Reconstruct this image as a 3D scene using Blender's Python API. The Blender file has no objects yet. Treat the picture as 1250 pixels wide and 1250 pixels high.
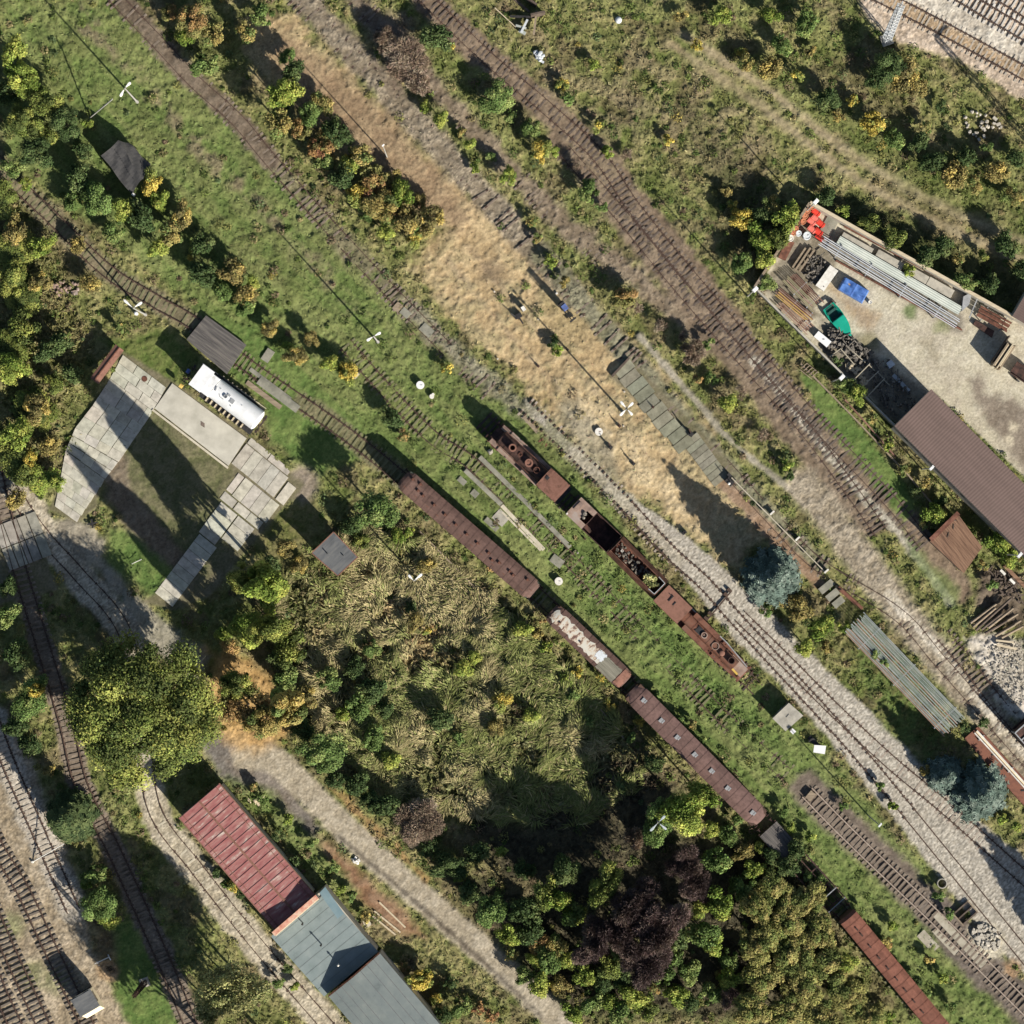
import bpy, math, random
import numpy as np
from mathutils import Vector, Matrix
PI = math.pi
S = 0.09            # metres of ground per photograph pixel
H = 300.0           # flying height of the camera
random.seed(7); rng = np.random.default_rng(7)
sc = bpy.context.scene
C = sc.collection

def P(px, py, z=0.0):
    k = S*(H-z)/H
    return Vector(((px-625)*k, (625-py)*k, z))

# ------------------------------------------------------------------ materials
def _nodes(name):
    m = bpy.data.materials.new(name); m.use_nodes = True
    nt = m.node_tree; b = nt.nodes['Principled BSDF']
    return m, nt, b
def mat(name, cols, scale=3.0, rough=0.8, metal=0.0, bump=0.0, bscale=None, detail=6.0, stretch=None, spec=0.3, lo=0.35, hi=0.65):
    """procedural surface: two to four own colours broken up by noise in object space"""
    m, nt, b = _nodes(name)
    b.inputs['Roughness'].default_value = rough; b.inputs['Metallic'].default_value = metal
    b.inputs['Specular IOR Level'].default_value = spec
    tc = nt.nodes.new('ShaderNodeTexCoord')
    src = tc.outputs['Object']
    if stretch:
        mp = nt.nodes.new('ShaderNodeMapping'); mp.inputs['Scale'].default_value = stretch
        nt.links.new(src, mp.inputs['Vector']); src = mp.outputs['Vector']
    n = nt.nodes.new('ShaderNodeTexNoise'); n.inputs['Scale'].default_value = scale
    n.inputs['Detail'].default_value = detail; n.inputs['Roughness'].default_value = 0.65
    nt.links.new(src, n.inputs['Vector'])
    r = nt.nodes.new('ShaderNodeValToRGB'); cr = r.color_ramp
    k = len(cols)
    while len(cr.elements) < k: cr.elements.new(0.5)
    for i, c in enumerate(cols):
        cr.elements[i].position = lo+(hi-lo)*i/max(1, k-1); cr.elements[i].color = (*c, 1)
    nt.links.new(n.outputs['Fac'], r.inputs['Fac']); nt.links.new(r.outputs['Color'], b.inputs['Base Color'])
    if bump:
        n2 = nt.nodes.new('ShaderNodeTexNoise'); n2.inputs['Scale'].default_value = bscale or scale*4
        n2.inputs['Detail'].default_value = 4; nt.links.new(src, n2.inputs['Vector'])
        bp = nt.nodes.new('ShaderNodeBump'); bp.inputs['Strength'].default_value = bump; bp.inputs['Distance'].default_value = 0.05
        nt.links.new(n2.outputs['Fac'], bp.inputs['Height']); nt.links.new(bp.outputs['Normal'], b.inputs['Normal'])
    return m
def mat_attr(name, scale=6.0, amt=0.5, rough=0.95, bump=0.0, spec=0.05, trans=0.0, detail=5):
    """own colour of each face from its colour attribute, broken up by fine noise"""
    m, nt, b = _nodes(name)
    b.inputs['Roughness'].default_value = rough; b.inputs['Specular IOR Level'].default_value = spec
    a = nt.nodes.new('ShaderNodeAttribute'); a.attribute_name = 'col'
    tc = nt.nodes.new('ShaderNodeTexCoord')
    n = nt.nodes.new('ShaderNodeTexNoise'); n.inputs['Scale'].default_value = scale; n.inputs['Detail'].default_value = detail
    n.inputs['Roughness'].default_value = 0.7
    nt.links.new(tc.outputs['Object'], n.inputs['Vector'])
    mr = nt.nodes.new('ShaderNodeMapRange'); mr.inputs['From Min'].default_value = 0.25; mr.inputs['From Max'].default_value = 0.75
    mr.inputs['To Min'].default_value = 1-amt; mr.inputs['To Max'].default_value = 1+amt
    nt.links.new(n.outputs['Fac'], mr.inputs['Value'])
    mx = nt.nodes.new('ShaderNodeVectorMath'); mx.operation = 'SCALE'
    nt.links.new(a.outputs['Color'], mx.inputs[0]); nt.links.new(mr.outputs['Result'], mx.inputs['Scale'])
    nt.links.new(mx.outputs['Vector'], b.inputs['Base Color'])
    if bump:
        bp = nt.nodes.new('ShaderNodeBump'); bp.inputs['Strength'].default_value = bump; bp.inputs['Distance'].default_value = 0.06
        nt.links.new(n.outputs['Fac'], bp.inputs['Height']); nt.links.new(bp.outputs['Normal'], b.inputs['Normal'])
    if trans:       # thin leaves let part of the light through
        tl = nt.nodes.new('ShaderNodeBsdfTranslucent'); mxs = nt.nodes.new('ShaderNodeMixShader'); mxs.inputs['Fac'].default_value = trans
        nt.links.new(mx.outputs['Vector'], tl.inputs['Color']); nt.links.new(b.outputs['BSDF'], mxs.inputs[1]); nt.links.new(tl.outputs['BSDF'], mxs.inputs[2])
        nt.links.new(mxs.outputs['Shader'], nt.nodes['Material Output'].inputs['Surface'])
    return m
M = {}
M['ground'] = mat_attr('ground', 4.0, 0.34, bump=0.5)
M['leaf'] = mat_attr('leaf', 3.0, 0.15, rough=0.7, spec=0.12, trans=.1)
M['roofsheet'] = mat_attr('weathered_roof_sheet', 2.2, 0.42, rough=.75, bump=.25, spec=.2, detail=9)
M['slab'] = mat_attr('slab', 1.3, 0.42, bump=0.2, detail=9)
M['bark'] = mat('bark', [(.05,.04,.03),(.11,.09,.07)], 4)
M['rail'] = mat('rail', [(.045,.03,.024),(.09,.055,.04)], 3, rough=0.6)
M['railw'] = mat('rail_worn', [(.26,.21,.17),(.36,.30,.25)], 2, rough=0.5)
M['wood_sl'] = mat('sleeper_wood', [(.075,.057,.047),(.115,.09,.073),(.155,.125,.10)], 1.5)
M['wood_dk'] = mat('sleeper_dark', [(.035,.027,.024),(.075,.058,.05)], 1.5)
M['wood_gy'] = mat('sleeper_grey', [(.12,.10,.08),(.19,.16,.13)], 1.2)
M['wood_mo'] = mat('sleeper_mossy', [(.13,.13,.065),(.185,.175,.10)], 1.2)
M['wood_tan'] = mat('sleeper_tan', [(.14,.11,.085),(.23,.19,.15)], 1.2)
M['conc_sl'] = mat('sleeper_concrete', [(.30,.26,.21),(.46,.41,.34)], 1.5)
M['conc_wh'] = mat('sleeper_concrete_new', [(.42,.39,.35),(.58,.55,.50)], 1.5)
M['conc'] = mat('concrete', [(.26,.245,.21),(.36,.34,.29),(.43,.40,.34)], 0.8, bump=.1)
M['conc_pad'] = mat('pad_concrete', [(.36,.345,.29),(.43,.41,.35),(.50,.48,.41)], 0.5, bump=.1, detail=9)
M['wood_pale'] = mat('sleeper_pale', [(.25,.21,.17),(.36,.31,.26)], 1.2)
M['conc_gn'] = mat('mossy_concrete', [(.15,.15,.12),(.21,.205,.165),(.28,.27,.22)], 0.9, bump=.2)
M['conc_pale'] = mat('pale_concrete', [(.42,.38,.29),(.55,.50,.40)], 1.2, bump=.1)
M['plate'] = mat('rusty_plate', [(.10,.045,.03),(.20,.085,.055),(.15,.065,.045)], 1.2, rough=.8)
M['rust'] = mat('rust', [(.06,.028,.02),(.13,.055,.036),(.21,.10,.07)], 1.3, rough=.85, bump=.1)
M['rust_dk'] = mat('dark_rust', [(.02,.013,.011),(.06,.032,.026),(.11,.055,.042)], 1.5, rough=.8)
M['rust_red'] = mat('red_rust', [(.085,.036,.024),(.165,.072,.046),(.15,.085,.06)], 1.0, rough=.85, bump=.1)
M['rust_cab'] = mat('rusty_red_roof', [(.13,.065,.045),(.22,.11,.08),(.17,.085,.06)], 1.3, rough=.85)
M['coach_roof'] = mat('brown_coach_roof', [(.085,.042,.035),(.125,.066,.056),(.105,.058,.05),(.16,.085,.065)], 0.7, rough=.75, stretch=(2.5,.5,1))
M['coach_roof_b'] = mat('purple_brown_coach_roof', [(.12,.065,.06),(.165,.09,.082),(.14,.075,.068)], 0.5, rough=.7, stretch=(1.5,.6,1))
M['coach_roof_r'] = mat('red_coach_roof', [(.18,.055,.035),(.23,.08,.055),(.16,.085,.065)], 0.8, rough=.8)
M['coach_side'] = mat('dark_green_coach_side', [(.025,.035,.025),(.05,.06,.045),(.09,.05,.035)], 1.0, rough=.6)
M['coach_side_b'] = mat('brown_coach_side', [(.05,.03,.022),(.10,.055,.04)], 1.0, rough=.6)
M['glass'] = mat('window_glass', [(.015,.018,.02),(.03,.035,.04)], 1, rough=.1, spec=.6)
M['steel_dk'] = mat('dark_steel', [(.015,.015,.017),(.04,.038,.038)], 2, rough=.6)
M['steel_gy'] = mat('grey_steel', [(.22,.23,.24),(.34,.35,.36)], 2, rough=.5)
M['galv'] = mat('galvanised_steel', [(.42,.45,.48),(.55,.58,.60)], 2, rough=.45)
M['pipe_gy'] = mat('grey_green_pipe', [(.20,.23,.22),(.30,.33,.31),(.36,.37,.34)], .9, rough=.5)
M['pipe_gn'] = mat('green_weathered_pipe', [(.15,.2,.165),(.27,.31,.27)], .6, rough=.6)
M['pipe_sil'] = mat('silver_pipe', [(.45,.49,.54),(.6,.63,.67)], 1, rough=.4)
M['white'] = mat('white_paint', [(.66,.67,.68),(.74,.74,.74)], 1, rough=.45)
M['white_d'] = mat('dirty_white', [(.55,.53,.48),(.75,.73,.68)], 2, rough=.6)
M['white_loco'] = mat('grimy_white_paint', [(.40,.40,.37),(.62,.63,.63),(.68,.69,.70),(.73,.73,.73)], 0.9, rough=.5, detail=9, lo=.28, hi=.6)
M['lamp'] = mat('lamp_white', [(.72,.72,.7),(.8,.8,.78)], 2, rough=.4)
M['lampd'] = mat('lamp_grey', [(.35,.4,.42),(.5,.54,.55)], 2, rough=.4)
M['pole'] = mat('pole_concrete', [(.28,.28,.26),(.38,.37,.34)], 2)
M['cream'] = mat('cream_paint', [(.72,.62,.42),(.8,.7,.5)], 1, rough=.5)
M['felt'] = mat('roofing_felt', [(.045,.045,.047),(.075,.072,.07)], 2, rough=.9, bump=.2)
M['felt_w'] = mat('weathered_felt', [(.075,.08,.085),(.115,.12,.125),(.15,.15,.145)], 0.6, rough=.9, stretch=(3,.6,1))
M['bitumen'] = mat('blue_grey_roof', [(.12,.15,.15),(.175,.215,.215),(.20,.24,.24),(.25,.285,.275)], 0.6, rough=.8, detail=10, lo=.25, hi=.75, bump=.15)
M['bitumen_d'] = mat('grey_roof', [(.10,.12,.12),(.145,.17,.17),(.165,.19,.185),(.205,.225,.215)], 0.6, rough=.8, detail=10, lo=.25, hi=.75, bump=.15)
M['bitumen_b'] = mat('blue_roof_strip', [(.13,.2,.23),(.17,.24,.265)], 0.5, rough=.7)
M['redroof'] = mat('red_sheet_roof', [(.20,.07,.068),(.27,.10,.096),(.29,.125,.115),(.33,.18,.16),(.46,.40,.35)], 1.0, rough=.7, detail=10, lo=.33, hi=.66, stretch=(2.2,.55,1))
M['pinkwall'] = mat('pink_parapet', [(.42,.17,.12),(.55,.28,.2),(.6,.45,.33)], 1.5)
M['plaster'] = mat('plaster', [(.42,.38,.31),(.52,.48,.40)], 1)
M['brick'] = mat('brick', [(.18,.085,.06),(.28,.14,.1)], 5)
M['brownroof'] = mat('brown_corrugated_roof', [(.122,.085,.074),(.138,.096,.083),(.152,.105,.092)], .5, rough=.6, stretch=(.4,2,1))
M['plank_dk'] = mat('dark_planks', [(.05,.047,.047),(.10,.093,.088),(.16,.145,.13)], 1.2, stretch=(.25,4,1), bump=.2)
M['plank_rust'] = mat('rust_planks', [(.10,.055,.035),(.19,.11,.07),(.25,.15,.095)], 1.2, stretch=(.3,4,1), bump=.2)
M['timber'] = mat('timber', [(.18,.14,.10),(.30,.24,.17)], 2, stretch=(.3,3,3))
M['timber_dk'] = mat('dark_timber', [(.06,.045,.035),(.13,.10,.08)], 2)
M['timber_pale'] = mat('pale_timber', [(.42,.35,.24),(.55,.47,.34)], 2, stretch=(.3,3,3))
M['pipe_rust'] = mat('rusty_pipe', [(.15,.08,.06),(.26,.15,.11)], 1)
M['pipe_pink'] = mat('pinkish_rust_pipe', [(.27,.17,.13),(.38,.26,.2)], 1)
M['pipe_yel'] = mat('yellow_pipe', [(.40,.26,.08),(.52,.36,.14)], 1)
M['pipe_olive'] = mat('olive_pipe', [(.22,.2,.12),(.33,.29,.18)], 1)
M['red'] = mat('red_plastic', [(.55,.045,.03),(.65,.07,.045)], 2, rough=.4)
M['pinkred'] = mat('faded_red_plastic', [(.60,.13,.10),(.66,.22,.18)], 2, rough=.5)
M['orange_r'] = mat('orange_rust_drum', [(.38,.13,.06),(.5,.22,.13)], 3)
M['drum_w'] = mat('pale_drum', [(.5,.52,.53),(.62,.66,.7)], 3)
M['blue'] = mat('blue_tarp', [(.045,.10,.30),(.07,.16,.42),(.10,.2,.46)], 1.3, rough=.4, bump=.3, bscale=2)
M['bluebox'] = mat('blue_casing', [(.05,.08,.22),(.12,.18,.42)], 3)
M['apron'] = mat('worn_concrete', [(.24,.215,.165),(.33,.30,.235),(.39,.36,.29)], 1.2, bump=.2)
M['teal'] = mat('green_boat', [(.01,.27,.18),(.016,.34,.24)], 1, rough=.35)
M['teal_in'] = mat('boat_inside', [(.012,.05,.045),(.03,.09,.08)], 2)
M['sheet'] = mat('pale_green_sheet', [(.42,.46,.42),(.52,.55,.50)], .6, rough=.5)
M['stone'] = mat('pale_rubble', [(.26,.235,.195),(.40,.37,.31),(.50,.46,.40)], 3)
M['scrap'] = mat('scrap_metal', [(.02,.018,.018),(.06,.055,.05),(.20,.18,.15),(.32,.27,.22)], 3, lo=.3, hi=.72)
M['yellow'] = mat('yellow_paint', [(.55,.36,.07),(.62,.45,.14)], 2)
M['coal'] = mat('coal', [(.01,.01,.011),(.03,.028,.028)], 3)
M['tan_steel'] = mat('tan_steel', [(.17,.12,.10),(.27,.19,.15),(.3,.25,.22)], .9)
M['ladder'] = mat('ladder', [(.3,.27,.2),(.4,.36,.28)], 2)
# ------------------------------------------------------------------ mesh builder
class MB:
    def __init__(s): s.v = []; s.f = []; s.col = []
    def add(s, vs, fs, col=None):
        o = len(s.v); s.v += [tuple(v) for v in vs]
        s.f += [tuple(i+o for i in f) for f in fs]; s.col += [col]*len(fs); return s
    def box(s, c, d, rz=0.0, top=(1,1), col=None, rot=None):
        x, y, z = d[0]/2, d[1]/2, d[2]/2
        vs = []
        for sz in (-1, 1):
            kx, ky = (top if sz > 0 else (1, 1))
            for sx, sy in ((-1,-1),(1,-1),(1,1),(-1,1)): vs.append(Vector((sx*x*kx, sy*y*ky, sz*z)))
        R = rot if rot is not None else Matrix.Rotation(rz, 3, 'Z')
        vs = [R @ v + Vector(c) for v in vs]
        return s.add(vs, [(3,2,1,0),(4,5,6,7),(0,1,5,4),(1,2,6,5),(2,3,7,6),(3,0,4,7)], col)
    def cyl(s, p0, p1, r0, r1=None, n=10, caps=True, col=None):
        p0 = Vector(p0); p1 = Vector(p1); r1 = r0 if r1 is None else r1
        d = (p1-p0).normalized(); u = d.orthogonal().normalized(); w = d.cross(u)
        vs = []
        for p, r in ((p0, r0), (p1, r1)):
            for i in range(n):
                a = 2*PI*i/n; vs.append(p+(u*math.cos(a)+w*math.sin(a))*r)
        fs = [(i, (i+1) % n, n+(i+1) % n, n+i) for i in range(n)]
        if caps: fs += [tuple(range(n-1, -1, -1)), tuple(range(n, 2*n))]
        return s.add(vs, fs, col)
    def tube(s, pts, r, n=6, col=None):
        for a, b in zip(pts, pts[1:]): s.cyl(a, b, r, r, n, True, col)
        return s
    def ring(s, c, r0, r1, h, n=20, col=None):
        c = Vector(c); vs = []
        for r, z in ((r0, 0), (r0, h), (r1, h), (r1, 0)):
            for i in range(n):
                a = 2*PI*i/n; vs.append(c+Vector((r*math.cos(a), r*math.sin(a), z)))
        fs = []
        for k in range(4):
            k2 = (k+1) % 4
            for i in range(n):
                j = (i+1) % n; fs.append((k*n+i, k2*n+i, k2*n+j, k*n+j))
        return s.add(vs, fs, col)
    def dome(s, c, r, h, n=14, m=5, col=None):
        c = Vector(c); vs = []
        for k in range(m):
            t = k/m*PI/2
            for i in range(n):
                a = 2*PI*i/n; vs.append(c+Vector((r*math.cos(t)*math.cos(a), r*math.cos(t)*math.sin(a), h*math.sin(t))))
        vs.append(c+Vector((0, 0, h)))
        fs = [(k*n+i, k*n+(i+1) % n, (k+1)*n+(i+1) % n, (k+1)*n+i) for k in range(m-1) for i in range(n)]
        fs += [((m-1)*n+i, (m-1)*n+(i+1) % n, m*n) for i in range(n)]
        return s.add(vs, fs, col)
    def prism(s, poly, z0, z1, col=None):
        n = len(poly); a = sum(poly[i][0]*poly[(i+1) % n][1]-poly[(i+1) % n][0]*poly[i][1] for i in range(n))
        if a < 0: poly = poly[::-1]
        zz = lambda z, i: z[i] if isinstance(z, (list, tuple)) else z
        if a < 0 and isinstance(z1, (list, tuple)): z1 = z1[::-1]
        vs = [(p[0], p[1], z0) for p in poly]+[(p[0], p[1], zz(z1, i)) for i, p in enumerate(poly)]
        fs = [tuple(range(n-1, -1, -1)), tuple(range(n, 2*n))]+[(i, (i+1) % n, n+(i+1) % n, n+i) for i in range(n)]
        return s.add(vs, fs, col)
    def grid(s, fn, nu, nv, col=None, thick=0.0):
        vs = [fn(i/nu, j/nv) for i in range(nu+1) for j in range(nv+1)]
        w = nv+1
        fs = [(i*w+j, (i+1)*w+j, (i+1)*w+j+1, i*w+j+1) for i in range(nu) for j in range(nv)]
        s.add(vs, fs, col)
        if thick:
            lo = [(v[0], v[1], v[2]-thick) for v in vs]; o = len(vs)
            ed = [i*w for i in range(nu+1)], [i*w+nv for i in range(nu+1)], list(range(w)), [nu*w+j for j in range(w)]
            fs2 = [f[::-1] for f in fs]
            fs3 = []
            base = len(s.v); s.add(lo, fs2, col)
            for e in ed:
                for a, b in zip(e, e[1:]):
                    s.f.append((base-o+a, base-o+b, base+b, base+a)); s.col.append(col)
        return s
    def rock(s, c, r, seed=0, col=None, flat=.7):
        R = random.Random(seed); c = Vector(c); vs = []; n, m = 7, 4
        for k in range(1, m):
            t = -PI/2+PI*k/m
            for i in range(n):
                a = 2*PI*i/n; q = r*R.uniform(.65, 1.15)
                vs.append(c+Vector((q*math.cos(t)*math.cos(a), q*math.cos(t)*math.sin(a), flat*q*math.sin(t))))
        b = len(vs); vs += [c+Vector((0, 0, -r*flat)), c+Vector((0, 0, r*flat*R.uniform(.7, 1.1)))]
        fs = [(k*n+i, k*n+(i+1) % n, (k+1)*n+(i+1) % n, (k+1)*n+i) for k in range(m-2) for i in range(n)]
        fs += [((i+1) % n, i, b) for i in range(n)]+[((m-2)*n+i, (m-2)*n+(i+1) % n, b+1) for i in range(n)]
        return s.add(vs, fs, col)
    def mesh(s, name, m, smooth=False):
        me = bpy.data.meshes.new(name); me.from_pydata(s.v, [], s.f)
        if any(c is not None for c in s.col):
            at = me.color_attributes.new('col', 'FLOAT_COLOR', 'CORNER'); arr = []
            for f, c in zip(s.f, s.col): arr += [*(c or (.3,.3,.3)), 1.0]*len(f)
            at.data.foreach_set('color', arr)
        me.materials.append(M[m] if isinstance(m, str) else m)
        if smooth: me.polygons.foreach_set('use_smooth', [True]*len(me.polygons))
        me.update(); return me
    def build(s, name, m, parent=None, smooth=False, label=None):
        return link(name, s.mesh(name, m, smooth), parent, label)
def link(name, me, parent=None, label=None):
    o = bpy.data.objects.new(name, me); C.objects.link(o)
    if parent: o.parent = parent
    if label: o['label'] = label
    return o
USED = {}
def tag(o, label, cat, group=None):
    if not group and label in USED: print('DUP LABEL', label)
    USED[label] = 1
    o['label'] = label; o['category'] = cat
    if group: o['group'] = group
    return o
def thing(name, label, cat, loc, rz=0.0, group=None):
    o = bpy.data.objects.new(name, None); C.objects.link(o); o.empty_display_size = .3
    o.location = loc; o.rotation_euler = (0, 0, rz)
    return tag(o, label, cat, group)
def structure(o): o['kind'] = 'structure'; return o
def copy_tree(o, parent=None):
    c = o.copy(); C.objects.link(c)
    if parent: c.parent = parent
    for ch in list(o.children): copy_tree(ch, c)
    return c
def ang(dx, dy): return math.atan2(-dy, dx)
class Frame:
    """local frame of a thing: L() turns a photograph pixel seen at height z into the thing's own coordinates"""
    def __init__(s, loc, rz): s.o = Vector((loc[0], loc[1], 0)); s.R = Matrix.Rotation(-rz, 3, 'Z')
    def __call__(s, px, py, z=0.0):
        q = s.R @ (P(px, py, z)-s.o); return (q.x, q.y, z)
    def xy(s, px, py, z=0.0):
        q = s(px, py, z); return (q[0], q[1])
def th(name, label, cat, px, py, d=(1, 0), z=0.0, group=None, gz=0.0):
    """thing whose middle is seen at pixel (px,py) at height z, turned along image direction d"""
    l = P(px, py, z); l.z = gz; rz = ang(*d)
    o = thing(name, label, cat, l, rz, group); return o, Frame(l, rz)
# ------------------------------------------------------------------ noise + ground
def vnoise(x, y, seed=0):
    r = np.random.default_rng(seed); T = r.random((256, 256))
    xi = np.floor(x).astype(int); yi = np.floor(y).astype(int); fx = x-xi; fy = y-yi
    fx = fx*fx*(3-2*fx); fy = fy*fy*(3-2*fy)
    a = T[xi & 255, yi & 255]; b = T[(xi+1) & 255, yi & 255]; c = T[xi & 255, (yi+1) & 255]; d = T[(xi+1) & 255, (yi+1) & 255]
    return (a*(1-fx)+b*fx)*(1-fy)+(c*(1-fx)+d*fx)*fy
def fbm(x, y, scale, seed=0, octv=4, gain=.55):
    t = 0; amp = 1; tot = 0; f = 1/scale
    for k in range(octv):
        ca, sa = math.cos(k*1.1+.4), math.sin(k*1.1+.4)
        t = t+amp*vnoise((x*ca-y*sa)*f+17*k, (x*sa+y*ca)*f+31*k, seed+k); tot += amp; amp *= gain; f *= 2.03
    return t/tot
def sstep(a, b, t): t = np.clip((t-a)/(b-a), 0, 1); return t*t*(3-2*t)

def smooth_path(pts, step=4.0):
    """Catmull-Rom through the points, resampled evenly (pixels)"""
    p = [np.array(q, float) for q in pts]; p = [2*p[0]-p[1]]+p+[2*p[-1]-p[-2]]; out = []
    for i in range(1, len(p)-2):
        for k in range(20):
            t = k/20; a, b, c, d = p[i-1], p[i], p[i+1], p[i+2]
            out.append(.5*(2*b+(c-a)*t+(2*a-5*b+4*c-d)*t*t+(3*b-a-3*c+d)*t**3))
    out.append(p[-2]); out = np.array(out)
    L = np.r_[0, np.cumsum(np.hypot(*np.diff(out, axis=0).T))]
    n = max(2, int(L[-1]/step)+1); q = np.linspace(0, L[-1], n)
    return np.c_[np.interp(q, L, out[:, 0]), np.interp(q, L, out[:, 1])]

GRID = np.concatenate([[-900, -600, -400, -280, -200, -150, -125], np.arange(-112, -64.2, .8), np.arange(-64, 64.01, 0.16), np.arange(64.8, 112.5, .8), [125, 150, 200, 280, 400, 600, 900]])
GX, GY = np.meshgrid(GRID, GRID, indexing='ij'); NG = len(GRID); I0 = int(np.argmin(np.abs(GRID+64)))
gx = GX.ravel(); gy = GY.ravel()
gpx = gx/S+625; gpy = 625-gy/S
wob = (fbm(gx, gy, 1.6, 5)-.5)
wob2 = (fbm(gx, gy, .55, 9, 3)-.5)
n_big = fbm(gx, gy, 7.0, 21); n_mid = fbm(gx, gy, 1.5, 33); n_fin = fbm(gx, gy, .45, 44, 3)
jit = rng.random(gx.size)
n_spk = .5+.5*(.3*(n_fin-.5)+.7*(rng.random(gx.size)-.5))
n_str = .6*fbm((gpx*.70+gpy*.714)*S/9, (gpx*.714-gpy*.70)*S/1.1, 1.0, 61)+.25*n_mid+.15*n_fin
col = np.zeros((gx.size, 3)); rough = np.full(gx.size, .125); zone = np.zeros(gx.size, np.int8); tuft = np.full(gx.size, 1.0)
hgt = np.zeros(gx.size)
def mixc(c1, c2, n, lo=.35, hi=.65):
    t = sstep(lo, hi, n)[:, None]; return np.array(c1)*(1-t)+np.array(c2)*t
def d_path(pts, idx):
    x = gpx[idx]; y = gpy[idx]; d = np.full(len(idx), 1e9)
    for a, b in zip(pts, pts[1:]):
        ax, ay = a; bx, by = b; ux, uy = bx-ax, by-ay; l = ux*ux+uy*uy+1e-9
        t = np.clip(((x-ax)*ux+(y-ay)*uy)/l, 0, 1); d = np.minimum(d, np.hypot(x-ax-t*ux, y-ay-t*uy))
    return d
def sd_poly(poly, idx):
    x = gpx[idx]; y = gpy[idx]; d = d_path(list(poly)+[poly[0]], idx); ins = np.zeros(len(idx), bool)
    for (ax, ay), (bx, by) in zip(poly, list(poly[1:])+[poly[0]]):
        c = ((ay > y) != (by > y)); xx = ax+(bx-ax)*(y-ay)/((by-ay) if by != ay else 1e-9); ins ^= c & (x < xx)
    return np.where(ins, -d, d)
def paint(mask_d, idx, c1, c2, soft=4, wobble=10, fine=6, op=1.0, r=None, z=None, h=None, tf=None, nz=None, patch=None):
    """lay a kind of ground where the distance mask_d (px) is below zero"""
    d = mask_d+wob[idx]*wobble+wob2[idx]*fine
    m = sstep(soft, -soft, d)*op
    if patch is not None: m = m*sstep(patch-.08, patch+.08, n_mid[idx]*.6+n_big[idx]*.4)
    n = (n_mid*.55+n_fin*.45)[idx] if nz is None else nz[idx]
    t = sstep(.36, .64, n)[:, None]; c = np.array(c1)*(1-t)+np.array(c2)*t
    col[idx] = col[idx]*(1-m[:, None])+c*m[:, None]
    if r is not None: rough[idx] = rough[idx]*(1-m)+r*m
    if tf is not None: tuft[idx] = tuft[idx]*(1-m)+tf*m
    if h is not None: hgt[idx] = hgt[idx]*(1-m)+h*m
    if z is not None: zone[idx[m > .5]] = z
def bb(pts, pad):
    p = np.array(pts); return np.nonzero((gpx > p[:, 0].min()-pad) & (gpx < p[:, 0].max()+pad) & (gpy > p[:, 1].min()-pad) & (gpy < p[:, 1].max()+pad))[0]
def strip(pts, w, c1, c2, **k):
    sp = smooth_path(pts, 12) if len(pts) > 2 else np.array(pts, float)
    i = bb(sp, w/2+30); paint(d_path([tuple(q) for q in sp], i)-w/2, i, c1, c2, **k)
def area(poly, c1, c2, **k):
    i = bb(poly, 40); paint(sd_poly(poly, i), i, c1, c2, **k)
def blob(x, y, rad, c1, c2, **k):
    r_ = rad
    i = bb([(x-r_, y-r_), (x+r_, y+r_)], 30); paint(np.hypot(gpx[i]-x, gpy[i]-y)-r_, i, c1, c2, **k)

GREEN = (.106,.146,.045), (.168,.192,.072); GREEN2 = (.084,.134,.038), (.13,.174,.055)
OLIVE = (.13,.142,.05), (.235,.215,.098); BROWN = (.135,.10,.07), (.195,.15,.105)
TAN = (.32,.238,.133), (.45,.348,.205); GRAV = (.275,.25,.208), (.41,.38,.325); PALE = (.31,.27,.20), (.41,.365,.285)
DARKS = (.05,.045,.03), (.085,.075,.045); MIX = (.09,.10,.04), (.21,.17,.09)
far = np.maximum(np.abs(gx), np.abs(gy)) > 113
n_mid[far] = .5; n_fin[far] = .5; n_big[far] = .5; n_str[far] = .5; wob[far] = 0; jit[far] = .5
col[:] = mixc(OLIVE[0], OLIVE[1], n_mid*.5+n_fin*.3+n_big*.2, .38, .62)
t = (sstep(.5, .62, n_big)*.6)[:, None]; col[:] = col*(1-t)+mixc((.085,.115,.03), (.14,.165,.055), n_mid)*t
t = (sstep(.52, .64, fbm(gx, gy, 3.2, 77))*.55)[:, None]; col[:] = col*(1-t)+mixc((.11,.08,.05), (.16,.12,.08), n_mid)*t
# green belt through the middle
area([(0,0),(150,0),(320,180),(500,370),(640,510),(720,590),(830,740),(960,860),(1130,1060),(1200,1180),(1250,1260),(1120,1260),(960,1010),(770,840),(640,700),(480,560),(330,470),(200,340),(0,190)], *GREEN, soft=10, wobble=20, r=.095, tf=1, nz=n_str)
area([(0,0),(150,0),(320,180),(500,370),(640,510),(700,570),(620,640),(480,540),(330,420),(200,310),(0,150)], (.13,.125,.06), (.09,.11,.035), soft=8, op=.5, patch=.5)
area([(590,570),(700,640),(900,850),(960,900),(900,900),(700,720)], *GREEN2, soft=12, op=.7, r=.12)
area([(0,200),(60,300),(110,420),(60,560),(0,600)], (.115,.12,.04), (.17,.155,.07), soft=15, r=.2)
strip([(95,15),(170,100),(256,190),(330,265),(440,385)], 16, (.16,.12,.085), (.20,.16,.11), soft=8, wobble=24, op=.7, patch=.44)
strip([(300,160),(410,285),(500,380),(600,480)], 22, (.135,.115,.075), (.19,.165,.11), soft=8, wobble=20, op=.8, patch=.36)
area([(235,375),(310,400),(440,520),(440,560),(390,580),(330,540),(320,490),(250,430)], *GREEN2, soft=8, r=.06)
area([(120,415),(200,400),(235,430),(210,470),(160,440)], (.08,.115,.03), (.13,.15,.05), soft=8, r=.07)
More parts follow.
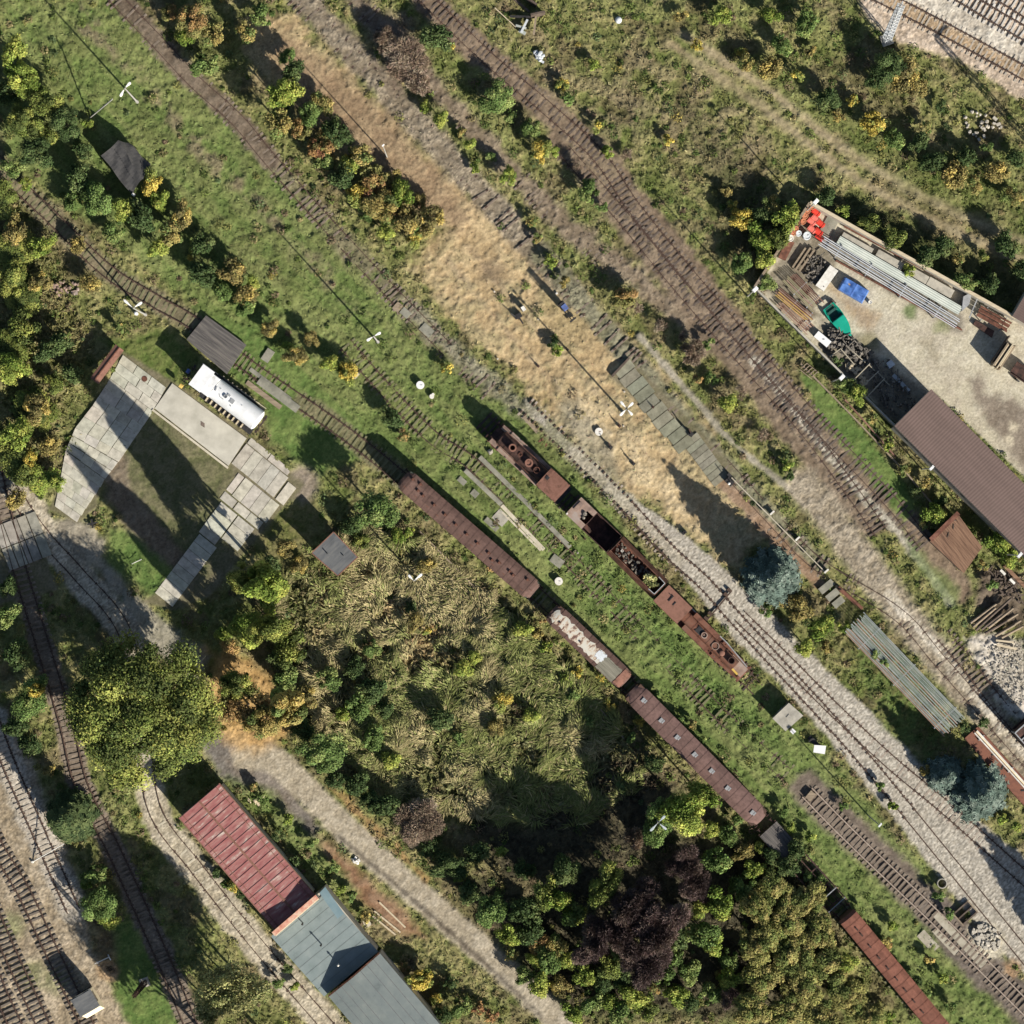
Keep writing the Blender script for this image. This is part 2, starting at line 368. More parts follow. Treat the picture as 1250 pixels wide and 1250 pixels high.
area([(135,1120),(165,1125),(215,1230),(220,1260),(130,1260),(140,1190)], *GREEN2, soft=6, r=.06)
area([(230,560),(300,590),(290,640),(240,690),(150,600)], (.08,.095,.035), (.13,.125,.055), soft=10, r=.06)
area([(130,640),(200,660),(240,690),(200,740),(130,690)], *GREEN2, soft=8, r=.08)
area([(310,650),(380,600),(400,640),(330,730)], (.11,.12,.04), (.17,.155,.07), soft=8, r=.07)
# dry mown strip and the brown end of it
TANP = [(306,20),(345,15),(420,80),(520,190),(612,272),(700,355),(778,426),(856,516),(890,590),(925,650),(905,700),(840,650),(760,600),(700,540),(640,470),(560,400),(500,330),(530,300),(550,275),(430,190),(360,130),(298,60)]
area(TANP, *TAN, soft=11, wobble=44, r=.075, tf=.25)
area(TANP, (.19,.165,.085), (.28,.235,.135), soft=6, op=.8, patch=.51, r=.10, tf=.6)
strip([(570,300),(650,395),(720,470),(800,570)], 5, (.24,.18,.115), (.30,.235,.16), soft=5, op=.6, wobble=8)
strip([(545,315),(625,412),(700,495),(770,590)], 5, (.24,.18,.115), (.30,.235,.16), soft=5, op=.6, wobble=8)
blob(600, 330, 14, (.19,.145,.10), (.25,.2,.14), soft=10, op=.6)
area([(318,50),(350,38),(440,108),(530,200),(578,268),(555,288),(440,198),(370,138)], (.20,.14,.09), (.28,.205,.13), soft=16, op=.85, r=.06)
area([(680,440),(760,520),(840,600),(850,650),(790,600),(700,520)], (.37,.29,.17), (.48,.39,.25), soft=20, op=.8)
blob(700, 380, 40, (.23,.19,.10), (.30,.24,.13), soft=25, op=.6)
area([(690,480),(740,530),(760,590),(720,560),(680,510)], (.20,.185,.13), (.28,.255,.19), soft=10, op=.75)
# track beds
strip([(143,-10),(190,49),(238,100),(289,146),(330,195)], 25, (.11,.085,.062), (.175,.14,.105), soft=4, r=.05, tf=.1, z=1)
strip([(-10,190),(10,215),(60,262),(130,330),(190,368),(240,397)], 26, (.12,.105,.065), (.19,.16,.105), soft=5, r=.055, tf=.35)
strip([(370,490),(420,528),(500,592)], 24, (.11,.11,.055), (.17,.155,.09), soft=5, r=.055, tf=.4)
strip([(364,-10),(500,140),(630,281),(700,360)], 32, (.17,.14,.10), (.235,.20,.15), soft=6, r=.09, tf=.35, z=1)
strip([(660,310),(758,423),(850,530),(940,630),(1000,690)], 26, (.14,.135,.085), (.20,.19,.13), soft=6, r=.1, tf=.4)
strip([(425,-10),(500,70),(560,140),(650,235),(720,300),(790,350),(860,420)], 26, (.155,.122,.085), (.22,.178,.13), soft=8, wobble=18, r=.09, tf=.3, z=1)
strip([(505,-20),(560,40),(600,75),(665,130),(730,190),(780,255),(850,340),(930,450),(1010,540),(1090,620),(1170,720)], 36, (.145,.108,.076), (.205,.157,.113), soft=5, r=.06, tf=.08, z=1)
strip([(680,170),(760,270),(830,360),(920,470),(1000,570),(1060,640)], 27, (.145,.11,.078), (.205,.16,.116), soft=6, r=.07, tf=.12, z=1)
strip([(780,410),(850,490),(900,545),(985,615),(1050,690)], 8, (.24,.22,.17), (.33,.30,.24), soft=3, wobble=6, fine=3, r=.04, tf=0)
strip([(922,440),(985,520),(1050,600),(1100,655),(1160,735)], 11, (.26,.24,.19), (.38,.35,.29), soft=3, wobble=8, fine=4, r=.04, tf=0)
area([(975,452),(1010,475),(1060,535),(1120,610),(1105,640),(1065,590),(1000,510)], *GREEN2, soft=4, r=.06)
area([(1100,640),(1140,690),(1175,720),(1165,745),(1120,700)], *GREEN2, soft=6, op=.7)
strip([(980,590),(1050,680),(1110,760),(1170,830),(1260,940)], 40, (.22,.185,.135), (.30,.26,.20), soft=8, r=.06, tf=.15, z=1)
strip([(1085,728),(1150,800),(1200,860),(1260,930)], 12, (.36,.32,.25), (.47,.43,.36), soft=3, r=.04, tf=0)
area([(1176,778),(1210,772),(1250,780),(1270,900),(1215,855)], (.32,.29,.24), (.50,.46,.40), soft=5, r=.14, tf=.1)
area([(1195,690),(1250,700),(1250,770),(1190,740)], (.09,.07,.05), (.15,.12,.09), soft=8, r=.12, tf=.2)
# clean ballast of the two running lines
area([(640,485),(705,548),(760,598),(840,655),(880,690),(960,768),(1060,866),(1130,938),(1190,998),(1260,1055),(1260,1200),(1180,1112),(1100,1012),(1020,912),(930,812),(880,762),(830,695),(770,625),(700,562),(640,500)], *GRAV, soft=3, wobble=6, fine=5, nz=n_spk, r=.022, h=.12, tf=.0, z=1)
strip([(500,375),(570,440),(640,502)], 22, (.17,.165,.11), (.23,.215,.16), soft=7, wobble=18, op=.8, tf=.5)
strip([(620,480),(700,552),(760,612)], 22, (.15,.15,.085), (.21,.20,.13), soft=7, wobble=22, op=.75, patch=.5, tf=.5)
strip([(700,552),(760,612),(830,680)], 18, (.28,.25,.19), (.38,.345,.28), soft=5, op=.7)
# far right top railway
area([(1040,-20),(1270,-20),(1270,135),(1180,78),(1095,52),(1060,25)], (.36,.29,.22), (.47,.39,.31), soft=4, wobble=8, r=.05, h=.12, tf=.0, z=1)
strip([(1115,-10),(1260,75)], 34, (.38,.34,.28), (.50,.46,.39), soft=4, r=.05, h=.12, z=1)
strip([(1082,0),(1260,94)], 18, (.22,.15,.08), (.33,.23,.13), soft=3, op=.75)
# bottom left railways
area([(-20,870),(20,880),(50,960),(85,1050),(110,1115),(110,1150),(160,1260),(-20,1260)], (.235,.19,.13), (.33,.275,.20), soft=6, wobble=10, r=.05, tf=.06, z=1)
strip([(-5,880),(10,930),(45,1010),(90,1112)], 34, (.30,.27,.22), (.42,.38,.32), soft=5, r=.05, h=.08, z=1)
blob(40, 1190, 16, *GREEN, soft=10, op=.5); blob(15, 1130, 14, *GREEN, soft=10, op=.6); blob(68, 1200, 14, *GREEN, soft=8, op=.5)
strip([(-10,560),(20,680),(50,780),(80,880),(100,960),(140,1040),(190,1150),(240,1260)], 28, (.15,.12,.09), (.22,.18,.14), soft=4, r=.05, tf=.03, z=1)
area([(105,1115),(140,1140),(145,1195),(120,1190)], (.16,.11,.07), (.22,.17,.10), soft=8, op=.8)
blob(133, 1185, 12, (.30,.21,.12), (.36,.26,.16), soft=5)
strip([(10,585),(60,655),(100,710),(150,768),(175,860),(190,990),(240,1062),(320,1162),(410,1260)], 36, *PALE, soft=4, wobble=8, r=.04, tf=.02, z=1)
area([(100,660),(140,700),(200,760),(260,800),(240,830),(180,790)], (.22,.20,.16), (.31,.285,.235), soft=6, op=.85, r=.04, tf=.05)
area([(60,640),(90,625),(130,660),(120,690),(90,680)], (.22,.195,.15), (.30,.27,.21), soft=6, r=.05, tf=.02)
area([(105,560),(150,545),(200,590),(260,640),(275,690),(215,700),(150,640)], (.14,.11,.078), (.20,.165,.12), soft=8, r=.05, tf=.1)
blob(368, 592, 20, (.19,.16,.12), (.25,.21,.165), soft=8, r=.04, tf=.1)
# service road
area([(245,900),(320,885),(350,925),(345,965),(300,970),(262,940)], (.14,.125,.11), (.20,.185,.165), soft=6, r=.02, tf=0, z=2)
area([(270,925),(330,930),(392,1010),(372,1035),(300,960)], (.15,.125,.10), (.20,.175,.15), soft=6, r=.03, tf=.02, z=2)
blob(372, 1010, 14, (.07,.062,.055), (.11,.10,.09), soft=9, op=.85)
strip([(300,925),(335,930),(375,965),(430,1020),(480,1065),(560,1135),(640,1205),(700,1265)], 33, (.29,.25,.185), (.38,.335,.26), soft=4, wobble=5, fine=4, r=.03, tf=0, z=2)
area([(372,1035),(400,1028),(500,1120),(520,1145),(480,1140)], (.19,.11,.065), (.26,.17,.11), soft=8, r=.05, tf=.25)
strip([(405,962),(470,1022),(520,1075)], 7, (.30,.185,.085), (.25,.15,.075), soft=5, op=.75, wobble=16, tf=.2)
strip([(415,1022),(500,1095),(580,1165),(660,1240)], 5, (.085,.07,.055), (.12,.105,.085), soft=3, wobble=3, op=.85)
area([(255,795),(300,800),(350,850),(358,890),(320,918),(285,912),(262,880)], (.36,.225,.09), (.46,.30,.13), soft=14, wobble=24, op=.9, r=.08, tf=.3)
area([(280,950),(330,965),(440,1090),(400,1085),(330,1010)], *GREEN, soft=8, r=.14)
# bedding under the slabs: no growth, no relief
for pl in ([(148,428),(205,462),(300,530),(372,592),(318,652),(255,728),(210,745),(175,735),(235,690),(295,630),(282,572),(188,500),(165,520),(122,592),(118,620),(95,640),(60,622),(72,590),(100,540),(112,495),(140,455)],
           [(-10,640),(30,625),(60,690),(70,720),(-10,740)], [(768,436),(900,572),(876,588),(745,460)], [(584,555),(700,668),(688,692),(600,655),(562,575)]):
    area(pl, (.13,.12,.07), (.17,.15,.10), soft=3, wobble=3, fine=2, op=1 if pl[0][0] != 584 else .0, r=.012, tf=.06)
area([(188,498),(282,568),(300,640),(250,700),(160,600),(150,540)], (.10,.105,.05), (.15,.14,.08), soft=6, r=.05, tf=.4)
# yard floor
YARD = [(988,252),(1236,388),(1275,405),(1275,605),(1140,478),(1095,520),(924,352)]
area(YARD, (.41,.375,.285), (.50,.465,.37), soft=1.5, wobble=0, fine=0, r=.015, tf=0, z=3)
area(YARD, (.30,.265,.20), (.36,.32,.25), soft=2, op=.7, patch=.52, wobble=0, fine=0)
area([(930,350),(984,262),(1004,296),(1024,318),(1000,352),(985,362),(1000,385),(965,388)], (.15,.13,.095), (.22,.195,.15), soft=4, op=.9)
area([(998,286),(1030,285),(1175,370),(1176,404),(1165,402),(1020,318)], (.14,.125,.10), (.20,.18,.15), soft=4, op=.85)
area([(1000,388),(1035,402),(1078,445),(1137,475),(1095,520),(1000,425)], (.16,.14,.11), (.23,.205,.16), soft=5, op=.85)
area([(1178,462),(1198,455),(1204,480),(1235,485),(1260,500),(1265,560),(1250,570),(1225,540),(1205,515),(1190,490)], (.15,.12,.095), (.21,.175,.14), soft=7, wobble=16, op=.9)
blob(1238, 522, 6, (.42,.37,.28), (.47,.42,.32), soft=4); blob(1232, 537, 7, (.42,.37,.28), (.47,.42,.32), soft=4)
area([(1123,415),(1140,412),(1150,440),(1143,450),(1130,430)], (.27,.235,.17), (.3,.27,.2), soft=6, op=.8)
area([(1010,345),(1040,370),(1075,385),(1060,405),(1035,380)], (.33,.23,.13), (.27,.20,.13), soft=8, op=.75)
blob(1110, 380, 9, *GREEN2, soft=5, op=.8); blob(1062, 418, 12, (.12,.12,.06), (.2,.18,.1), soft=5, op=.8); blob(1148, 398, 8, *GREEN, soft=5, op=.6)
# overgrown field between road and coaches
FIELD = [(330,760),(350,700),(440,640),(520,660),(640,760),(760,880),(790,960),(700,1010),(600,1000),(500,980),(420,930),(360,860)]
area(FIELD, (.10,.105,.04), (.17,.16,.075), soft=15, r=.3)
area([(400,700),(450,690),(520,720),(560,800),(500,820),(430,790),(380,790)], (.24,.18,.09), (.34,.26,.14), soft=15, op=.75)
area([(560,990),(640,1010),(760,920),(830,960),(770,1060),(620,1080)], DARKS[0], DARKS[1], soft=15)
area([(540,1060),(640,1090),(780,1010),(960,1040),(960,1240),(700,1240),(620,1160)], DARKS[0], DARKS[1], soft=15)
# right-hand parts
strip([(985,962),(1060,1035),(1140,1112)], 40, (.12,.097,.078), (.18,.148,.12), soft=6, r=.05, tf=.05, z=1)
strip([(1140,1112),(1180,1160),(1260,1235)], 46, (.11,.09,.075), (.16,.135,.115), soft=6, r=.05, tf=.05, z=1)
blob(1205, 1150, 20, (.42,.38,.28), (.5,.46,.36), soft=9, wobble=20); blob(1237, 1183, 10, (.26,.17,.10), (.3,.22,.14), soft=5)
strip([(830,40),(930,105),(1050,195),(1150,250),(1260,300)], 10, (.25,.205,.125), (.31,.26,.17), soft=6, wobble=6, op=.95, tf=.12, r=.05)
strip([(820,55),(918,122),(1036,212),(1140,270),(1260,322)], 10, (.235,.19,.115), (.29,.245,.155), soft=6, wobble=6, op=.95, tf=.12, r=.05)
area([(760,60),(900,110),(960,200),(900,230),(800,150)], (.15,.115,.075), (.20,.165,.105), soft=25, op=.6, patch=.48)
area([(1000,140),(1250,230),(1250,290),(1100,225)], (.08,.105,.03), (.13,.145,.05), soft=15, op=.7)
strip([(850,90),(900,110),(940,130)], 10, (.2,.18,.1), (.25,.21,.12), soft=8, op=.6)
area([(440,20),(500,20),(530,100),(480,110)], (.13,.095,.075), (.17,.135,.11), soft=15, op=.8)
area([(620,30),(700,60),(800,120),(760,260),(690,160)], (.13,.10,.07), (.19,.155,.10), soft=30, op=.5, patch=.5)
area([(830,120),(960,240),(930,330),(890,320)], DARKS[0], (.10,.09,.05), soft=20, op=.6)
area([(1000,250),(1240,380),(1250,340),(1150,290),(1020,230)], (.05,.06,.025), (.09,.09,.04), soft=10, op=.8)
strip([(885,592),(940,650),(1000,712)], 15, (.21,.14,.09), (.28,.20,.14), soft=3, wobble=5, r=.04, tf=0)
area([(1030,780),(1060,775),(1150,890),(1140,925),(1080,890)], GREEN[0], (.10,.10,.04), soft=8, r=.12)
gr = (zone == 1)*(col.mean(1) > .17)+.6*(zone == 2)
col *= (.86+.28*jit)[:, None]*(1+gr*(rng.random(gx.size)-.5)*.75)[:, None]
hgt += gr*(rng.random(gx.size)-.5)*.05
# relief
edge = np.clip(np.minimum(62-np.abs(gx), 62-np.abs(gy))/4, 0, 1)
hgt += rough*edge*((n_mid-.5)*3.4+(n_fin-.5)*3.2+(jit-.5)*.75)+(n_big-.5)*.5*edge*(rough > .07)
for pts, w in (([(1160,740),(1050,590),(975,480)], 30),):
    pass
me = bpy.data.meshes.new('ground')
vi = np.arange(NG*NG).reshape(NG, NG)
quads = np.stack([vi[:-1, :-1], vi[1:, :-1], vi[1:, 1:], vi[:-1, 1:]], -1).reshape(-1, 4)
qz = zone[quads[:, 0]]
def ground_part(name, k):
    q = quads[qz == k]; used, inv = np.unique(q.ravel(), return_inverse=True)
    me = bpy.data.meshes.new(name); n = len(used); m = len(q)
    me.vertices.add(n); me.vertices.foreach_set('co', np.c_[gx[used], gy[used], hgt[used]].astype(np.float32).ravel())
    me.loops.add(m*4); me.loops.foreach_set('vertex_index', inv.astype(np.int32))
    me.polygons.add(m); me.polygons.foreach_set('loop_start', np.arange(0, m*4, 4, dtype=np.int32)); me.polygons.foreach_set('loop_total', np.full(m, 4, np.int32))
    me.polygons.foreach_set('use_smooth', np.ones(m, bool))
    me.update(calc_edges=True)
    at = me.color_attributes.new('col', 'FLOAT_COLOR', 'POINT'); at.data.foreach_set('color', np.c_[col[used], np.ones(n)].astype(np.float32).ravel())
    me.materials.append(M['ground']); return structure(link(name, me))
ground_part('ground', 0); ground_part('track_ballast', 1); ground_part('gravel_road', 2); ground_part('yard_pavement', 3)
def gz(x, y):
    """height of the ground near a point"""
    i = int(round((x+64)/.16))+I0; j = int(round((y+64)/.16))+I0
    return float(hgt[i*NG+j]) if 0 <= i < NG and 0 <= j < NG else 0.0
HG = hgt.reshape(NG, NG); CG = col.reshape(NG, NG, 3); RG = rough.reshape(NG, NG); TG = tuft.reshape(NG, NG)
def gidx(x, y): return np.clip(np.round((x+64)/.16).astype(int)+I0, 0, NG-1), np.clip(np.round((y+64)/.16).astype(int)+I0, 0, NG-1)
def quad_mesh(name, co, cols, m='leaf'):
    """co: (n,4,3), cols: (n,3)"""
    n = len(co); me = bpy.data.meshes.new(name)
    me.vertices.add(n*4); me.vertices.foreach_set('co', co.astype(np.float32).ravel())
    me.loops.add(n*4); me.loops.foreach_set('vertex_index', np.arange(n*4, dtype=np.int32))
    me.polygons.add(n); me.polygons.foreach_set('loop_start', np.arange(0, n*4, 4, dtype=np.int32)); me.polygons.foreach_set('loop_total', np.full(n, 4, np.int32))
    me.update(calc_edges=True)
    at = me.color_attributes.new('col', 'FLOAT_COLOR', 'POINT'); at.data.foreach_set('color', np.c_[np.repeat(cols, 4, 0), np.ones(n*4)].astype(np.float32).ravel())
    me.materials.append(M[m]); return me
def stuff(name, me):
    o = link(name, me); o['kind'] = 'stuff'; return o
def rand_leaf(c, n, up, size, asp=.75, r=rng):
    """quads centred on c (k,3) whose normals scatter about n"""
    k = len(c); d = n+r.normal(0, .55, (k, 3))+np.array([0, 0, up]); d /= np.linalg.norm(d, axis=1)[:, None]
    a = np.cross(d, r.normal(0, 1, (k, 3))); a /= np.linalg.norm(a, axis=1)[:, None]; b = np.cross(d, a)
    s = (size*r.uniform(.6, 1.3, k))[:, None]/2
    return np.stack([c-a*s*asp-b*s*.35, c-a*s*.15+b*s-b*s*1.9, c+a*s*asp+b*s*.35, c+a*s*.1+b*s], 1)
# grass: short blades leaning all ways, coloured like the ground they stand on
def grass():
    n = 330000; x = rng.uniform(-58, 58, n); y = rng.uniform(-58, 58, n); i, j = gidx(x, y)
    rr = RG[i, j]; tf = TG[i, j]; keep = rng.random(n) < np.clip(tf, 0, 1)*np.clip(rr*6, .35, 1)
    x, y, i, j, rr = x[keep], y[keep], i[keep], j[keep], rr[keep]; n = len(x)
    h = np.clip(rr*2.2, .12, .5)*rng.uniform(.5, 1.3, n)
    c = np.c_[x, y, HG[i, j]+h*.35]
    q = rand_leaf(c, np.zeros((n, 3)), .75, h*1.15, .4)
    cc = CG[i, j]*rng.uniform(.75, 1.6, (n, 1))*rng.uniform(.9, 1.1, (n, 3))
    stuff('grass', quad_mesh('grass', q, cc))
grass()
# weeds: rough clumps of broad leaves and dead stalks all over the waste ground
def weeds():
    m = 5200; x = rng.uniform(-58, 58, m); y = rng.uniform(-58, 58, m); i, j = gidx(x, y)
    ok = (rng.random(m) < np.clip((RG[i, j]-.075)*14, 0, 1)*np.clip(TG[i, j], 0, 1)); x, y = x[ok], y[ok]; m = len(x)
    PAL = np.array([(.075,.11,.03), (.12,.155,.042), (.18,.18,.06), (.22,.185,.09), (.16,.12,.075), (.26,.21,.06), (.085,.12,.05)])
    pk = rng.choice(len(PAL), m, p=[.26, .22, .19, .15, .10, .02, .06]); k = 46
    R = rng.uniform(.2, .7, m); hh = R*rng.uniform(.35, .85, m)
    a = rng.uniform(0, 2*PI, (m, k)); r = np.sqrt(rng.random((m, k)))*R[:, None]; zz = rng.random((m, k))**.6*hh[:, None]*(1-.6*(r/R[:, None])**2)
    X = (x[:, None]+r*np.cos(a)).ravel(); Y = (y[:, None]+r*np.sin(a)).ravel(); I, J = gidx(X, Y)
    c = np.c_[X, Y, HG[I, J]+.05+zz.ravel()]
    nn = np.c_[(r*np.cos(a)).ravel(), (r*np.sin(a)).ravel(), np.full(m*k, .3)]
    cc = np.repeat(PAL[pk]*rng.uniform(.7, 1.3, (m, 1)), k, 0)*rng.uniform(.65, 1.45, (m*k, 1))
    stuff('weeds', quad_mesh('weeds', rand_leaf(c, nn, .7, np.full(m*k, .21)), cc))
weeds()
# tall grass of the field, combed and laid over by wind
def laid_grass():
    n = 150000; f = np.array(FIELD); X = rng.uniform(320, 800, n); Y = rng.uniform(630, 1020, n)
    x = (X-625)*S; y = (625-Y)*S
    ins = np.zeros(n, bool)
    for (ax, ay), (bx, by) in zip(FIELD, FIELD[1:]+[FIELD[0]]):
        cnd = ((ay > Y) != (by > Y)); ins ^= cnd & (X < ax+(bx-ax)*(Y-ay)/((by-ay) or 1e-9))
    dens = fbm(x, y, 3.0, 91); keep = ins & (dens+rng.normal(0, .05, n) > .435); x, y, X, Y = x[keep], y[keep], X[keep], Y[keep]; n = len(x)
    th_ = fbm(x, y, 3.5, 55, 2)*4*PI+.8; L = rng.uniform(.4, 1.25, n); w = rng.uniform(.02, .05, n)
    th_ += rng.normal(0, .34, n)
    mound = np.clip(fbm(x, y, 2.2, 66, 2)-.38, 0, 1)*3.4
    i, j = gidx(x, y); z0 = HG[i, j]*.6+mound*.6+rng.uniform(0, .25, n)
    dx, dy = np.cos(th_), np.sin(th_); px_, py_ = -dy*w, dx*w
    m_ = np.c_[x+dx*L*.5, y+dy*L*.5, z0+L*.34]; b = np.c_[x, y, z0]; e = np.c_[x+dx*L, y+dy*L, z0+L*.12]
    p = np.c_[px_, py_, np.zeros(n)]
    q = np.concatenate([np.stack([b-p, b+p, m_+p*.8, m_-p*.8], 1), np.stack([m_-p*.8, m_+p*.8, e+p*.2, e-p*.2], 1)])
    st = fbm(x, y, 5.0, 71, 3)+.30*np.exp(-(((X-470)/110)**2+((Y-740)/75)**2))-.12*(X > 600); t = sstep(.42, .66, st)[:, None]
    cc = (np.array((.20,.225,.075))*(1-t)+np.array((.38,.325,.17))*t); pk_ = rng.random(n) < .3; cc[pk_] = cc[pk_][rng.permutation(pk_.sum())]; cc = cc*rng.uniform(.6, 1.35, (n, 1))
    stuff('laid_grass', quad_mesh('laid_grass', q, np.r_[cc, cc]))
laid_grass()
# ------------------------------------------------------------------ railway tracks
GAUGE = 1.43
def sleeper_mesh(name, m, d=(2.5, .25, .16), conc=False, chair=False):
    b = MB()
    if conc:
        b.box((0, 0, 0), (.9, .20, .13)); b.box((-.86, 0, .015), (.82, .29, .17), top=(.96, .8)); b.box((.86, 0, .015), (.82, .29, .17), top=(.96, .8))
    else: b.box((0, 0, 0), d, top=(.99, .92))
    n = len(b.f); rz = .5 if conc else .085
    for s in (-1, 1): b.box((s*.72, 0, .19 if chair else .07 if not conc else .085), (.34, .17, .10 if chair else .05))
    me = b.mesh(name, m); me.materials.append(M['rail'])
    me.polygons.foreach_set('material_index', [0]*n+[1]*(len(b.f)-n)); return me
def track(label, pts, sl='wood_sl', spacing=.63, zr=.24, zs=.06, rail='rail', miss=0.0, conc=False, rails=True, rng_s=(0, 1), jitter=.03, width=2.5, sd=None, a_rails=None, chair=False, sw=.25):
    sp = smooth_path(pts, 3.0)*1.0
    W = np.array([[*P(x, y)[:2]] for x, y in sp]); tg = np.gradient(W, axis=0); tg /= np.linalg.norm(tg, axis=1)[:, None]
    nr = np.c_[-tg[:, 1], tg[:, 0]]
    o = W[len(W)//2]; t = thing('railway_track', label, 'railway track', (o[0], o[1], 0))
    if rails:
        i0, i1 = (0, len(W)) if not a_rails else (int(a_rails[0]*len(W)), int(a_rails[1]*len(W)))
        for s in (-1, 1):
            b = MB(); prof = [(-.07, 0), (-.07, .02), (-.035, .03), (-.04, .15), (.04, .15), (.035, .03), (.07, .02), (.07, 0)]
            vs = []; n = len(prof)
            for k in range(i0, i1):
                base = W[k]+nr[k]*s*GAUGE/2-o
                for u, z in prof: vs.append((base[0]+nr[k][0]*u, base[1]+nr[k][1]*u, zr-.15+z))
            fs = [(k*n+i, (k+1)*n+i, (k+1)*n+(i+1) % n, k*n+(i+1) % n) for k in range(i1-i0-1) for i in range(n)]
            b.add(vs, fs); b.build('rail', rail, t)
    d = np.r_[0, np.cumsum(np.hypot(*np.diff(W, axis=0).T))]; R = random.Random(len(label)*7+int(o[0]))
    prot = sleeper_mesh('sleeper', sl, (width, sw, .16), conc, chair); cnt = 0; rest = []
    q = d[-1]*rng_s[0]+.2
    while q < d[-1]*rng_s[1]:
        x = np.interp(q, d, W[:, 0]); y = np.interp(q, d, W[:, 1])
        k = min(len(tg)-1, int(np.searchsorted(d, q))); a = math.atan2(nr[k][1], nr[k][0])+R.gauss(0, jitter)
        q += spacing*R.uniform(.93, 1.07)
        if abs(x) > 57.5 or abs(y) > 57.5 or R.random() < miss: continue
        loc = Vector((x-o[0]+R.gauss(0, jitter), y-o[1]+R.gauss(0, jitter), zs+R.gauss(0, .012)))
        if cnt < 99:
            s = link('sleeper', prot, t); s.location = loc; s.rotation_euler = (0, 0, a); cnt += 1
        else: rest.append((loc, a))
    if rest:
        b = MB()
        for loc, a in rest: b.box(loc, (width, .25, .16), a)
        r = b.build('sleepers', sl, t); r['kind'] = 'stuff'
    return t
# top right
track('ochre-stained track on pale concrete sleepers under the lattice mast, top right', [(1060,-11),(1082,0),(1150,35),(1260,95)], 'conc_sl', .60, .30, .085, 'rail', conc=True)
track('track of bright new concrete sleepers with brown rails at the top right corner', [(1140,-24),(1180,0),(1215,21),(1260,47)], 'conc_wh', .62, .36, .15, 'rail', conc=True)
track('corner end of a track on pale concrete sleepers, outermost at the top right', [(1195,-22),(1222,-5),(1262,20)], 'conc_wh', .62, .36, .15, 'rail', conc=True)
# upper middle
track('dark rotten sleepered track from the upper left edge sinking into grass', [(120,-26),(143,0),(190,49),(238,100),(289,146),(330,195),(410,285),(500,380),(600,480)], 'wood_tan', .62, .09, -.085, miss=.4, jitter=.06, rails=True, a_rails=(.0, .9))
track('weed-grown grey track along the upper edge of the dry mown strip', [(345,-20),(364,0),(500,140),(630,281),(700,357),(758,423),(850,530),(940,630),(1000,690),(1096,750),(1150,810),(1260,935)], 'wood_tan', .64, .07, -.08, miss=.6, jitter=.06, a_rails=(.6, 1))
track('old brown track between the dry strip and the twin-track yard approach', [(420,-20),(440,5),(500,70),(560,140),(650,235),(720,300),(790,350)], 'wood_tan', .64, .06, -.075, miss=.6, jitter=.06, rails=False)
track('brown sleepered track running from the top edge past the walled yard', [(505,-20),(530,8),(600,75),(665,130),(730,190),(775,255),(840,335),(925,435),(1000,520),(1085,610),(1130,665)], 'wood_sl', .62, .12, -.04, miss=.08)
track('brown sleepered siding fanning out left of the yard-side track', [(690,185),(760,265),(830,350),(900,430),(980,520),(1040,600),(1075,650)], 'wood_sl', .62, .11, -.045, miss=.15, jitter=.05)
track('short dark track emerging below the log pile on the right edge', [(1150,775),(1180,810),(1215,855),(1262,910)], 'wood_tan', .62, .13, -.025, miss=.1)
# running lines
track('gravelled main line curving past the rusty locomotives to the lower right', [(640,495),(704,556),(760,612),(815,671),(860,712),(900,757),(960,822),(1010,876),(1058,930),(1150,1042),(1262,1180)], 'wood_pale', .63, .27, -.05, miss=.0, a_rails=(.19, 1), chair=True)
track('pale-sleepered loop line leaving the main line at the turnout, right side', [(903,752),(960,808),(1020,868),(1090,933),(1155,987),(1262,1082)], 'wood_pale', .63, .27, .04, miss=.05, width=2.4)
# middle green belt
track('grass-covered track with mossy sleepers between the two concrete kerbs', [(422,420),(470,475),(527,533),(575,565),(630,618),(690,678),(760,750),(830,822),(900,892),(960,945)], 'wood_mo', .62, .07, -.075, miss=.15, jitter=.05)
track('dark sleepered track ending at the concrete stop block, lower right', [(985,967),(1020,1003),(1060,1042),(1100,1080),(1140,1118),(1200,1178),(1262,1240)], 'wood_tan', .60, .24, .005, miss=.03, rail='railw')
track('rusty track passing under the dark plank deck and the brown coaches', [(-10,190),(10,215),(60,262),(130,330),(190,368),(240,397),(310,452),(420,528),(500,592),(655,725),(720,786),(770,838),(850,922),(938,1008),(1030,1118),(1140,1252)], 'wood_mo', .68, .18, -.01, miss=.08, width=2.3, jitter=.05)
track('grass-hidden track carrying the row of rusty steam locomotives', [(590,512),(660,580),(750,664),(810,725),(925,842)], 'wood_dk', .62, .22, .03, miss=.1)
# bottom left
track('grey-sleepered siding beside the pine, ending before the dry weeds', [(-12,870),(10,930),(45,1010),(90,1112)], 'conc_sl', .60, .28, .06, miss=0, width=2.5, sw=.34)
track('track under the small cream-fronted railcar at the lower left', [(-15,1010),(0,1040),(30,1090),(65,1165),(112,1262)], 'wood_gy', .62, .24, .06, miss=.02)
track('lower left corner track with brown rails, second from the corner', [(-15,1102),(0,1135),(20,1180),(58,1262)], 'wood_gy', .62, .24, .06)
track('innermost track cutting off the very lower left corner', [(-12,1180),(0,1210),(10,1232),(24,1262)], 'wood_gy', .62, .24, .06)
track('long shaded track passing left of the big tree down to the bottom edge', [(-10,560),(20,680),(50,780),(80,880),(100,960),(140,1040),(190,1150),(238,1262)], 'wood_tan', .61, .22, -.02, miss=.02)
track('street-like track sunk in pale gravel beside the red-roofed building', [(10,590),(50,650),(95,700),(150,767),(172,865),(188,985),(240,1060),(320,1160),(408,1262)], 'conc_pale', .66, .13, -.085, miss=.5, width=2.0)
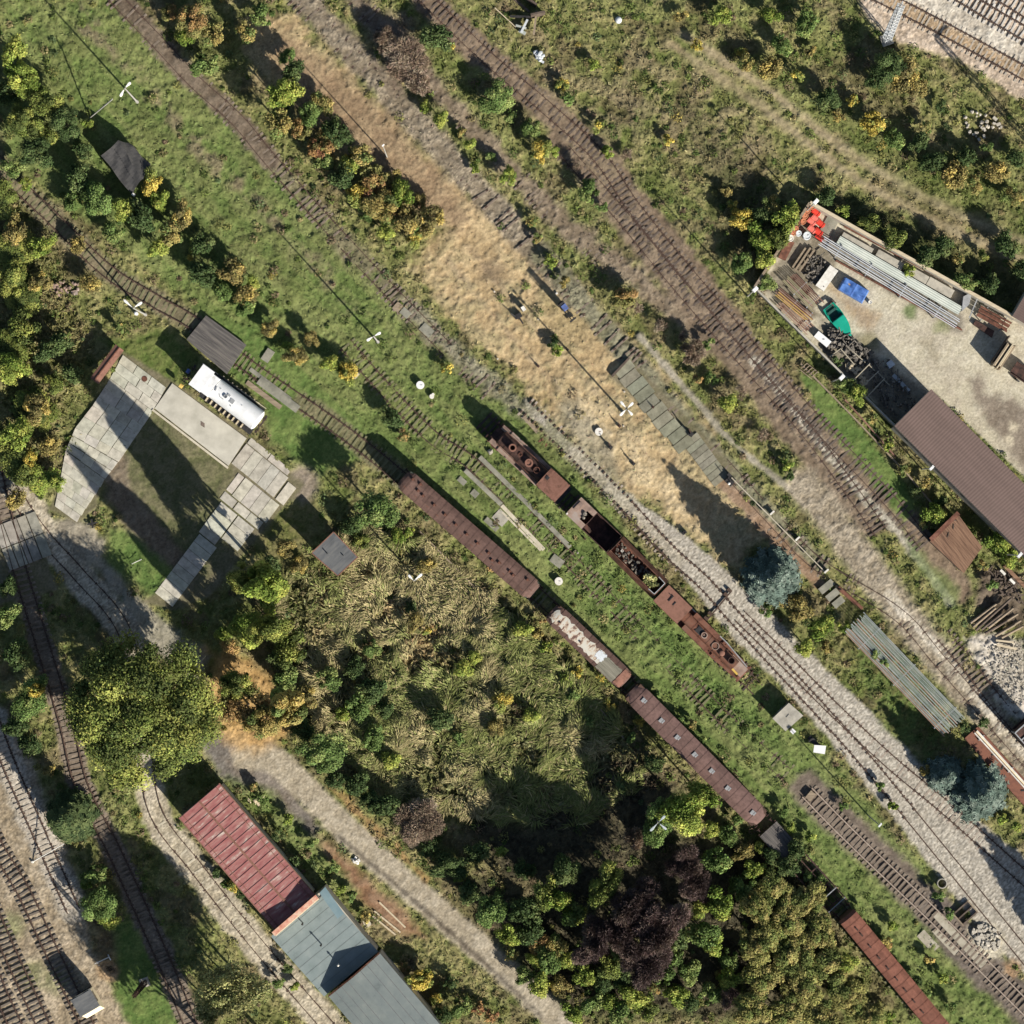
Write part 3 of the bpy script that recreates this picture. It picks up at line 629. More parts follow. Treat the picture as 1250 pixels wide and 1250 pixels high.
# ------------------------------------------------------------------ trees and shrubs
TY = {  # own leaf colours of each kind
 'G': [(.058,.09,.026), (.085,.125,.038), (.13,.16,.052)], 'D': [(.03,.048,.017), (.048,.07,.025), (.075,.095,.035)],
 'L': [(.09,.13,.025), (.15,.19,.04), (.24,.26,.06)], 'Y': [(.24,.19,.04), (.30,.24,.055), (.13,.15,.04)],
 'O': [(.20,.13,.055), (.26,.18,.07), (.13,.125,.045)], 'B': [(.085,.075,.03), (.15,.125,.045), (.24,.19,.06)],
 'P': [(.055,.04,.038), (.09,.066,.06), (.125,.094,.08)], 'W': [(.12,.09,.065), (.17,.13,.095), (.2,.16,.12)],
 'T': [(.065,.085,.025), (.115,.14,.035), (.20,.215,.055)], 'V': [(.14,.15,.06), (.22,.22,.09), (.30,.29,.13)],
 'S': [(.085,.122,.10), (.12,.168,.14), (.175,.22,.185)], 'C': [(.045,.07,.028), (.075,.105,.04), (.11,.14,.055)],
 'R': [(.17,.085,.045), (.20,.12,.05), (.11,.105,.04)], 'A': [(.14,.125,.045), (.20,.16,.055), (.085,.11,.035)], 'K': [(.11,.135,.04),(.19,.185,.06),(.27,.235,.085)]}
WORD = {'G': 'bright green', 'D': 'dark green', 'L': 'yellowish green', 'Y': 'bright yellow', 'O': 'orange-leaved', 'B': 'olive brown', 'P': 'dark purple-brown', 'W': 'bare brown',
        'T': 'olive green', 'V': 'pale green', 'S': 'blue-green', 'C': 'grey-green', 'R': 'reddish', 'K': 'golden olive', 'A': 'mottled gold-green'}
def crown(kind, R, hh, n, leaf, seed, twig=False, gap=.0):
    """crown of leaf clumps; R radius, hh height of the crown, its foot at z=0"""
    r = np.random.default_rng(seed); pal = np.array(TY[kind])*{'K': 1.1, 'T': 1.3, 'L': 1.4, 'V': 1.4}.get(kind, 1.6); nl = 34 if kind == 'K' else max(5, int(7+R*5.5)) if R < 6 else 170
    a = r.uniform(0, 2*PI, nl); rr = np.sqrt(r.random(nl))*R*(.72 if R < 6 else .88); z = hh*(.30+.5*(1-(rr/R)**2)*r.uniform(.5, 1.1, nl))
    lc = np.c_[rr*np.cos(a), rr*np.sin(a), z]; lr = R*r.uniform(.22, .46, nl)*(1 if R < 2.2 else .82 if R < 6 else .48)*(.8 if kind == 'K' else 1)
    lt = pal[r.choice(len(pal), nl, p=[.3, .28, .42] if kind in 'YOA' else [.33, .42, .25])]*r.uniform(.75, 1.3, (nl, 1))
    k = r.choice(nl, n, p=lr**2/np.sum(lr**2)); v = r.normal(0, 1, (n, 3)); v /= np.linalg.norm(v, axis=1)[:, None]
    v[:, 2] = np.where(r.random(n) < .75, np.abs(v[:, 2]), v[:, 2])
    rad = lr[k]*r.uniform(.55, 1.18, n)**.7
    c = lc[k]+v*rad[:, None]*np.array([1, 1, min(1.0, hh/R*.75)]); c[:, 2] = np.clip(c[:, 2], .05, None)
    if twig:
        d = v+r.normal(0, .4, (n, 3)); d /= np.linalg.norm(d, axis=1)[:, None]; s = np.cross(d, r.normal(0, 1, (n, 3))); s /= np.linalg.norm(s, axis=1)[:, None]
        L = (leaf*r.uniform(1.0, 2.4, n))[:, None]; w = leaf*.13
        q = np.stack([c-d*L/2-s*w, c-d*L/2+s*w, c+d*L/2+s*w*.5, c+d*L/2-s*w*.5], 1)
    else: q = rand_leaf(c, v, .45, np.full(n, leaf), r=r)
    cc = lt[k]*r.uniform(.65, 1.4, (n, 1))*r.uniform(.92, 1.08, (n, 3))
    if not twig:    # inner boughs, larger sprays deeper in the crown
        m = n//4; ki = k[:m]; ci = lc[ki]+v[:m]*lr[ki][:, None]*r.uniform(.05, .62, m)[:, None]*np.array([1, 1, min(1.0, hh/R*.75)]); ci[:, 2] = np.clip(ci[:, 2], .05, None)
        q = np.concatenate([q, rand_leaf(ci, v[:m], .1, np.full(m, leaf*2.4), .85, r)]); cc = np.concatenate([cc, lt[ki]*r.uniform(.7, 1.2, (m, 1))])
    return quad_mesh('crown', q, cc), lc, lr
def trunk(h, r0, tips, seed):
    b = MB(); b.cyl((0, 0, -.15), (0, 0, h*.5), r0, r0*.75, 8, False); b.cyl((0, 0, h*.5), (.05, .03, h*.85), r0*.75, r0*.35, 8)
    for (x, y, z) in tips[:7]:
        s = (0, 0, h*.42); m = (x*.5, y*.5, (h*.42+z)*.55); b.cyl(s, m, r0*.42, r0*.28, 6, False); b.cyl(m, (x, y, z), r0*.28, r0*.08, 6)
    return b
def conifer_mesh(kind, R, h, seed, z0=.08):
    r = np.random.default_rng(seed); pal = np.array(TY[kind]); Q = []; K = []
    nlev = int(8+h*1.0)
    for l in range(nlev):
        f = l/(nlev-1); z = h*(z0+(.99-z0)*f); rad = R*((1-f**1.6)**.9 if kind == 'S' else (1-f**1.35)**.8)*r.uniform(.85, 1.1)+.12; nb = max(6, int(17*(1-f*.8)+5)); a0 = r.uniform(0, 6)
        for q in range(nb):
            a = a0+2*PI*q/nb+r.normal(0, .12); rb = rad*r.uniform(.72, 1.12); d = np.array([math.cos(a), math.sin(a), -.22]); s = np.array([-d[1], d[0], 0])
            m = max(3, int(rb/.2)); tint = pal[r.choice(3, p=[.3, .45, .25])]*r.uniform(.75, 1.3)
            w0 = s*min(.42, rb*.28); z_ = np.array([0, 0, z-.03]); Q.append([z_-w0*.4, z_+w0*.4, d*rb*.9+w0+z_, d*rb*.9-w0+z_]); K.append(tint*.9)
            for i in range(m):
                t = (i+.4)/m; c = d*rb*t+np.array([0, 0, z+.10*math.sin(t*3)])
                for sd in (-1, 1):
                    L = .36*(1-.35*t)*(.7+.4*rb/R); e = d*.5+s*sd*.9+np.array([0, 0, r.normal(0, .25)]); e /= np.linalg.norm(e); w = np.cross(e, [0, 0, 1])*.075+np.array([0, 0, r.normal(0, .03)])
                    Q.append([c-w, c+w, c+e*L+w*.4, c+e*L-w*.4]); K.append(tint*r.uniform(.75, 1.35))
    return quad_mesh('crown', np.array(Q), np.array(K))
PROTO = {}
def proto(kind, size, var):
    key = (kind, size, var)
    if key not in PROTO:
        R, hh, n, lf = {'s': (.7, .9, 420, .17), 'm': (1.5, 1.9, 1700, .20), 'l': (2.7, 3.4, 5200, .22), 'x': (4.0, 5.0, 11000, .24)}[size]
        tw = kind in 'PW'
        if tw: n = int(n*2.4)
        cm, lc, lr = crown(kind, R, hh, n, lf, hash((ord(kind), len(size), ord(size), var)) % 9999, tw)
        tb = trunk(hh, .05+.03*R, [tuple(q) for q in lc], var).mesh('trunk', 'bark')
        PROTO[key] = (cm, tb, R, hh)
    return PROTO[key]
LAND = [('the white locomotive',278,487),('the dark plank deck',264,420),('the collapsed felt shed',152,205),('the rust shelter roof',131,443),('the small square shed',408,676),
 ('the upper brown coach',572,652),('the peeling coach',718,790),('the long vented coach',850,922),('the red coach',1085,1185),('the open frame wagon',985,1055),('the red sheet roof',300,1040),
 ('the blue-grey roof',400,1150),('the service road bend',330,935),('the road foot',600,1170),('the big olive tree',175,870),('the pale concrete pad',240,520),('the slab path elbow',320,610),
 ('the level crossing',70,660),('the yard corner with red drums',985,255),('the green boat',1024,392),('the brown shed roof',1160,560),('the rust plank roof',1167,663),('the log pile',1215,752),
 ('the long pipe rack',1105,825),('the rust plate with white pipes',1222,935),('the large blue spruce',942,705),('the concrete relay hut',961,876),('the stop block',985,970),('the four-headed lamp',765,499),
 ('the mossy slab walk',822,512),('the blue-cased winch',686,375),('the turnout',890,735),('the locomotive pit kerbs',640,620),('the top left lamp',152,108),('the middle left lamp',163,374),
 ('the twin lamp in the grass',456,410),('the thin pole by the bushes',470,190),('the white rubble',1190,150),('the lattice mast',1082,45),('the white ball',755,24),('the ruined beams at the top edge',640,15),
 ('the cream railcar',105,1222),('the white notice board',124,1173),('the white well lid',513,470),('the treetop lamp',803,1004),('the field lamp',505,705),('the rear loco tender',780,692),('the first rusty locomotive',645,560),
 ('the front rusty locomotive',860,775),('the second well lid',682,709),('the concrete ring',1150,1078),('the dry strip end',330,30),('the dark stain in the yard',1225,510),('the top right ochre track',1160,40)]
LL = set(); DIRS = ['right of','lower right of','below','lower left of','left of','upper left of','above','upper right of']
RANKW = ['', 'farther ', 'still farther ']
def veg_label(kind, noun, r, px, py):
    size = 'tiny' if r < 8 else 'small' if r < 12 else 'medium' if r < 18 else 'large' if r < 30 else 'spreading'
    order = sorted(LAND, key=lambda q: math.hypot(q[1]-px, q[2]-py))
    for k in range(6):
        n, x, y = order[k]; d = DIRS[int(round(math.atan2(py-y, px-x)/(PI/4))) % 8]; dist = math.hypot(px-x, py-y)*S
        word = 'just ' if dist < 5 else '' if dist < 14 else 'well '
        lb = f'{size} {WORD[kind]} {noun} {word}{d} {n}'
        if lb not in LL: LL.add(lb); return lb
        n2 = order[(k+1) % 6][0]; lb = f'{size} {WORD[kind]} {noun} {d} {n}, towards {n2}'
        if len(lb.split()) <= 16 and lb not in LL: LL.add(lb); return lb
    return lb
NOUN = {'S': 'spruce', 'C': 'pine'}
def plant(px, py, r, kind, h=None, size=None, noun=None, label=None, group=None):
    """a shrub or tree whose crown is seen centred at (px,py), crown radius r pixels, total height h metres"""
    R = r*S; big = h is not None and h > 4.2
    h = h or min(4.2, max(.8, R*1.75+.45)); z = h*.55; k = (H-z)/H; R *= k
    name = ('tree' if big else 'shrub') if kind not in 'SC' else ('spruce_tree' if kind == 'S' else 'pine_tree')
    noun = noun or NOUN.get(kind) or ('tree' if big else 'bush')
    l = P(px, py, z); l.z = gz(l.x, l.y)-.05
    t = thing(name, label or veg_label(kind, noun, r, px, py), 'tree' if big or kind in 'SC' else 'shrub', l, random.uniform(0, 6.28), group)
    if kind in 'SC':
        c = link('crown', conifer_mesh(kind, R, h, int(px+py)), t)
        b = MB(); b.cyl((0, 0, -.1), (0, 0, h*.93), .05+h*.018, .02, 8); b.build('trunk', 'bark', t); return t
    size = size or ('s' if R < 1.0 else 'm' if R < 2.0 else 'l' if R < 3.3 else 'x')
    cm, tb, r0, h0 = proto(kind, size, random.randrange(3)); th_ = h*.35 if big else .12*h
    c = link('crown', cm, t); ax = random.uniform(.84, 1.2); c.scale = (R/r0*ax, R/r0/ax*1.04, (h-th_)/h0); c.location.z = th_
    w = link('trunk', tb, t); w.scale = (max(.6, R/r0),)*2+((h*.9)/h0,)
    return t
V = """340 120 14 L 5;378 140 13 G 4;402 175 14 O;430 205 13 L;475 265 13 G;448 235 12 R;510 280 12 G;235 25 20 O;262 42 15 A;225 48 12 L;250 78 16 G;300 40 14 A;322 18 15 G;205 15 10 O
355 108 18 L 4;343 150 17 A 4;392 128 15 A;370 158 13 O;386 182 13 R;412 160 17 D;396 196 12 G;440 190 16 A;420 216 16 D;436 236 14 Y;457 214 16 O;466 250 20 A;490 238 16 L;500 266 18 B;472 286 12 L;526 270 16 B;506 291 10 Y;446 262 10 G;485 262 12 O;360 90 13 D 3.6;350 70 10 G;480 215 10 A;512 248 10 B;425 190 9 Y
15 65 18 L 4;30 96 22 L 4;57 122 22 T 4;80 150 20 D 4;30 150 20 T 4;10 112 17 D;85 140 9 O;106 150 8 L;46 190 20 D 4;98 215 16 D;120 240 22 G;152 252 16 L;186 224 14 Y;196 245 12 L;175 266 18 D;210 285 16 A;222 262 14 B;246 300 14 D;190 302 14 L;250 335 16 D;282 330 16 B;300 360 13 B;310 343 10 L;100 185 12 D;90 245 12 G;140 280 14 G;270 355 12 G;235 310 9 Y;60 165 14 T
15 300 28 T 1.7;30 362 26 T 1.6;8 430 30 T 1.9;42 500 28 T 1.6;12 560 30 T 1.8;52 585 18 L 1.4;5 245 24 T 2;14 205 13 G;30 225 9 L;20 280 16 B;50 300 14 L;15 340 20 T;50 345 12 B;30 400 18 T;15 450 20 L;45 500 16 B;20 530 18 L;60 545 12 B;30 580 14 T;95 300 10 B;110 345 12 B;145 400 9 A;75 420 14 D 4;55 430 12 D 4;90 455 12 D 4;65 470 12 T;38 560 10 Y;70 590 10 L;20 610 12 B
360 435 12 B;400 442 12 L;424 455 13 Y;380 415 10 B;330 400 10 B;350 425 9 L;300 375 11 G;480 510 13 D;492 532 9 O;545 450 9 Y;460 625 30 G 7;428 640 12 D 3;485 655 10 L;500 650 8 L;440 660 10 T;520 690 10 B
330 735 14 L;302 768 22 L 3.5;280 790 12 O;275 775 12 L;330 690 11 D;350 670 12 B;365 690 10 B;320 720 10 V;452 790 12 G;400 830 15 G;455 840 17 D;438 860 16 G;420 870 10 L;520 770 7 Y;528 766 5 O;562 815 13 L;613 854 12 Y;535 876 15 D;455 900 14 G;505 760 11 B;580 800 10 L;500 740 9 D;470 865 11 D;560 900 10 G;605 890 11 B;650 875 11 L;395 918 28 G 5;368 890 14 D;480 930 13 L;432 815 12 D;340 800 14 D;350 830 16 G;375 850 13 B;410 950 12 D;435 955 14 D
605 120 22 G 3.2;648 155 12 G;622 142 10 G;660 185 13 Y;676 184 7 L;550 56 8 Y;536 48 18 D 3;495 72 28 W 3;470 50 14 W;510 100 14 W;520 130 10 L;541 146 11 L;573 175 10 L;582 205 9 L;620 215 11 L;565 162 8 A;720 234 14 G 2.6;733 252 10 G;728 155 9 Y;726 80 10 L;686 104 10 Y;692 122 10 G;706 200 10 W 2;742 185 9 L;815 170 8 Y;765 188 8 W;600 190 8 G;760 365 14 O;775 375 10 W;805 398 10 W;845 430 14 W;866 420 9 G;870 462 10 G;852 464 8 O;892 492 13 L;835 410 8 W;905 480 10 W;930 530 9 W;960 568 9 L;965 580 7 D;650 270 9 A;672 320 10 L;690 345 9 B;655 290 8 A;680 430 9 L 1.6;675 420 9 D 1.5
1062 150 15 Y;1040 124 9 Y;975 92 10 Y;1084 80 20 D 4;1105 92 18 B 3;1070 100 12 D;1092 170 12 G;1120 175 12 D;940 84 14 B;912 78 11 A;905 62 8 Y;895 250 8 Y;907 266 14 Y;930 290 18 L 3;884 232 10 B;942 250 12 A;960 265 17 L;925 262 12 D;905 320 13 G;935 320 14 L;950 290 13 T 4;1010 120 14 D;1025 140 10 B;1140 200 14 D;1165 215 16 B;1190 225 12 A;1180 190 12 D;1215 210 14 B;1235 240 12 A;1120 110 12 B;1150 130 9 D;1130 155 10 A;1240 195 12 D;955 55 12 G;985 30 14 G;940 20 12 L;1205 180 10 G;880 20 12 L;850 55 9 Y;830 20 10 B;990 62 8 B
1130 312 14 D;1180 342 13 G;1210 348 12 D;1090 290 14 T;1150 300 12 D;1060 272 12 T;1030 258 10 L;1110 330 9 L;1170 318 9 A;1228 300 16 D;1245 330 12 D;1010 240 12 D;1200 310 10 T;935 345 11 G 2.4
1046 482 12 L;1030 470 11 G;1022 440 8 D;1140 625 15 L;1128 640 9 A;1118 600 10 D;1130 590 9 B;1216 660 15 L;1232 680 12 L;1246 690 10 A;1210 715 9 G;1200 690 8 A;1105 575 9 A;1085 545 8 L;1065 510 9 A;1150 610 9 D;1178 887 9 D;1200 882 10 D 1.4
945 706 38 S 10;1200 970 38 S 8;1157 948 20 S 6;972 742 17 B;1000 765 16 L;985 790 13 L;960 735 12 A;1010 790 10 B;1030 765 9 L;1068 798 8 G 2.4;1080 808 7 G 2.4;935 745 10 G;1130 938 9 B;1240 1010 9 L;1225 1000 8 L
835 990 32 L 6;800 1002 22 G 5;855 970 18 L 5;775 1022 12 W 3;735 1075 24 T 6;680 1094 15 L 5;696 1112 16 G 4;780 1104 36 P 6.6;738 1138 30 P 6;805 1128 34 P 6.6;834 1052 22 P 4;790 1172 28 P 4.4;722 1160 20 P 3;850 1082 20 P 4;765 1140 26 P 6;690 1060 20 D 5;330 768 22 T 9;356 792 19 T 8;300 705 20 T 10;665 1085 18 T 5;640 1110 16 D 4.6;755 1160 11 G 3;828 1140 13 D 3;875 1048 16 G 4;880 1100 19 L 4;886 1112 9 Y 3.5;905 1080 16 G;857 1140 18 G 3.5;842 1185 14 G;660 1150 13 O;677 1156 14 A;668 1170 16 G;645 1110 12 D;625 1165 10 A;602 1112 22 G 4;620 1140 13 L 3;700 1110 15 L 3;655 1170 13 L;740 1180 15 T 3;715 1190 14 L;870 1150 14 L 3;890 1170 13 G;850 1110 13 L 3;825 1215 14 L;810 1190 13 G 3;690 1170 13 L;745 1225 14 L;645 1135 16 D;662 1200 16 L;686 1206 14 B;722 1220 16 G;772 1212 18 L;800 1206 9 O;760 1238 16 G;700 1235 14 L;891 1195 14 L;880 1190 8 O;866 1215 14 G;890 1218 11 P;640 1190 12 G;735 1195 14 D;820 1170 14 G;760 1195 12 D;790 1235 13 T;840 1225 12 D;510 1004 28 W 3.2;545 1058 20 D 4;560 1070 10 L;612 1040 9 L;575 1090 14 D;525 1035 12 D;470 985 16 D;450 975 12 D;580 1040 14 D;640 1060 12 D;760 960 10 D;800 930 12 D
720 880 8 G;752 878 8 V;770 900 8 G;660 760 8 O;656 775 9 A;668 790 9 L;745 860 9 Y;735 825 8 Y;705 818 9 Y;690 830 10 L;640 770 12 L;700 850 10 G;780 880 8 Y;620 700 9 A;600 690 8 O;580 670 8 L;560 650 7 L;830 880 8 G;845 885 7 O;860 905 8 G;800 850 8 G;910 970 7 G;870 1010 12 L;890 1020 12 G;905 1040 12 B;920 1060 12 L;930 1035 9 L;955 990 9 G;965 1010 8 L;985 1040 10 A;990 1020 8 L;960 1060 13 D;940 1045 11 D;900 1000 9 G;1000 1075 9 G;970 1040 12 D 3;986 1070 7 G 2.6
948 1088 24 K 3.4;985 1100 24 K 3.2;922 1110 22 K 3.2;958 1125 26 K 3.6;1000 1140 24 K 3.4;925 1150 26 K 3.6;968 1165 28 K 3.8;1015 1180 26 K 3.4;930 1195 27 K 3.6;980 1205 28 K 3.8;1035 1215 24 K 3.2;915 1232 24 K 3.4;955 1240 27 K 3.6;1005 1242 26 K 3.6;1062 1240 20 K 3;1030 1175 14 L;1085 1242 10 L;960 1215 8 Y;920 1085 12 A
1050 1115 8 G;1080 1150 10 B;1090 1130 8 L;1105 1190 10 D;1120 1200 9 D;1085 1155 7 O;1130 1215 9 G;1160 1230 9 G;1150 1195 8 L;1135 1170 8 B;1160 1115 9 G;1145 1095 9 G;1075 960 7 G;1090 985 7 L;1030 985 7 G
176 868 98 T 14 big;300 862 34 O 6;322 880 20 A 8;290 835 20 T 7;285 1206 40 V 13;262 1190 14 V 8;255 1235 16 V 6;80 1002 33 C 10;115 1066 14 G 2.6;120 1106 22 G 4;132 1120 14 L 3;105 1080 8 L;38 850 24 G 4;45 842 10 Y 4.4;20 800 18 D 4;12 750 14 G 4;10 715 12 D;20 890 14 D;35 910 14 D;60 940 10 B;512 1195 14 Y 3;532 1220 9 Y 2.4;505 1205 9 A;562 1228 13 G;582 1232 10 R;600 1240 10 R;540 1240 11 D;495 1180 8 O;550 1200 10 D;372 1150 8 L;352 1160 8 G;350 1180 9 D;340 1200 9 G;360 1205 7 L;282 1082 9 Y;275 1078 7 G;262 1065 7 D;295 1090 8 D;430 1095 9 G;405 1060 10 G;380 1030 9 G;350 1000 9 L;320 975 10 G;310 960 7 O;415 1085 9 L;445 1120 8 B;340 1020 10 D;360 1050 10 D;480 1190 9 D"""
ROWS = [q.split() for q in V.replace('\n', ';').split(';') if len(q.split()) >= 4]  # olive trees between slab drive and field are added to shade the slabs
def boost(q):
    x, y, h = float(q[0]), float(q[1]), float(q[4])
    return h*1.6 if (560 < x < 930 and y > 960 and h < 8) else h*1.4 if (x < 110 and y < 200) or (300 < x < 420 and y < 180) else h
small = sorted([q for q in ROWS if len(q) < 5 or float(q[4]) <= 4.2], key=lambda q: -float(q[2]))
REST = small[282:]; UND = []
for q in REST:
    px, py, r = map(float, q[:3]); R = r*S; h = min(4.2, max(.8, R*1.75+.45)) if len(q) < 5 else float(q[4]); k = q[3]
    cm, lc, lr = crown(k, R, h*.9, 330 if k not in 'PW' else 480, .18, int(px*3+py), k in 'PW'); co_ = np.empty(len(cm.vertices)*3, np.float32); cm.vertices.foreach_get('co', co_)
    cc_ = np.empty(len(cm.vertices)*4, np.float32); cm.color_attributes['col'].data.foreach_get('color', cc_); bpy.data.meshes.remove(cm)
    l = P(px, py, h*.55); UND.append((co_.reshape(-1, 4, 3)+np.array([l.x, l.y, gz(l.x, l.y)]), cc_.reshape(-1, 4, 4)[:, 0, :3]))
stuff('undergrowth', quad_mesh('undergrowth', np.concatenate([u[0] for u in UND]), np.concatenate([u[1] for u in UND])))
for q in ROWS:
    if q in REST: continue
    px, py, r = map(float, q[:3]); r *= 1.14 if r < 30 else 1.0; kind = q[3]; h = boost(q) if len(q) > 4 else None
    if len(q) > 5:      # the big tree
        l = P(px, py, 8); l.z = 0; R = r*S*.97
        t = thing('tree', 'huge olive green broad-crowned tree overhanging the tracks left of the red roof', 'tree', l)
        cm, lc, lr = crown('T', R, 9.5, 42000, .27, 5)
        c = link('crown', cm, t); c.location.z = 3.5; trunk(13, .45, [(x, y, z+3.5) for x, y, z in lc[::6]], 3).build('trunk', 'bark', t)
    else: plant(px, py, r, kind, h)
# tall trees just outside the frame whose shade falls into it
for px, py, r, k, h, lb in ((1345,1195,34,'S',11,'tall spruce beyond the right edge shading the running lines'),(1318,1140,26,'S',9,'spruce beyond the right edge nearest the running lines'),
                            (322,1290,58,'T',15,'broad tree beyond the bottom edge shading the long track'),(285,1330,55,'T',15,'tree beyond the bottom edge left of the gabled building')):
    plant(px, py, r, k, h, label=lb)

# slender tall tree between the slab drive and the field: its long shade crosses the slabs
def tall_tree(px, py, r, h, kind, n, label, z0=.2):
    z = h*.6; l = P(px, py, z); l.z = 0; R = r*S*(H-z)/H; t = thing('tree', label, 'tree', l)
    rr = np.random.default_rng(int(px)); cm, lc, lr = crown(kind, R, R*2, n, .26, int(py)); c = link('crown', cm, t); c.scale = (1, 1, h*(1-z0)/(R*2)*.95); c.location.z = h*z0
    trunk(h*.95, .18, [(x, y, h*z0+q*h*(1-z0)/(R*2)) for x, y, q in lc[:7]], 5).build('trunk', 'bark', t)
tall_tree(318, 714, 29, 23, 'L', 17000, 'tall pale crowned tree between the slab drive and the overgrown field', .03)
tall_tree(347, 866, 26, 24, 'A', 16000, 'tall gold-green tree at the edge of the orange leaf litter', .05)
# ------------------------------------------------------------------ rolling stock
def roof_shape(L, W, z0, rise, chx=.9, chy=.28, drop=.25):
    """arched roof with rounded-off ends"""
    def fn(u, v):
        x = (u-.5)*L; e = max(0.0, abs(x)-(L/2-chx))/chx; hw = W/2*(1-chy*e*e)
        y = (v-.5)*2*hw; return (x, y, z0+rise*(1-(2*(v-.5))**2)-drop*e*e)
    return fn
WHEEL = None
def wheelset(parent, x, gauge=1.43, r=.45, z=.7, name='wheelset'):
    b = MB()
    for s in (-1, 1): b.cyl((0, s*(gauge/2-.06), 0), (0, s*(gauge/2+.07), 0), r, r, 18)
    b.cyl((0, -gauge/2, 0), (0, gauge/2, 0), .08, .08, 8)
    o = b.build(name, 'rust_dk', parent); o.location = (x, 0, z); return o
def buffers(parent, L, z=1.05):
    for sx in (-1, 1):
        for sy in (-1, 1):
            b = MB(); b.cyl((0, 0, 0), (sx*.42, 0, 0), .09, .09, 8); b.cyl((sx*.42, 0, 0), (sx*.50, 0, 0), .24, .24, 12)
            o = b.build('buffer', 'rust_dk', parent); o.location = (sx*L/2, sy*.87, z)
def bogie(parent, x):
    b = MB()
    for s in (-1, 1): b.box((0, s*.95, .72), (3.1, .12, .3)); b.box((0, s*.95, .55), (.9, .16, .3))
    b.box((0, 0, .75), (.5, 1.9, .25)); o = b.build('bogie', 'steel_dk', parent); o.location = (x, 0, 0)
    for q in (-1.15, 1.15): wheelset(o, q)
def coach(label, a, b_, wpx, roofm, sidem, rise=.42, z0=3.3, nwin=9, vents=(), ventkind=None, cat='railway coach', group=None, seams=1.0, chx=.9, chy=.3, axles='bogie'):
    zr = z0+rise; A = P(*a, zr); B = P(*b_, zr); L = (B-A).length; mid = (A+B)/2; rz = math.atan2(B.y-A.y, B.x-A.x)
    W = wpx*S*(H-zr)/H; t = thing('railway_coach', label, cat, (mid.x, mid.y, 0.05), rz, group); F = Frame(mid, rz)
    w = MB(); w.box((0, 0, 2.15), (L-.5, W-.22, 2.3)); w.box((-L/2+.2, 0, 2.1), (.3, W*.72, 2.2)); w.box((L/2-.2, 0, 2.1), (.3, W*.72, 2.2)); w.build('body', sidem, t)
    u = MB(); u.box((0, 0, .92), (L-.2, W-.5, .22)); u.box((0, 0, .6), (2.4, W-.9, .5)); u.build('underframe', 'steel_dk', t)
    r = MB(); np_ = max(4, int(L/1.0)); nu = np_*3; Rr = random.Random(int(L*100)); base = {'coach_roof': (.122,.074,.061), 'coach_roof_b': (.140,.086,.075), 'coach_roof_r': (.19,.080,.055)}[roofm]
    r.grid(roof_shape(L, W, z0, rise, chx, chy), nu, 14, thick=.06)
    tint = [[Rr.uniform(.84, 1.16) for _ in range(3)] for _ in range(np_+1)]
    for fi in range(len(r.f)):
        g = fi % (nu*14); k = tint[(g//14)//3][0 if g % 14 < 4 else 1 if g % 14 < 10 else 2]; r.col[fi] = tuple(c*k for c in base)
    if seams:
        f = roof_shape(L, W, z0+.012, rise, chx, chy); n = int(L/seams)
        for k in range(1, n):
            uu = k/n; pts = [f(uu, j/10) for j in range(11)]; r.tube(pts, .018, 4, col=tuple(c*.8 for c in base))
    ro = r.build('roof', 'roofsheet', t, smooth=False)
    wm = MB().box((0, 0, 0), (.95, .05, .85)).mesh('window', 'glass')
    for s in (-1, 1):
        for k in range(nwin):
            o = link('window', wm, t); o.location = (-L/2+1.6+(L-3.2)*k/max(1, nwin-1), s*(W/2-.10), 2.35)
    dm = MB().box((0, 0, 0), (.75, .05, 1.9)).mesh('door', sidem)
    for s in (-1, 1):
        for q in (-1, 1): o = link('door', dm, t); o.location = (q*(L/2-.72), s*(W/2-.09), 2.05)
    if axles == 'bogie': bogie(t, -L/2+2.8); bogie(t, L/2-2.8)
    else: wheelset(t, -L*.28); wheelset(t, L*.28)
    buffers(t, L-.1)
    vm = {'hood': MB().box((0, 0, .10), (.24, .30, .22), top=(.8, .9)).box((.20, .06, .06), (.14, .10, .10)).mesh('roof_vent', 'rust'),
          'square': MB().box((-.14, -.02, .05), (.34, .5, .10)).box((.16, .03, .04), (.16, .42, .08)).mesh('roof_vent', 'steel_gy'),
          'slot': MB().box((0, 0, .05), (.42, .17, .12)).mesh('roof_vent', 'rust_dk')}
    if ventkind:
        for (x, y) in vents:
            q = F(x, y, zr); o = link('roof_vent', vm[ventkind], ro); yy = max(-W/2+.2, min(W/2-.2, q[1]))
            o.location = (q[0], yy, z0+rise*(1-(2*yy/W)**2)); o.rotation_euler = (0, 0, random.gauss(0, .06))
    return t, F, ro, L, W
V1 = [(480+x*.152, 570+y*.152) for x, y in ((158,98),(218,138),(200,190),(240,230),(328,305),(415,382),(502,462),(590,540),(676,612),(765,690),(793,748),(850,768),(935,838),(962,868),(1078,905))]
t, F, ro, L, W = coach('long brown roofed coach with small roof vents, standing beside the grassy field', (491.5, 583), (652.5, 723), 27.5, 'coach_roof', 'coach_side', vents=V1, ventkind='hood', seams=.9)
pm = MB().box((0, 0, .012), (.34, .06, .03)).mesh('roof_bracket', 'rust_red')
for x, y in ((92,158),(180,238),(275,318),(352,388),(448,468),(538,548),(628,630),(708,700),(798,782),(885,858),(1028,985),(1105,990)):
    q = F(480+x*.152, 570+y*.152, 3.5); o = link('roof_bracket', pm, ro); o.location = (q[0], q[1], 3.3+.42*(1-(2*q[1]/W)**2))
V3 = [(786.6,855.5),(808,880),(827.5,900.5),(848.6,921.5),(869.3,941.5),(889,962.5),(919.5,992.5)]
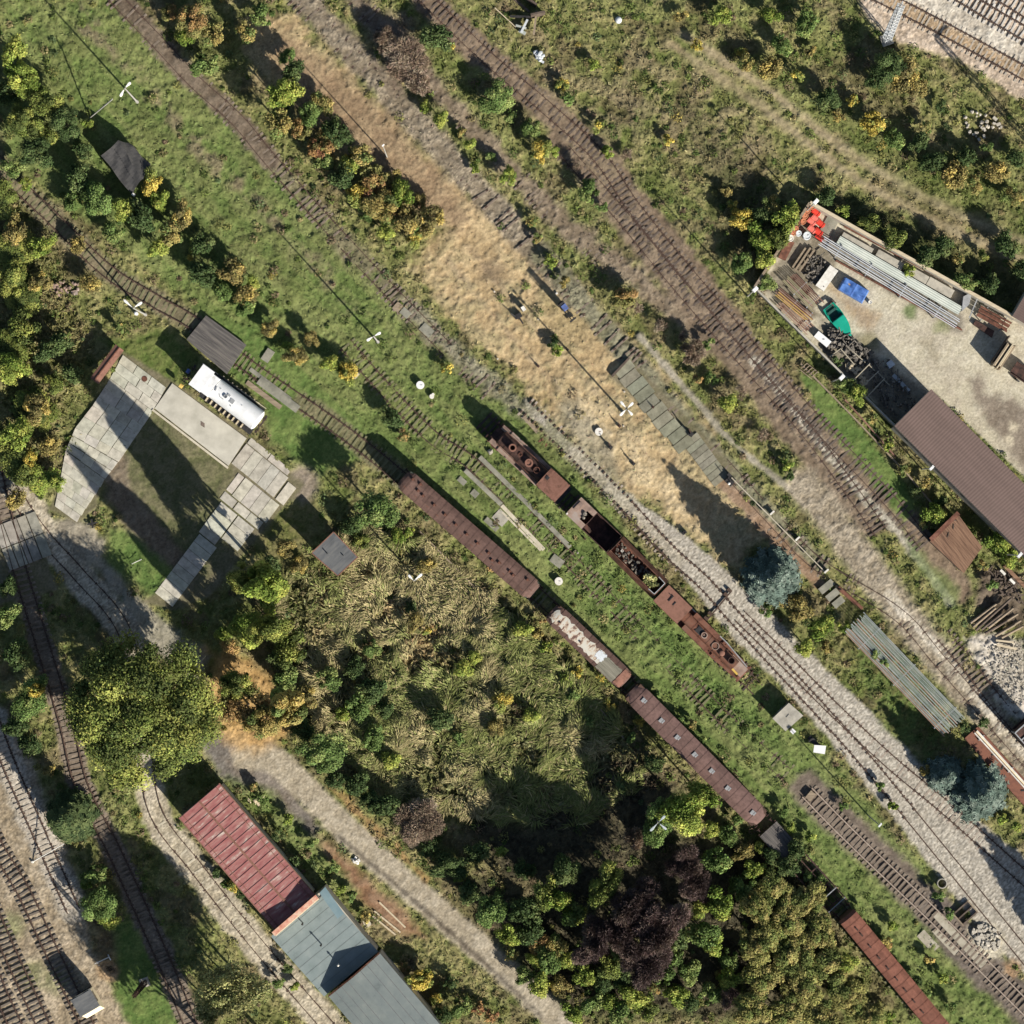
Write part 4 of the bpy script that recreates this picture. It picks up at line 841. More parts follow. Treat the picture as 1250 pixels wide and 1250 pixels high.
t, F, ro, L, W = coach('long purple-brown coach with square paired roof vents in the middle of the train', (771, 842.5), (929.5, 1002), 28.5, 'coach_roof_b', 'coach_side_b', vents=V3, ventkind='square', chx=1.5, chy=.42)
V4 = [(1045.7,1134),(1051.6,1141),(1061.8,1155),(1072.6,1168.6),(1083.6,1181.6),(1094.3,1195),(1104.9,1208.5),(1115.6,1222),(1126,1235)]
coach('rust red coach with dark slot vents running out of the bottom edge', (1034, 1118), (1162, 1273), 24.5, 'coach_roof_r', 'coach_side_b', vents=V4, ventkind='slot', chx=.3, chy=.05)
# the peeling coach: brown edges, flaking pale covering, bare planks at one end
t, F, ro, L, W = coach('short old coach with flaking whitish roof covering and bare planks at one end', (673, 746), (764.5, 832.5), 27, 'coach_roof', 'coach_side_b', nwin=5, chx=1.2, chy=.35, axles='two')
mp, nt, bs = _nodes('peeling_paint')
tc = nt.nodes.new('ShaderNodeTexCoord'); nz_ = nt.nodes.new('ShaderNodeTexNoise'); nz_.inputs['Scale'].default_value = 1.6; nz_.inputs['Detail'].default_value = 8; nz_.inputs['Roughness'].default_value = .7
mpp = nt.nodes.new('ShaderNodeMapping'); mpp.inputs['Scale'].default_value = (1.6, .6, 1); nt.links.new(tc.outputs['Object'], mpp.inputs['Vector']); nt.links.new(mpp.outputs['Vector'], nz_.inputs['Vector'])
rp = nt.nodes.new('ShaderNodeValToRGB'); rp.color_ramp.elements[0].position = .42; rp.color_ramp.elements[0].color = (.13,.07,.055,1); rp.color_ramp.elements[1].position = .48; rp.color_ramp.elements[1].color = (.50,.40,.30,1)
e = rp.color_ramp.elements.new(.52); e.color = (.50,.48,.42,1); nt.links.new(nz_.outputs['Fac'], rp.inputs['Fac']); nt.links.new(rp.outputs['Color'], bs.inputs['Base Color']); bs.inputs['Roughness'].default_value = .8; M['peel'] = mp
def roof_patch(name, x0, x1, y0, y1, m, dz=.03, rag=.08, seed=1):
    R = random.Random(seed); b = MB()
    def fn(u, v):
        x = x0+(x1-x0)*u+R.uniform(-rag, rag)*(1 if u in (0, 1) else 0); y = y0+(y1-y0)*v+(R.uniform(-rag, rag) if v in (0, 1) else 0)
        ex = max(0.0, abs(x)-(L/2-1.2))/1.2
        return (x, y, 3.3+.42*(1-(2*y/W)**2)-.25*ex*ex+dz)
    b.grid(fn, 24, 6, thick=.02); return b.build(name, m, ro)
roof_patch('flaking_covering', -L/2+.3, L/2-3.4, -.72, .62, 'peel', rag=.14)
p = roof_patch('bare_planks', L/2-3.6, L/2-1.15, -W/2+.06, .60, 'plank_dk', dz=.035, rag=.05); p.data.materials[0] = M['felt_w'] if False else M['timber_grey'] if 'timber_grey' in M else mat('grey_planks', [(.12,.115,.09),(.19,.18,.14),(.24,.225,.18)], 1.5, stretch=(.3,6,1), bump=.3)
roof_patch('pale_patch', L/2-4.5, L/2-3.45, -.3, .62, 'drum_w', dz=.045, rag=.12)
roof_patch('rust_end_sheet', L/2-1.05, L/2-.12, -W/2+.2, W/2-.25, 'rust_cab', dz=.05, rag=.04)
for x, y in ((687,744.5),(684,760),(708.5,783.5)):
    q = F(x, y, 3.6); b = MB(); b.cyl((q[0], q[1], 3.62), (q[0], q[1], 3.86), .13, .11, 10); b.build('roof_vent', 'rust_dk', ro)
# skeleton wagon between the brown and the red coach
A = P(936, 1010, 1.2); B = P(1024, 1107, 1.2); L = (B-A).length; mid = (A+B)/2; rz = math.atan2(B.y-A.y, B.x-A.x)
t = thing('open_wagon', 'stripped flat wagon with half its dark plank deck left and weeds in the frame', 'wagon', (mid.x, mid.y, .05), rz); W = 2.55
b = MB()
for s in (-1, 1): b.box((0, s*(W/2-.1), 1.15), (L, .16, .24)); b.box((0, s*.35, 1.1), (L, .12, .2))
for k in range(6): b.box((-L/2+.6+k*(L-1.2)/5, 0, 1.02), (.14, W-.3, .16))
b.build('frame', 'rust_dk', t)
b = MB()
for k in range(20): b.box((-L/2+.3+k*.2, 0, 1.31), (.185, W-.05, .06))
b.build('plank_deck', 'plank_dk', t)
for x in (L/2-1.9, L/2-.45):
    b = MB(); b.box((x, 0, 1.9), (.09, W-.1, .09)); b.box((x, W/2-.1, 1.55), (.09, .09, .7)); b.box((x, -W/2+.1, 1.55), (.09, .09, .7)); b.build('end_rail', 'steel_gy', t)
wheelset(t, -L*.3); wheelset(t, L*.3); buffers(t, L)
# steam locomotive
def spoked(parent, x, y, r):
    b = MB(); R_ = Matrix.Rotation(PI/2, 4, 'X')
    b.cyl((0, -.06, 0), (0, .06, 0), r, r, 20); o = b.build('wheel', 'rust_dk', parent); o.location = (x, y, r+.25); return o
A = P(604, 527, 2.2); B = P(690.5, 607, 2.2); rz = math.atan2(B.y-A.y, B.x-A.x); mid = (A+B)/2; L = (B-A).length
t = thing('steam_locomotive', 'derelict rusty steam locomotive with ring chimney, dome and red rusted cab roof', 'locomotive', (mid.x, mid.y, .05), rz); F = Frame(mid, rz)
b = MB(); b.box((-.3, 0, 1.05), (L-.4, 1.1, .35)); b.box((-L/2+.5, 0, 1.25), (1.0, 1.6, .12)); b.build('frame', 'rust_dk', t)
cx = lambda px, py, z: F(px, py, z)
b = MB(); b.box((-L/2+.1, 0, 1.05), (.16, 2.6, .5)); b.build('buffer_beam', 'rust', t)
for s in (-1, 1):
    b = MB(); b.box((-.9, s*1.02, 1.55), (L*.55, .62, .06)); b.box((-L/2+1.1, s*.98, 1.42), (1.7, .55, .07)); b.box((-1.6, s*1.28, 1.62), (1.8, .10, .18)); b.box((.35, s*1.05, 1.85), (1.3, .45, .5)); b.build('running_board', 'tan_steel', t)
    b = MB(); b.cyl((-L/2+.55, s*1.05, .85), (-L/2+1.6, s*1.05, .85), .34, .34, 14); b.build('cylinder', 'rust', t)
    for k in range(4): spoked(t, -L/2+2.2+k*1.35, s*.72, .58)
    b = MB(); b.box((-L/2+4.2, s*.85, .82), (4.2, .07, .12)); b.build('coupling_rod', 'rust', t)
bo = MB(); bo.cyl((-L/2+.9, 0, 2.3), (L/2-2.9, 0, 2.3), .78, .80, 28); bo.cyl((-L/2+.82, 0, 2.3), (-L/2+1.0, 0, 2.3), .70, .84, 28)
for k in range(5): x = -L/2+1.9+k*1.05; bo.cyl((x, 0, 2.3), (x+.06, 0, 2.3), .815, .815, 28)
boi = bo.build('boiler', 'rust_dk', t, smooth=False)
q = F(627.6, 544.8, 3.6); b = MB(); b.ring((q[0], 0, 2.95), .43, .27, .72, 22); b.build('chimney', 'rust_cab', boi)
q = F(647, 563.8, 3.5); b = MB(); b.cyl((q[0], 0, 2.9), (q[0], 0, 3.35), .46, .44, 22); b.ring((q[0], 0, 3.35), .45, .28, .09, 22); b.cyl((q[0]-.1, .1, 3.33), (q[0]-.1, .1, 3.44), .09, .09, 8); b.build('steam_dome', 'rust_cab', boi)
q = F(656, 573, 3.2); b = MB(); b.ring((q[0], 0, 2.98), .36, .30, .28, 20); b.build('safety_valve_seat', 'rust', boi)
q = F(637, 553, 3.2); b = MB(); b.ring((q[0], .05, 3.0), .22, .16, .18, 14); b.build('valve_cover', 'rust', boi)
b = MB(); b.tube([(-L/2+1, .86, 2.75), (L/2-3, .88, 2.75)], .035); b.tube([(-L/2+1, -.86, 2.75), (L/2-3, -.88, 2.75)], .035); b.build('handrail', 'rust', boi)
q0 = F(664, 581, 3.6); q1 = F(686.5, 603, 3.6); cw = 2.5
b = MB(); xm = (q0[0]+q1[0])/2
b.box((q0[0]+.1, 0, 2.4), (.08, cw-.1, 2.1)); 
for s in (-1, 1): b.box((xm-.3, s*(cw/2-.05), 2.0), (q1[0]-q0[0]-.6, .06, 1.5)); b.box((q1[0]-.15, s*(cw/2-.05), 2.4), (.1, .06, 2.2)); b.box((q0[0]+.25, s*(cw/2-.052), 2.9), (.4, .05, 1.1))
b.box((xm, 0, 1.35), (q1[0]-q0[0], cw-.1, .08)); cab = b.build('cab', 'rust', t)
b = MB(); hx = F(666.5, 583.5, 3.6); Lr = q1[0]-q0[0]
def cr(u, v): y = (v-.5)*cw; return (q0[0]+Lr*u, y, 3.42+.22*(1-(2*(v-.5))**2))
b.grid(cr, 16, 12, thick=.05)
for k in range(1, 8): b.tube([(q0[0]+Lr*k/8, (j/8-.5)*cw, 3.432+.22*(1-(2*(j/8-.5))**2)) for j in range(9)], .014, 4)
rf = b.build('cab_roof', 'rust_cab', cab)
b = MB(); b.box((q0[0]+.42, .16, 3.67), (.36, .42, .06)); b.build('roof_hatch', 'steel_dk', cab)
for s in (-1, 1): b = MB(); b.box((-L/2-.05, s*.9, 1.05), (.5, .2, .2)); b.cyl((-L/2-.3, s*.9, 1.05), (-L/2-.38, s*.9, 1.05), .24, .24, 12); b.build('buffer', 'rust_dk', t)
b = MB(); b.box((L/2-.9, 0, 1.45), (1.6, 2.3, .08)); b.tube([(L/2-.6, -1.15, 2.6), (L/2-.6, 1.15, 2.6)], .04); b.tube([(L/2-.6, -1.15, 1.5), (L/2-.6, -1.15, 2.6)], .03); b.tube([(L/2-.6, 1.15, 1.5), (L/2-.6, 1.15, 2.6)], .03); b.build('footplate', 'steel_dk', t)
t.scale = (1, 1, 1.14)
# tenders
def hollow(b, x0, x1, W, z0, z1, wall, zf, slope=0.0):
    xm, Lx = (x0+x1)/2, x1-x0
    for s in (-1, 1):
        if slope:
            y0, y1 = s*(W/2), s*(W/2-slope)
            b.add([(x0, y0, z0+.5), (x1, y0, z0+.5), (x1, y1, z1), (x0, y1, z1), (x0, y1-s*wall, z1), (x1, y1-s*wall, z1), (x1, y1-s*wall, zf), (x0, y1-s*wall, zf), (x0, y0, z0), (x1, y0, z0)],
                  [(0,1,2,3) if s < 0 else (3,2,1,0), (3,2,5,4) if s < 0 else (4,5,2,3), (4,5,6,7) if s < 0 else (7,6,5,4), (8,9,1,0) if s < 0 else (0,1,9,8)])
        else: b.box((xm, s*(W/2-wall/2), (z0+z1)/2), (Lx, wall, z1-z0))
    wi = W-2*slope-2*wall if slope else W-2*wall
    b.box((x0+wall/2, 0, (z0+z1)/2), (wall, wi-.004, z1-z0)); b.box((x1-wall/2, 0, (z0+z1)/2), (wall, wi-.004, z1-z0)); b.box((xm, 0, (z0+zf)/2), (Lx-2*wall-.004, wi-.004, zf-z0))
A = P(700, 617, 2.8); B = P(750, 664.5, 2.8); rz = math.atan2(B.y-A.y, B.x-A.x); mid = (A+B)/2; L = (B-A).length; W = 2.5
t = thing('locomotive_tender', 'tan rusted tender with a deep dark empty coal space, behind the domed locomotive', 'tender', (mid.x, mid.y, .05), rz)
b = MB(); b.box((-L/2+.75, 0, 1.95), (1.5, W, 1.7)); b.box((-L/2+1.95, -W/2+.32, 1.95), (.9, .64, 1.7)); b.box((-L/2+1.95, W/2-.32, 1.95), (.9, .64, 1.7)); b.box((-L/2+.5, .3, 2.87), (.5, 1.1, .14)); b.build('water_tank', 'tan_steel', t)
b = MB(); hollow(b, -L/2+2.402, L/2, W, 1.1, 2.75, .07, 1.2); b.box((-L/2+1.95, 0, 1.3), (.9, 1.2, .4)); b.build('coal_bunker', 'rust_dk', t)
b = MB(); b.box((0, 0, 1.0), (L-.1, 1.9, .2)); b.build('frame', 'steel_dk', t)
for x in (-L/2+1.1, 0, L/2-1.1): wheelset(t, x)
b = MB(); b.box((-L/2+.12, -W/2+.12, 2.92), (.16, .2, .25)); b.build('lamp', 'white_d', t)
b = MB(); b.rock((-L/2+1.5, .2, 2.86), .3, 3); b.build('rubbish', 'scrap', t); b = MB(); b.rock((-L/2+1.7, -.25, 2.84), .22, 4); b.build('rubbish', 'scrap', t)
A = P(751, 665, 2.6); B = P(806, 719.5, 2.6); rz = math.atan2(B.y-A.y, B.x-A.x); mid = (A+B)/2; L = (B-A).length; W = 2.65
t = thing('locomotive_tender', 'open tender with sloped rust-brown sides full of rubbish and a growing bush', 'tender', (mid.x, mid.y, .05), rz); F = Frame(mid, rz)
b = MB(); hollow(b, -L/2, L/2, W, 1.0, 3.0, .06, 1.5, slope=.48); b.build('bunker', 'rust', t)
b = MB(); b.box((-L/2+.04, 0, 3.4), (.08, 1.6, 1.5)); b.build('bulkhead', 'rust_dk', t)
b = MB(); b.box((0, 0, .9), (L-.1, 1.9, .2)); b.build('frame', 'steel_dk', t)
b = MB()
for k in range(70): b.rock((random.uniform(-L/2+.4, L*.2), random.uniform(-.62, .62), 1.65+random.uniform(0, .5)*(1-abs(k-35)/60)), random.uniform(.10, .26), k)
b.build('rubbish_heap', 'scrap', t)
b = MB(); b.tube([(L/2-.15, -.82, 3.05), (L/2-.15, .82, 3.05), (L/2-1.1, .86, 3.05)], .05); b.tube([(L/2-.15, -.82, 3.05), (L/2-1.0, -.86, 3.05)], .05); b.build('rim_bar', 'steel_gy', t)
for x in (-L/2+1.1, 0, L/2-1.1): wheelset(t, x)
bush = plant(793, 709, 11, 'V', 1.6, size='s', label='scrubby pale bush growing inside the open rust-sided tender'); bush.location.z = 1.6
b = MB(); q = F(759.5, 672.5, 2.3)
b.ring((q[0], q[1], 2.15), .15, .09, .12, 12); tag(b.build('tyre', 'white_d'), 'small white ring lying on the rubbish in the open tender', 'tyre'); o = bpy.data.objects['tyre']; o.matrix_world = Matrix.Translation((mid.x, mid.y, .05)) @ Matrix.Rotation(rz, 4, 'Z')
# second locomotive, facing away
A = P(806.5, 723, 2.4); B = P(909.5, 824.5, 2.4); rz = math.atan2(B.y-A.y, B.x-A.x); mid = (A+B)/2; L = (B-A).length; W = 2.45
t = thing('steam_locomotive', 'flat-topped red rusted locomotive hulk with a yellow pipe at its front end', 'locomotive', (mid.x, mid.y, .05), rz); F = Frame(mid, rz)
b = MB(); b.box((0, 0, 1.0), (L-.2, 1.2, .4)); b.build('frame', 'rust_dk', t)
b = MB(); b.prism([(-L/2+.1, -W/2), (L*.18, -W/2), (L/2-.2, -W/2+.28), (L/2-.2, W/2-.28), (L*.18, W/2), (-L/2+.1, W/2)], 1.35, 1.43); b.build('running_board', 'rust', t)
cl = 3.6; b = MB()
for s in (-1, 1): b.box((-L/2+cl/2+.1, s*(W/2-.1), 2.1), (cl-.3, .06, 1.3))
b.box((-L/2+.2, 0, 2.1), (.06, W-.3, 1.3)); b.box((-L/2+cl, 0, 2.1), (.06, W-.3, 1.3)); cab = b.build('cab', 'rust_red', t)
b = MB(); b.grid(lambda u, v: (-L/2+.05+cl*u, (v-.5)*W*.98, 2.78+.14*(1-(2*v-1)**2)), 14, 10, thick=.05); rf = b.build('cab_roof', 'rust_cab', cab)
b = MB(); b.box((-L/2+1.25, .3, 2.98), (.10, .8, .10)); b.box((-L/2+1.0, .55, 2.98), (.35, .08, .08)); b.box((-L/2+1.9, .15, 2.96), (.10, .5, .06)); b.build('roof_bracket', 'steel_dk', rf)
for s in (-1, 1):
    b = MB(); b.box((-.3, s*(W/2-.32), 1.95), (3.6, .62, 1.04), top=(1, .92))
    b.box((L*.30, s*.92, 1.52), (3.2, .30, .14)); b.build('side_tank', 'rust_red', t)
bo = MB(); bo.cyl((-L/2+cl+.02, 0, 1.9), (L/2-1.5, 0, 1.9), .66, .66, 24)
for k in range(6): x = -L/2+cl+.5+k*1.1; bo.cyl((x, 0, 1.9), (x+.07, 0, 1.9), .685, .685, 24)
bl = bo.build('boiler', 'rust_red', t)
q = F(855.5, 768, 2.6); b = MB(); b.box((q[0], .0, 2.56), (.75, .75, .08)); b.build('hatch', 'steel_dk', bl)
q = F(860.6, 774, 2.7); b = MB(); b.ring((q[0]+.05, 0, 2.45), .36, .25, .32, 20); b.dome((q[0]+.05, 0, 2.45), .24, .2); b.build('steam_dome', 'tan_steel', bl)
q = F(874.5, 787.5, 2.6); b = MB(); b.ring((q[0], 0, 2.5), .42, .36, .14, 20); b.build('dome_seat', 'tan_steel', bl)
q = F(883.3, 795.5, 2.8); b = MB(); b.cyl((q[0], -.05, 2.4), (q[0], -.05, 2.72), .32, .32, 18); b.dome((q[0], -.05, 2.72), .32, .12); b.build('sand_dome', 'rust_cab', bl)
q = F(893.6, 805.8, 2.9); b = MB(); b.ring((q[0], .1, 2.3), .38, .30, .7, 22); b.build('chimney', 'rust_dk', bl)
b = MB(); b.box((L/2-1.35, .1, 1.75), (2.3, 1.25, .5)); b.build('smokebox_saddle', 'tan_steel', t)
p0 = F(881.8, 803.5, 2.1); p1 = F(900, 823.2, 2.1); b = MB(); b.cyl((p0[0], p0[1], 2.12), (p1[0], p1[1], 2.12), .13, .13, 10); b.build('pipe', 'yellow', t, label='faded yellow pipe lying along the front')
b = MB(); b.tube([(-L/2+3.7, W/2-.1, 1.6), (L*.2, W/2-.06, 1.6), (L/2-.4, W/2-.4, 1.6)], .07); b.build('edge_pipe', 'steel_gy', t)
b = MB(); b.box((L/2-.12, 0, 1.1), (.2, 2.3, .5)); b.box((L/2-.5, 0, 1.55), (.12, 1.5, .2), .15); b.build('buffer_beam', 'rust', t)
for s in (-1, 1):
    b = MB(); b.cyl((L/2, s*.85, 1.05), (L/2+.35, s*.85, 1.05), .1, .1, 8); b.cyl((L/2+.35, s*.85, 1.05), (L/2+.43, s*.85, 1.05), .24, .24, 12); b.build('buffer', 'rust_dk', t)
    for k in range(4): spoked(t, -L/2+3.0+k*2.1, s*.72, .55)
b = MB()
for k in range(16): b.rock((random.uniform(-L/2+4, L/2-2), random.uniform(-1.05, 1.05), 1.55+random.uniform(0, .6)), random.uniform(.06, .14), k)
b.build('loose_scrap', 'scrap', t)
# white locomotive
A = P(247, 462, 2.4); B = P(315, 513.5, 2.4); rz = math.atan2(B.y-A.y, B.x-A.x); mid = (A+B)/2; L = (B-A).length
t = thing('tank_locomotive', 'white painted locomotive with a fat round boiler, displayed on the concrete pad', 'locomotive', (mid.x, mid.y, .12), rz); F = Frame(mid, rz)
b = MB(); b.box((-L/2+.9, -.05, 2.3), (1.62, 2.36, 2.2)); cab = b.build('cab', 'white_loco', t)
q = [F.xy(x, y, 3.5) for x, y in ((248.6,444.4),(262.4,454.6),(244.2,479.2),(230.4,469))]
b = MB(); b.prism(q, 3.42, 3.52); b.build('cab_roof', 'white_loco', cab)
b = MB(); b.cyl((-L/2+1.75, 0, 2.15), (L/2-.05, 0, 2.15), 1.2, 1.2, 36); b.cyl((L/2-.05, 0, 2.15), (L/2+.12, 0, 2.15), 1.2, .95, 36); bl = b.build('boiler', 'white_loco', t, smooth=False)
q = F(275.5, 484, 3.4); b = MB(); b.ring((q[0], 0, 3.3), .22, .15, .22, 16); b.cyl((q[0]-.35, .02, 3.28), (q[0]-.2, .02, 3.42), .07, .07, 8); b.box((q[0]+.2, .32, 3.3), (.35, .2, .16)); b.tube([(q[0], -.4, 3.3), (q[0]-.5, -.4, 3.3), (q[0]-.7, -.2, 3.36)], .04); b.build('valve_group', 'steel_gy', bl)
q = F(283, 490, 3.4); b = MB(); b.box((q[0], .0, 3.34), (.5, .5, .1)); b.build('hatch', 'steel_gy', bl)
b = MB(); b.box((-L/2+2.0, .05, 3.38), (.12, .5, .14), .3); b.build('whistle_box', 'steel_gy', bl)
b = MB()
for (x, y) in ((-1.4, .35), (-.4, .25), (1.5, .3), (.6, -.5)): b.cyl((x, y, 3.22), (x, y, 3.38), .05, .05, 8)
b.build('boiler_studs', 'steel_gy', bl)
b = MB(); b.box((0, 0, 1.0), (L+.2, 1.4, .3))
b.box((.4, 1.28, 1.32), (L-1.2, .30, .06)); b.box((.4, -1.45, 1.0), (L-.6, .75, .06))
b.build('frame', 'steel_dk', t)
for s in (-1, 1):
    for k in range(3): spoked(t, -1.5+k*1.6, s*.72, .45)
    b = MB(); b.cyl((L/2-1.6, s*1.1, .8), (L/2-.7, s*1.1, .8), .25, .25, 12); b.build('cylinder', 'white_d', t)
    b = MB(); b.box((.4, s*1.42, .95), (3.6, .06, .12)); b.build('coupling_rod', 'timber_pale', t)
    for k in range(9): b = MB(); b.box((-2.2+k*.6, s*1.55, 1.12), (.16, .5 if s < 0 else .1, .18)); b.build('step_bracket', 'timber_pale', t)
b = MB(); b.box((-L/2-.1, 0, 1.0), (.2, 2.4, .35)); b.build('buffer_beam', 'timber', t)
q = F(221, 471, 1.1); b = MB(); b.cyl((q[0]-.15, q[1], 1.05), (q[0]+.2, q[1], 1.05), .25, .25, 14); b.build('buffer', 'yellow', t, label='yellow painted buffer')
q = F(229.5, 453, 1.1); b = MB(); b.cyl((q[0]-.15, q[1], 1.05), (q[0]+.2, q[1], 1.05), .25, .25, 14); b.build('buffer', 'bluebox', t, label='blue painted buffer')
# kerbed display strip under it
t, F = th('display_track', 'short display rails with pale edge boards under the white locomotive', 'display track', 275, 487, (.81, .58))
for s in (-1, 1): b = MB(); b.box((0, s*.72, .16), (10.2, .08, .14)); b.build('rail', 'rail', t)
b = MB()
for k in range(14): b.box((-4.8+k*.74, 0, .06), (.24, 2.3, .12))
b.build('sleepers', 'wood_dk', t)
b = MB(); b.box((0, 1.75, .16), (8.6, .08, .14)); b.build('edge_board', 'conc_pale', t)
# small railcar bottom left
z = 3.0; q = [(87,1221.4),(108.4,1207.4),(123,1226),(97.8,1242)]; c = P(104, 1224.5, z); rz = ang(.5, .86)
t = thing('railcar', 'small grey-roofed box railcar with a bright cream end facing the bottom edge', 'railcar', (c.x, c.y, .05), rz); F = Frame(c, rz)
pl = [F.xy(*p, z) for p in q]; lx = max(p[0] for p in pl); lo = min(p[0] for p in pl); wy = 2.25
b = MB(); b.box(((lx+lo)/2, 0, 1.75), (lx-lo-.25, wy, 2.3)); body = b.build('body', 'cream', t)
b = MB(); b.grid(lambda u, v: (lo+(lx-lo)*u, (v-.5)*(wy+.2), 2.92+.16*(1-(2*v-1)**2)), 6, 8, thick=.05); b.box((lo+.55, 0, 3.09), (.9, wy*.95, .04)); b.build('roof', 'felt_w', t)
b = MB(); b.add([(lx-.12, -wy/2, 2.85), (lx-.12, wy/2, 2.85), (lx+.62, wy/2, .95), (lx+.62, -wy/2, .95), (lx-.12, -wy/2, .75), (lx-.12, wy/2, .75)], [(0, 3, 2, 1), (0, 4, 3), (1, 2, 5), (3, 4, 5, 2), (0, 1, 5, 4)]); b.build('sloped_front', 'cream', t)
b = MB(); b.box(((lx+lo)/2, 0, .62), (lx-lo, 1.8, .2)); b.build('underframe', 'steel_dk', t)
wheelset(t, lo+.55, r=.32, z=.6); wheelset(t, lx-.4, r=.32, z=.6)
for s in (-1, 1): b = MB(); b.box(((lx+lo)/2, s*(wy/2+.015), 2.2), (1.1, .04, .7)); b.build('window', 'glass', t)
# wagon at right edge
t, F = th('hopper_wagon', 'dark wagon with grey lattice frame entering at the right edge above the rust plate', 'wagon', 1262, 905, (.66, .75))
b = MB(); b.box((0, 0, 1.9), (5.2, 2.5, 2.0), top=(1, 1)); b.box((0, 0, .95), (5.6, 1.8, .25)); b.build('body', 'rust_dk', t)
b = MB()
for s in (-1, 1):
    b.box((0, s*1.2, 2.98), (5.2, .12, .12))
    for k in range(6): b.box((-2.6+k*1.04, s*1.2, 1.95), (.10, .14, 2.0))
for k in range(6): b.box((-2.6+k*1.04, 0, 2.98), (.14, 2.3, .10))
b.build('top_frame', 'steel_gy', t); wheelset(t, -1.6); wheelset(t, 1.6)
# ------------------------------------------------------------------ buildings
def poly_build(name, label, cat, pts, z, wallm, roofm, over=.15, parts=()):
    """flat-roofed block whose roof outline is seen at height z"""
    cx = sum(p[0] for p in pts)/len(pts); cy = sum(p[1] for p in pts)/len(pts); c = P(cx, cy, z); d = (pts[1][0]-pts[0][0], pts[1][1]-pts[0][1])
    rz = ang(*d); t = thing(name, label, cat, (c.x, c.y, 0), rz); F = Frame(c, rz); q = [F.xy(*p, z) for p in pts]
    cc = Vector((sum(p[0] for p in q)/len(q), sum(p[1] for p in q)/len(q)))
    inn = [tuple(cc+(Vector(p)-cc)*(1-over/max(.5, (Vector(p)-cc).length))) for p in q]
    if wallm: b = MB(); b.prism(inn, -.1, z-.12); b.build('wall', wallm, t)
    return t, F, q
def windows(t, q, z0, n, size=(1.1, .06, 1.2), inset=.16, m='glass'):
    for k, (a, b_) in enumerate(zip(q, q[1:]+q[:1])):
        a = Vector(a); b2 = Vector(b_); d = (b2-a); ln = d.length; d.normalize(); nrm = Vector((d.y, -d.x)); mid = Vector((sum(p[0] for p in q)/len(q), sum(p[1] for p in q)/len(q)))
        if (((a+b2)/2)-mid).dot(nrm) < 0: nrm = -nrm
        cnt = max(1, int(ln/n))
        me = MB().box((0, 0, 0), size).mesh('window', m)
        for i in range(cnt):
            p = a+d*ln*(i+.5)/cnt-nrm*(inset-.04); o = link('window', me, t); o.location = (p.x, p.y, z0); o.rotation_euler = (0, 0, math.atan2(d.y, d.x))
# red sheet-roofed building
z = 4.0; R4 = [(267,956.7),(384,1093),(334,1125.5),(219.9,999.3)]
t, F, q = poly_build('red_roofed_building', 'long building with a weathered red standing-seam sheet roof', 'building', R4, z, 'plaster', None, .3)
windows(t, q, 2.2, 3.2, inset=.33)
x0, x1 = min(p[0] for p in q), max(p[0] for p in q); y0, y1 = min(p[1] for p in q), max(p[1] for p in q); ym = (y0+y1)/2; hw = (y1-y0)/2
b = MB(); rfn = lambda u, v: (x0+(x1-x0)*u, y0+(y1-y0)*v, z-.1+.30*(1-abs(2*v-1)))
b.grid(rfn, 2, 8, thick=.06)
n = 19
for k in range(n+1):
    x = x0+.1+(x1-x0-.2)*k/n
    for s in (-1, 1): b.add([(x-.03, ym+s*hw*.99, z-.09), (x+.03, ym+s*hw*.99, z-.09), (x+.03, ym, z+.21), (x-.03, ym, z+.21), (x-.03, ym+s*hw*.99, z-.045), (x+.03, ym+s*hw*.99, z-.045), (x+.03, ym, z+.255), (x-.03, ym, z+.255)], [(4,5,6,7),(0,4,7,3),(1,2,6,5),(0,1,5,4)] if s < 0 else [(7,6,5,4),(3,7,4,0),(5,6,2,1),(4,5,1,0)])
rf = b.build('roof', 'redroof', t)
b = MB()
for s in (-1, 1): b.box(((x0+x1)/2, ym+s*(hw-.45), z+.04), (x1-x0-.3, .05, .09)); b.box(((x0+x1)/2, ym+s*(hw+.06), z-.14), (x1-x0, .12, .12))
b.box(((x0+x1)/2, ym, z+.24), (x1-x0-.1, .22, .05)); b.build('eaves_trim', 'rust_cab', rf)
b = MB(); b.box((x1+.28, ym, z/2+.55), (.42, y1-y0+.5, z+1.1)); pw = b.build('parapet_wall', 'plaster', t)
b = MB(); b.box((x1+.2, ym, z+1.16), (.5, y1-y0+.6, .12)); b.build('coping', 'pinkwall', pw)
b = MB(); b.box((x1+.52, ym, z+.6), (.14, y1-y0+.5, .5)); b.build('cream_band', 'timber_pale', pw)
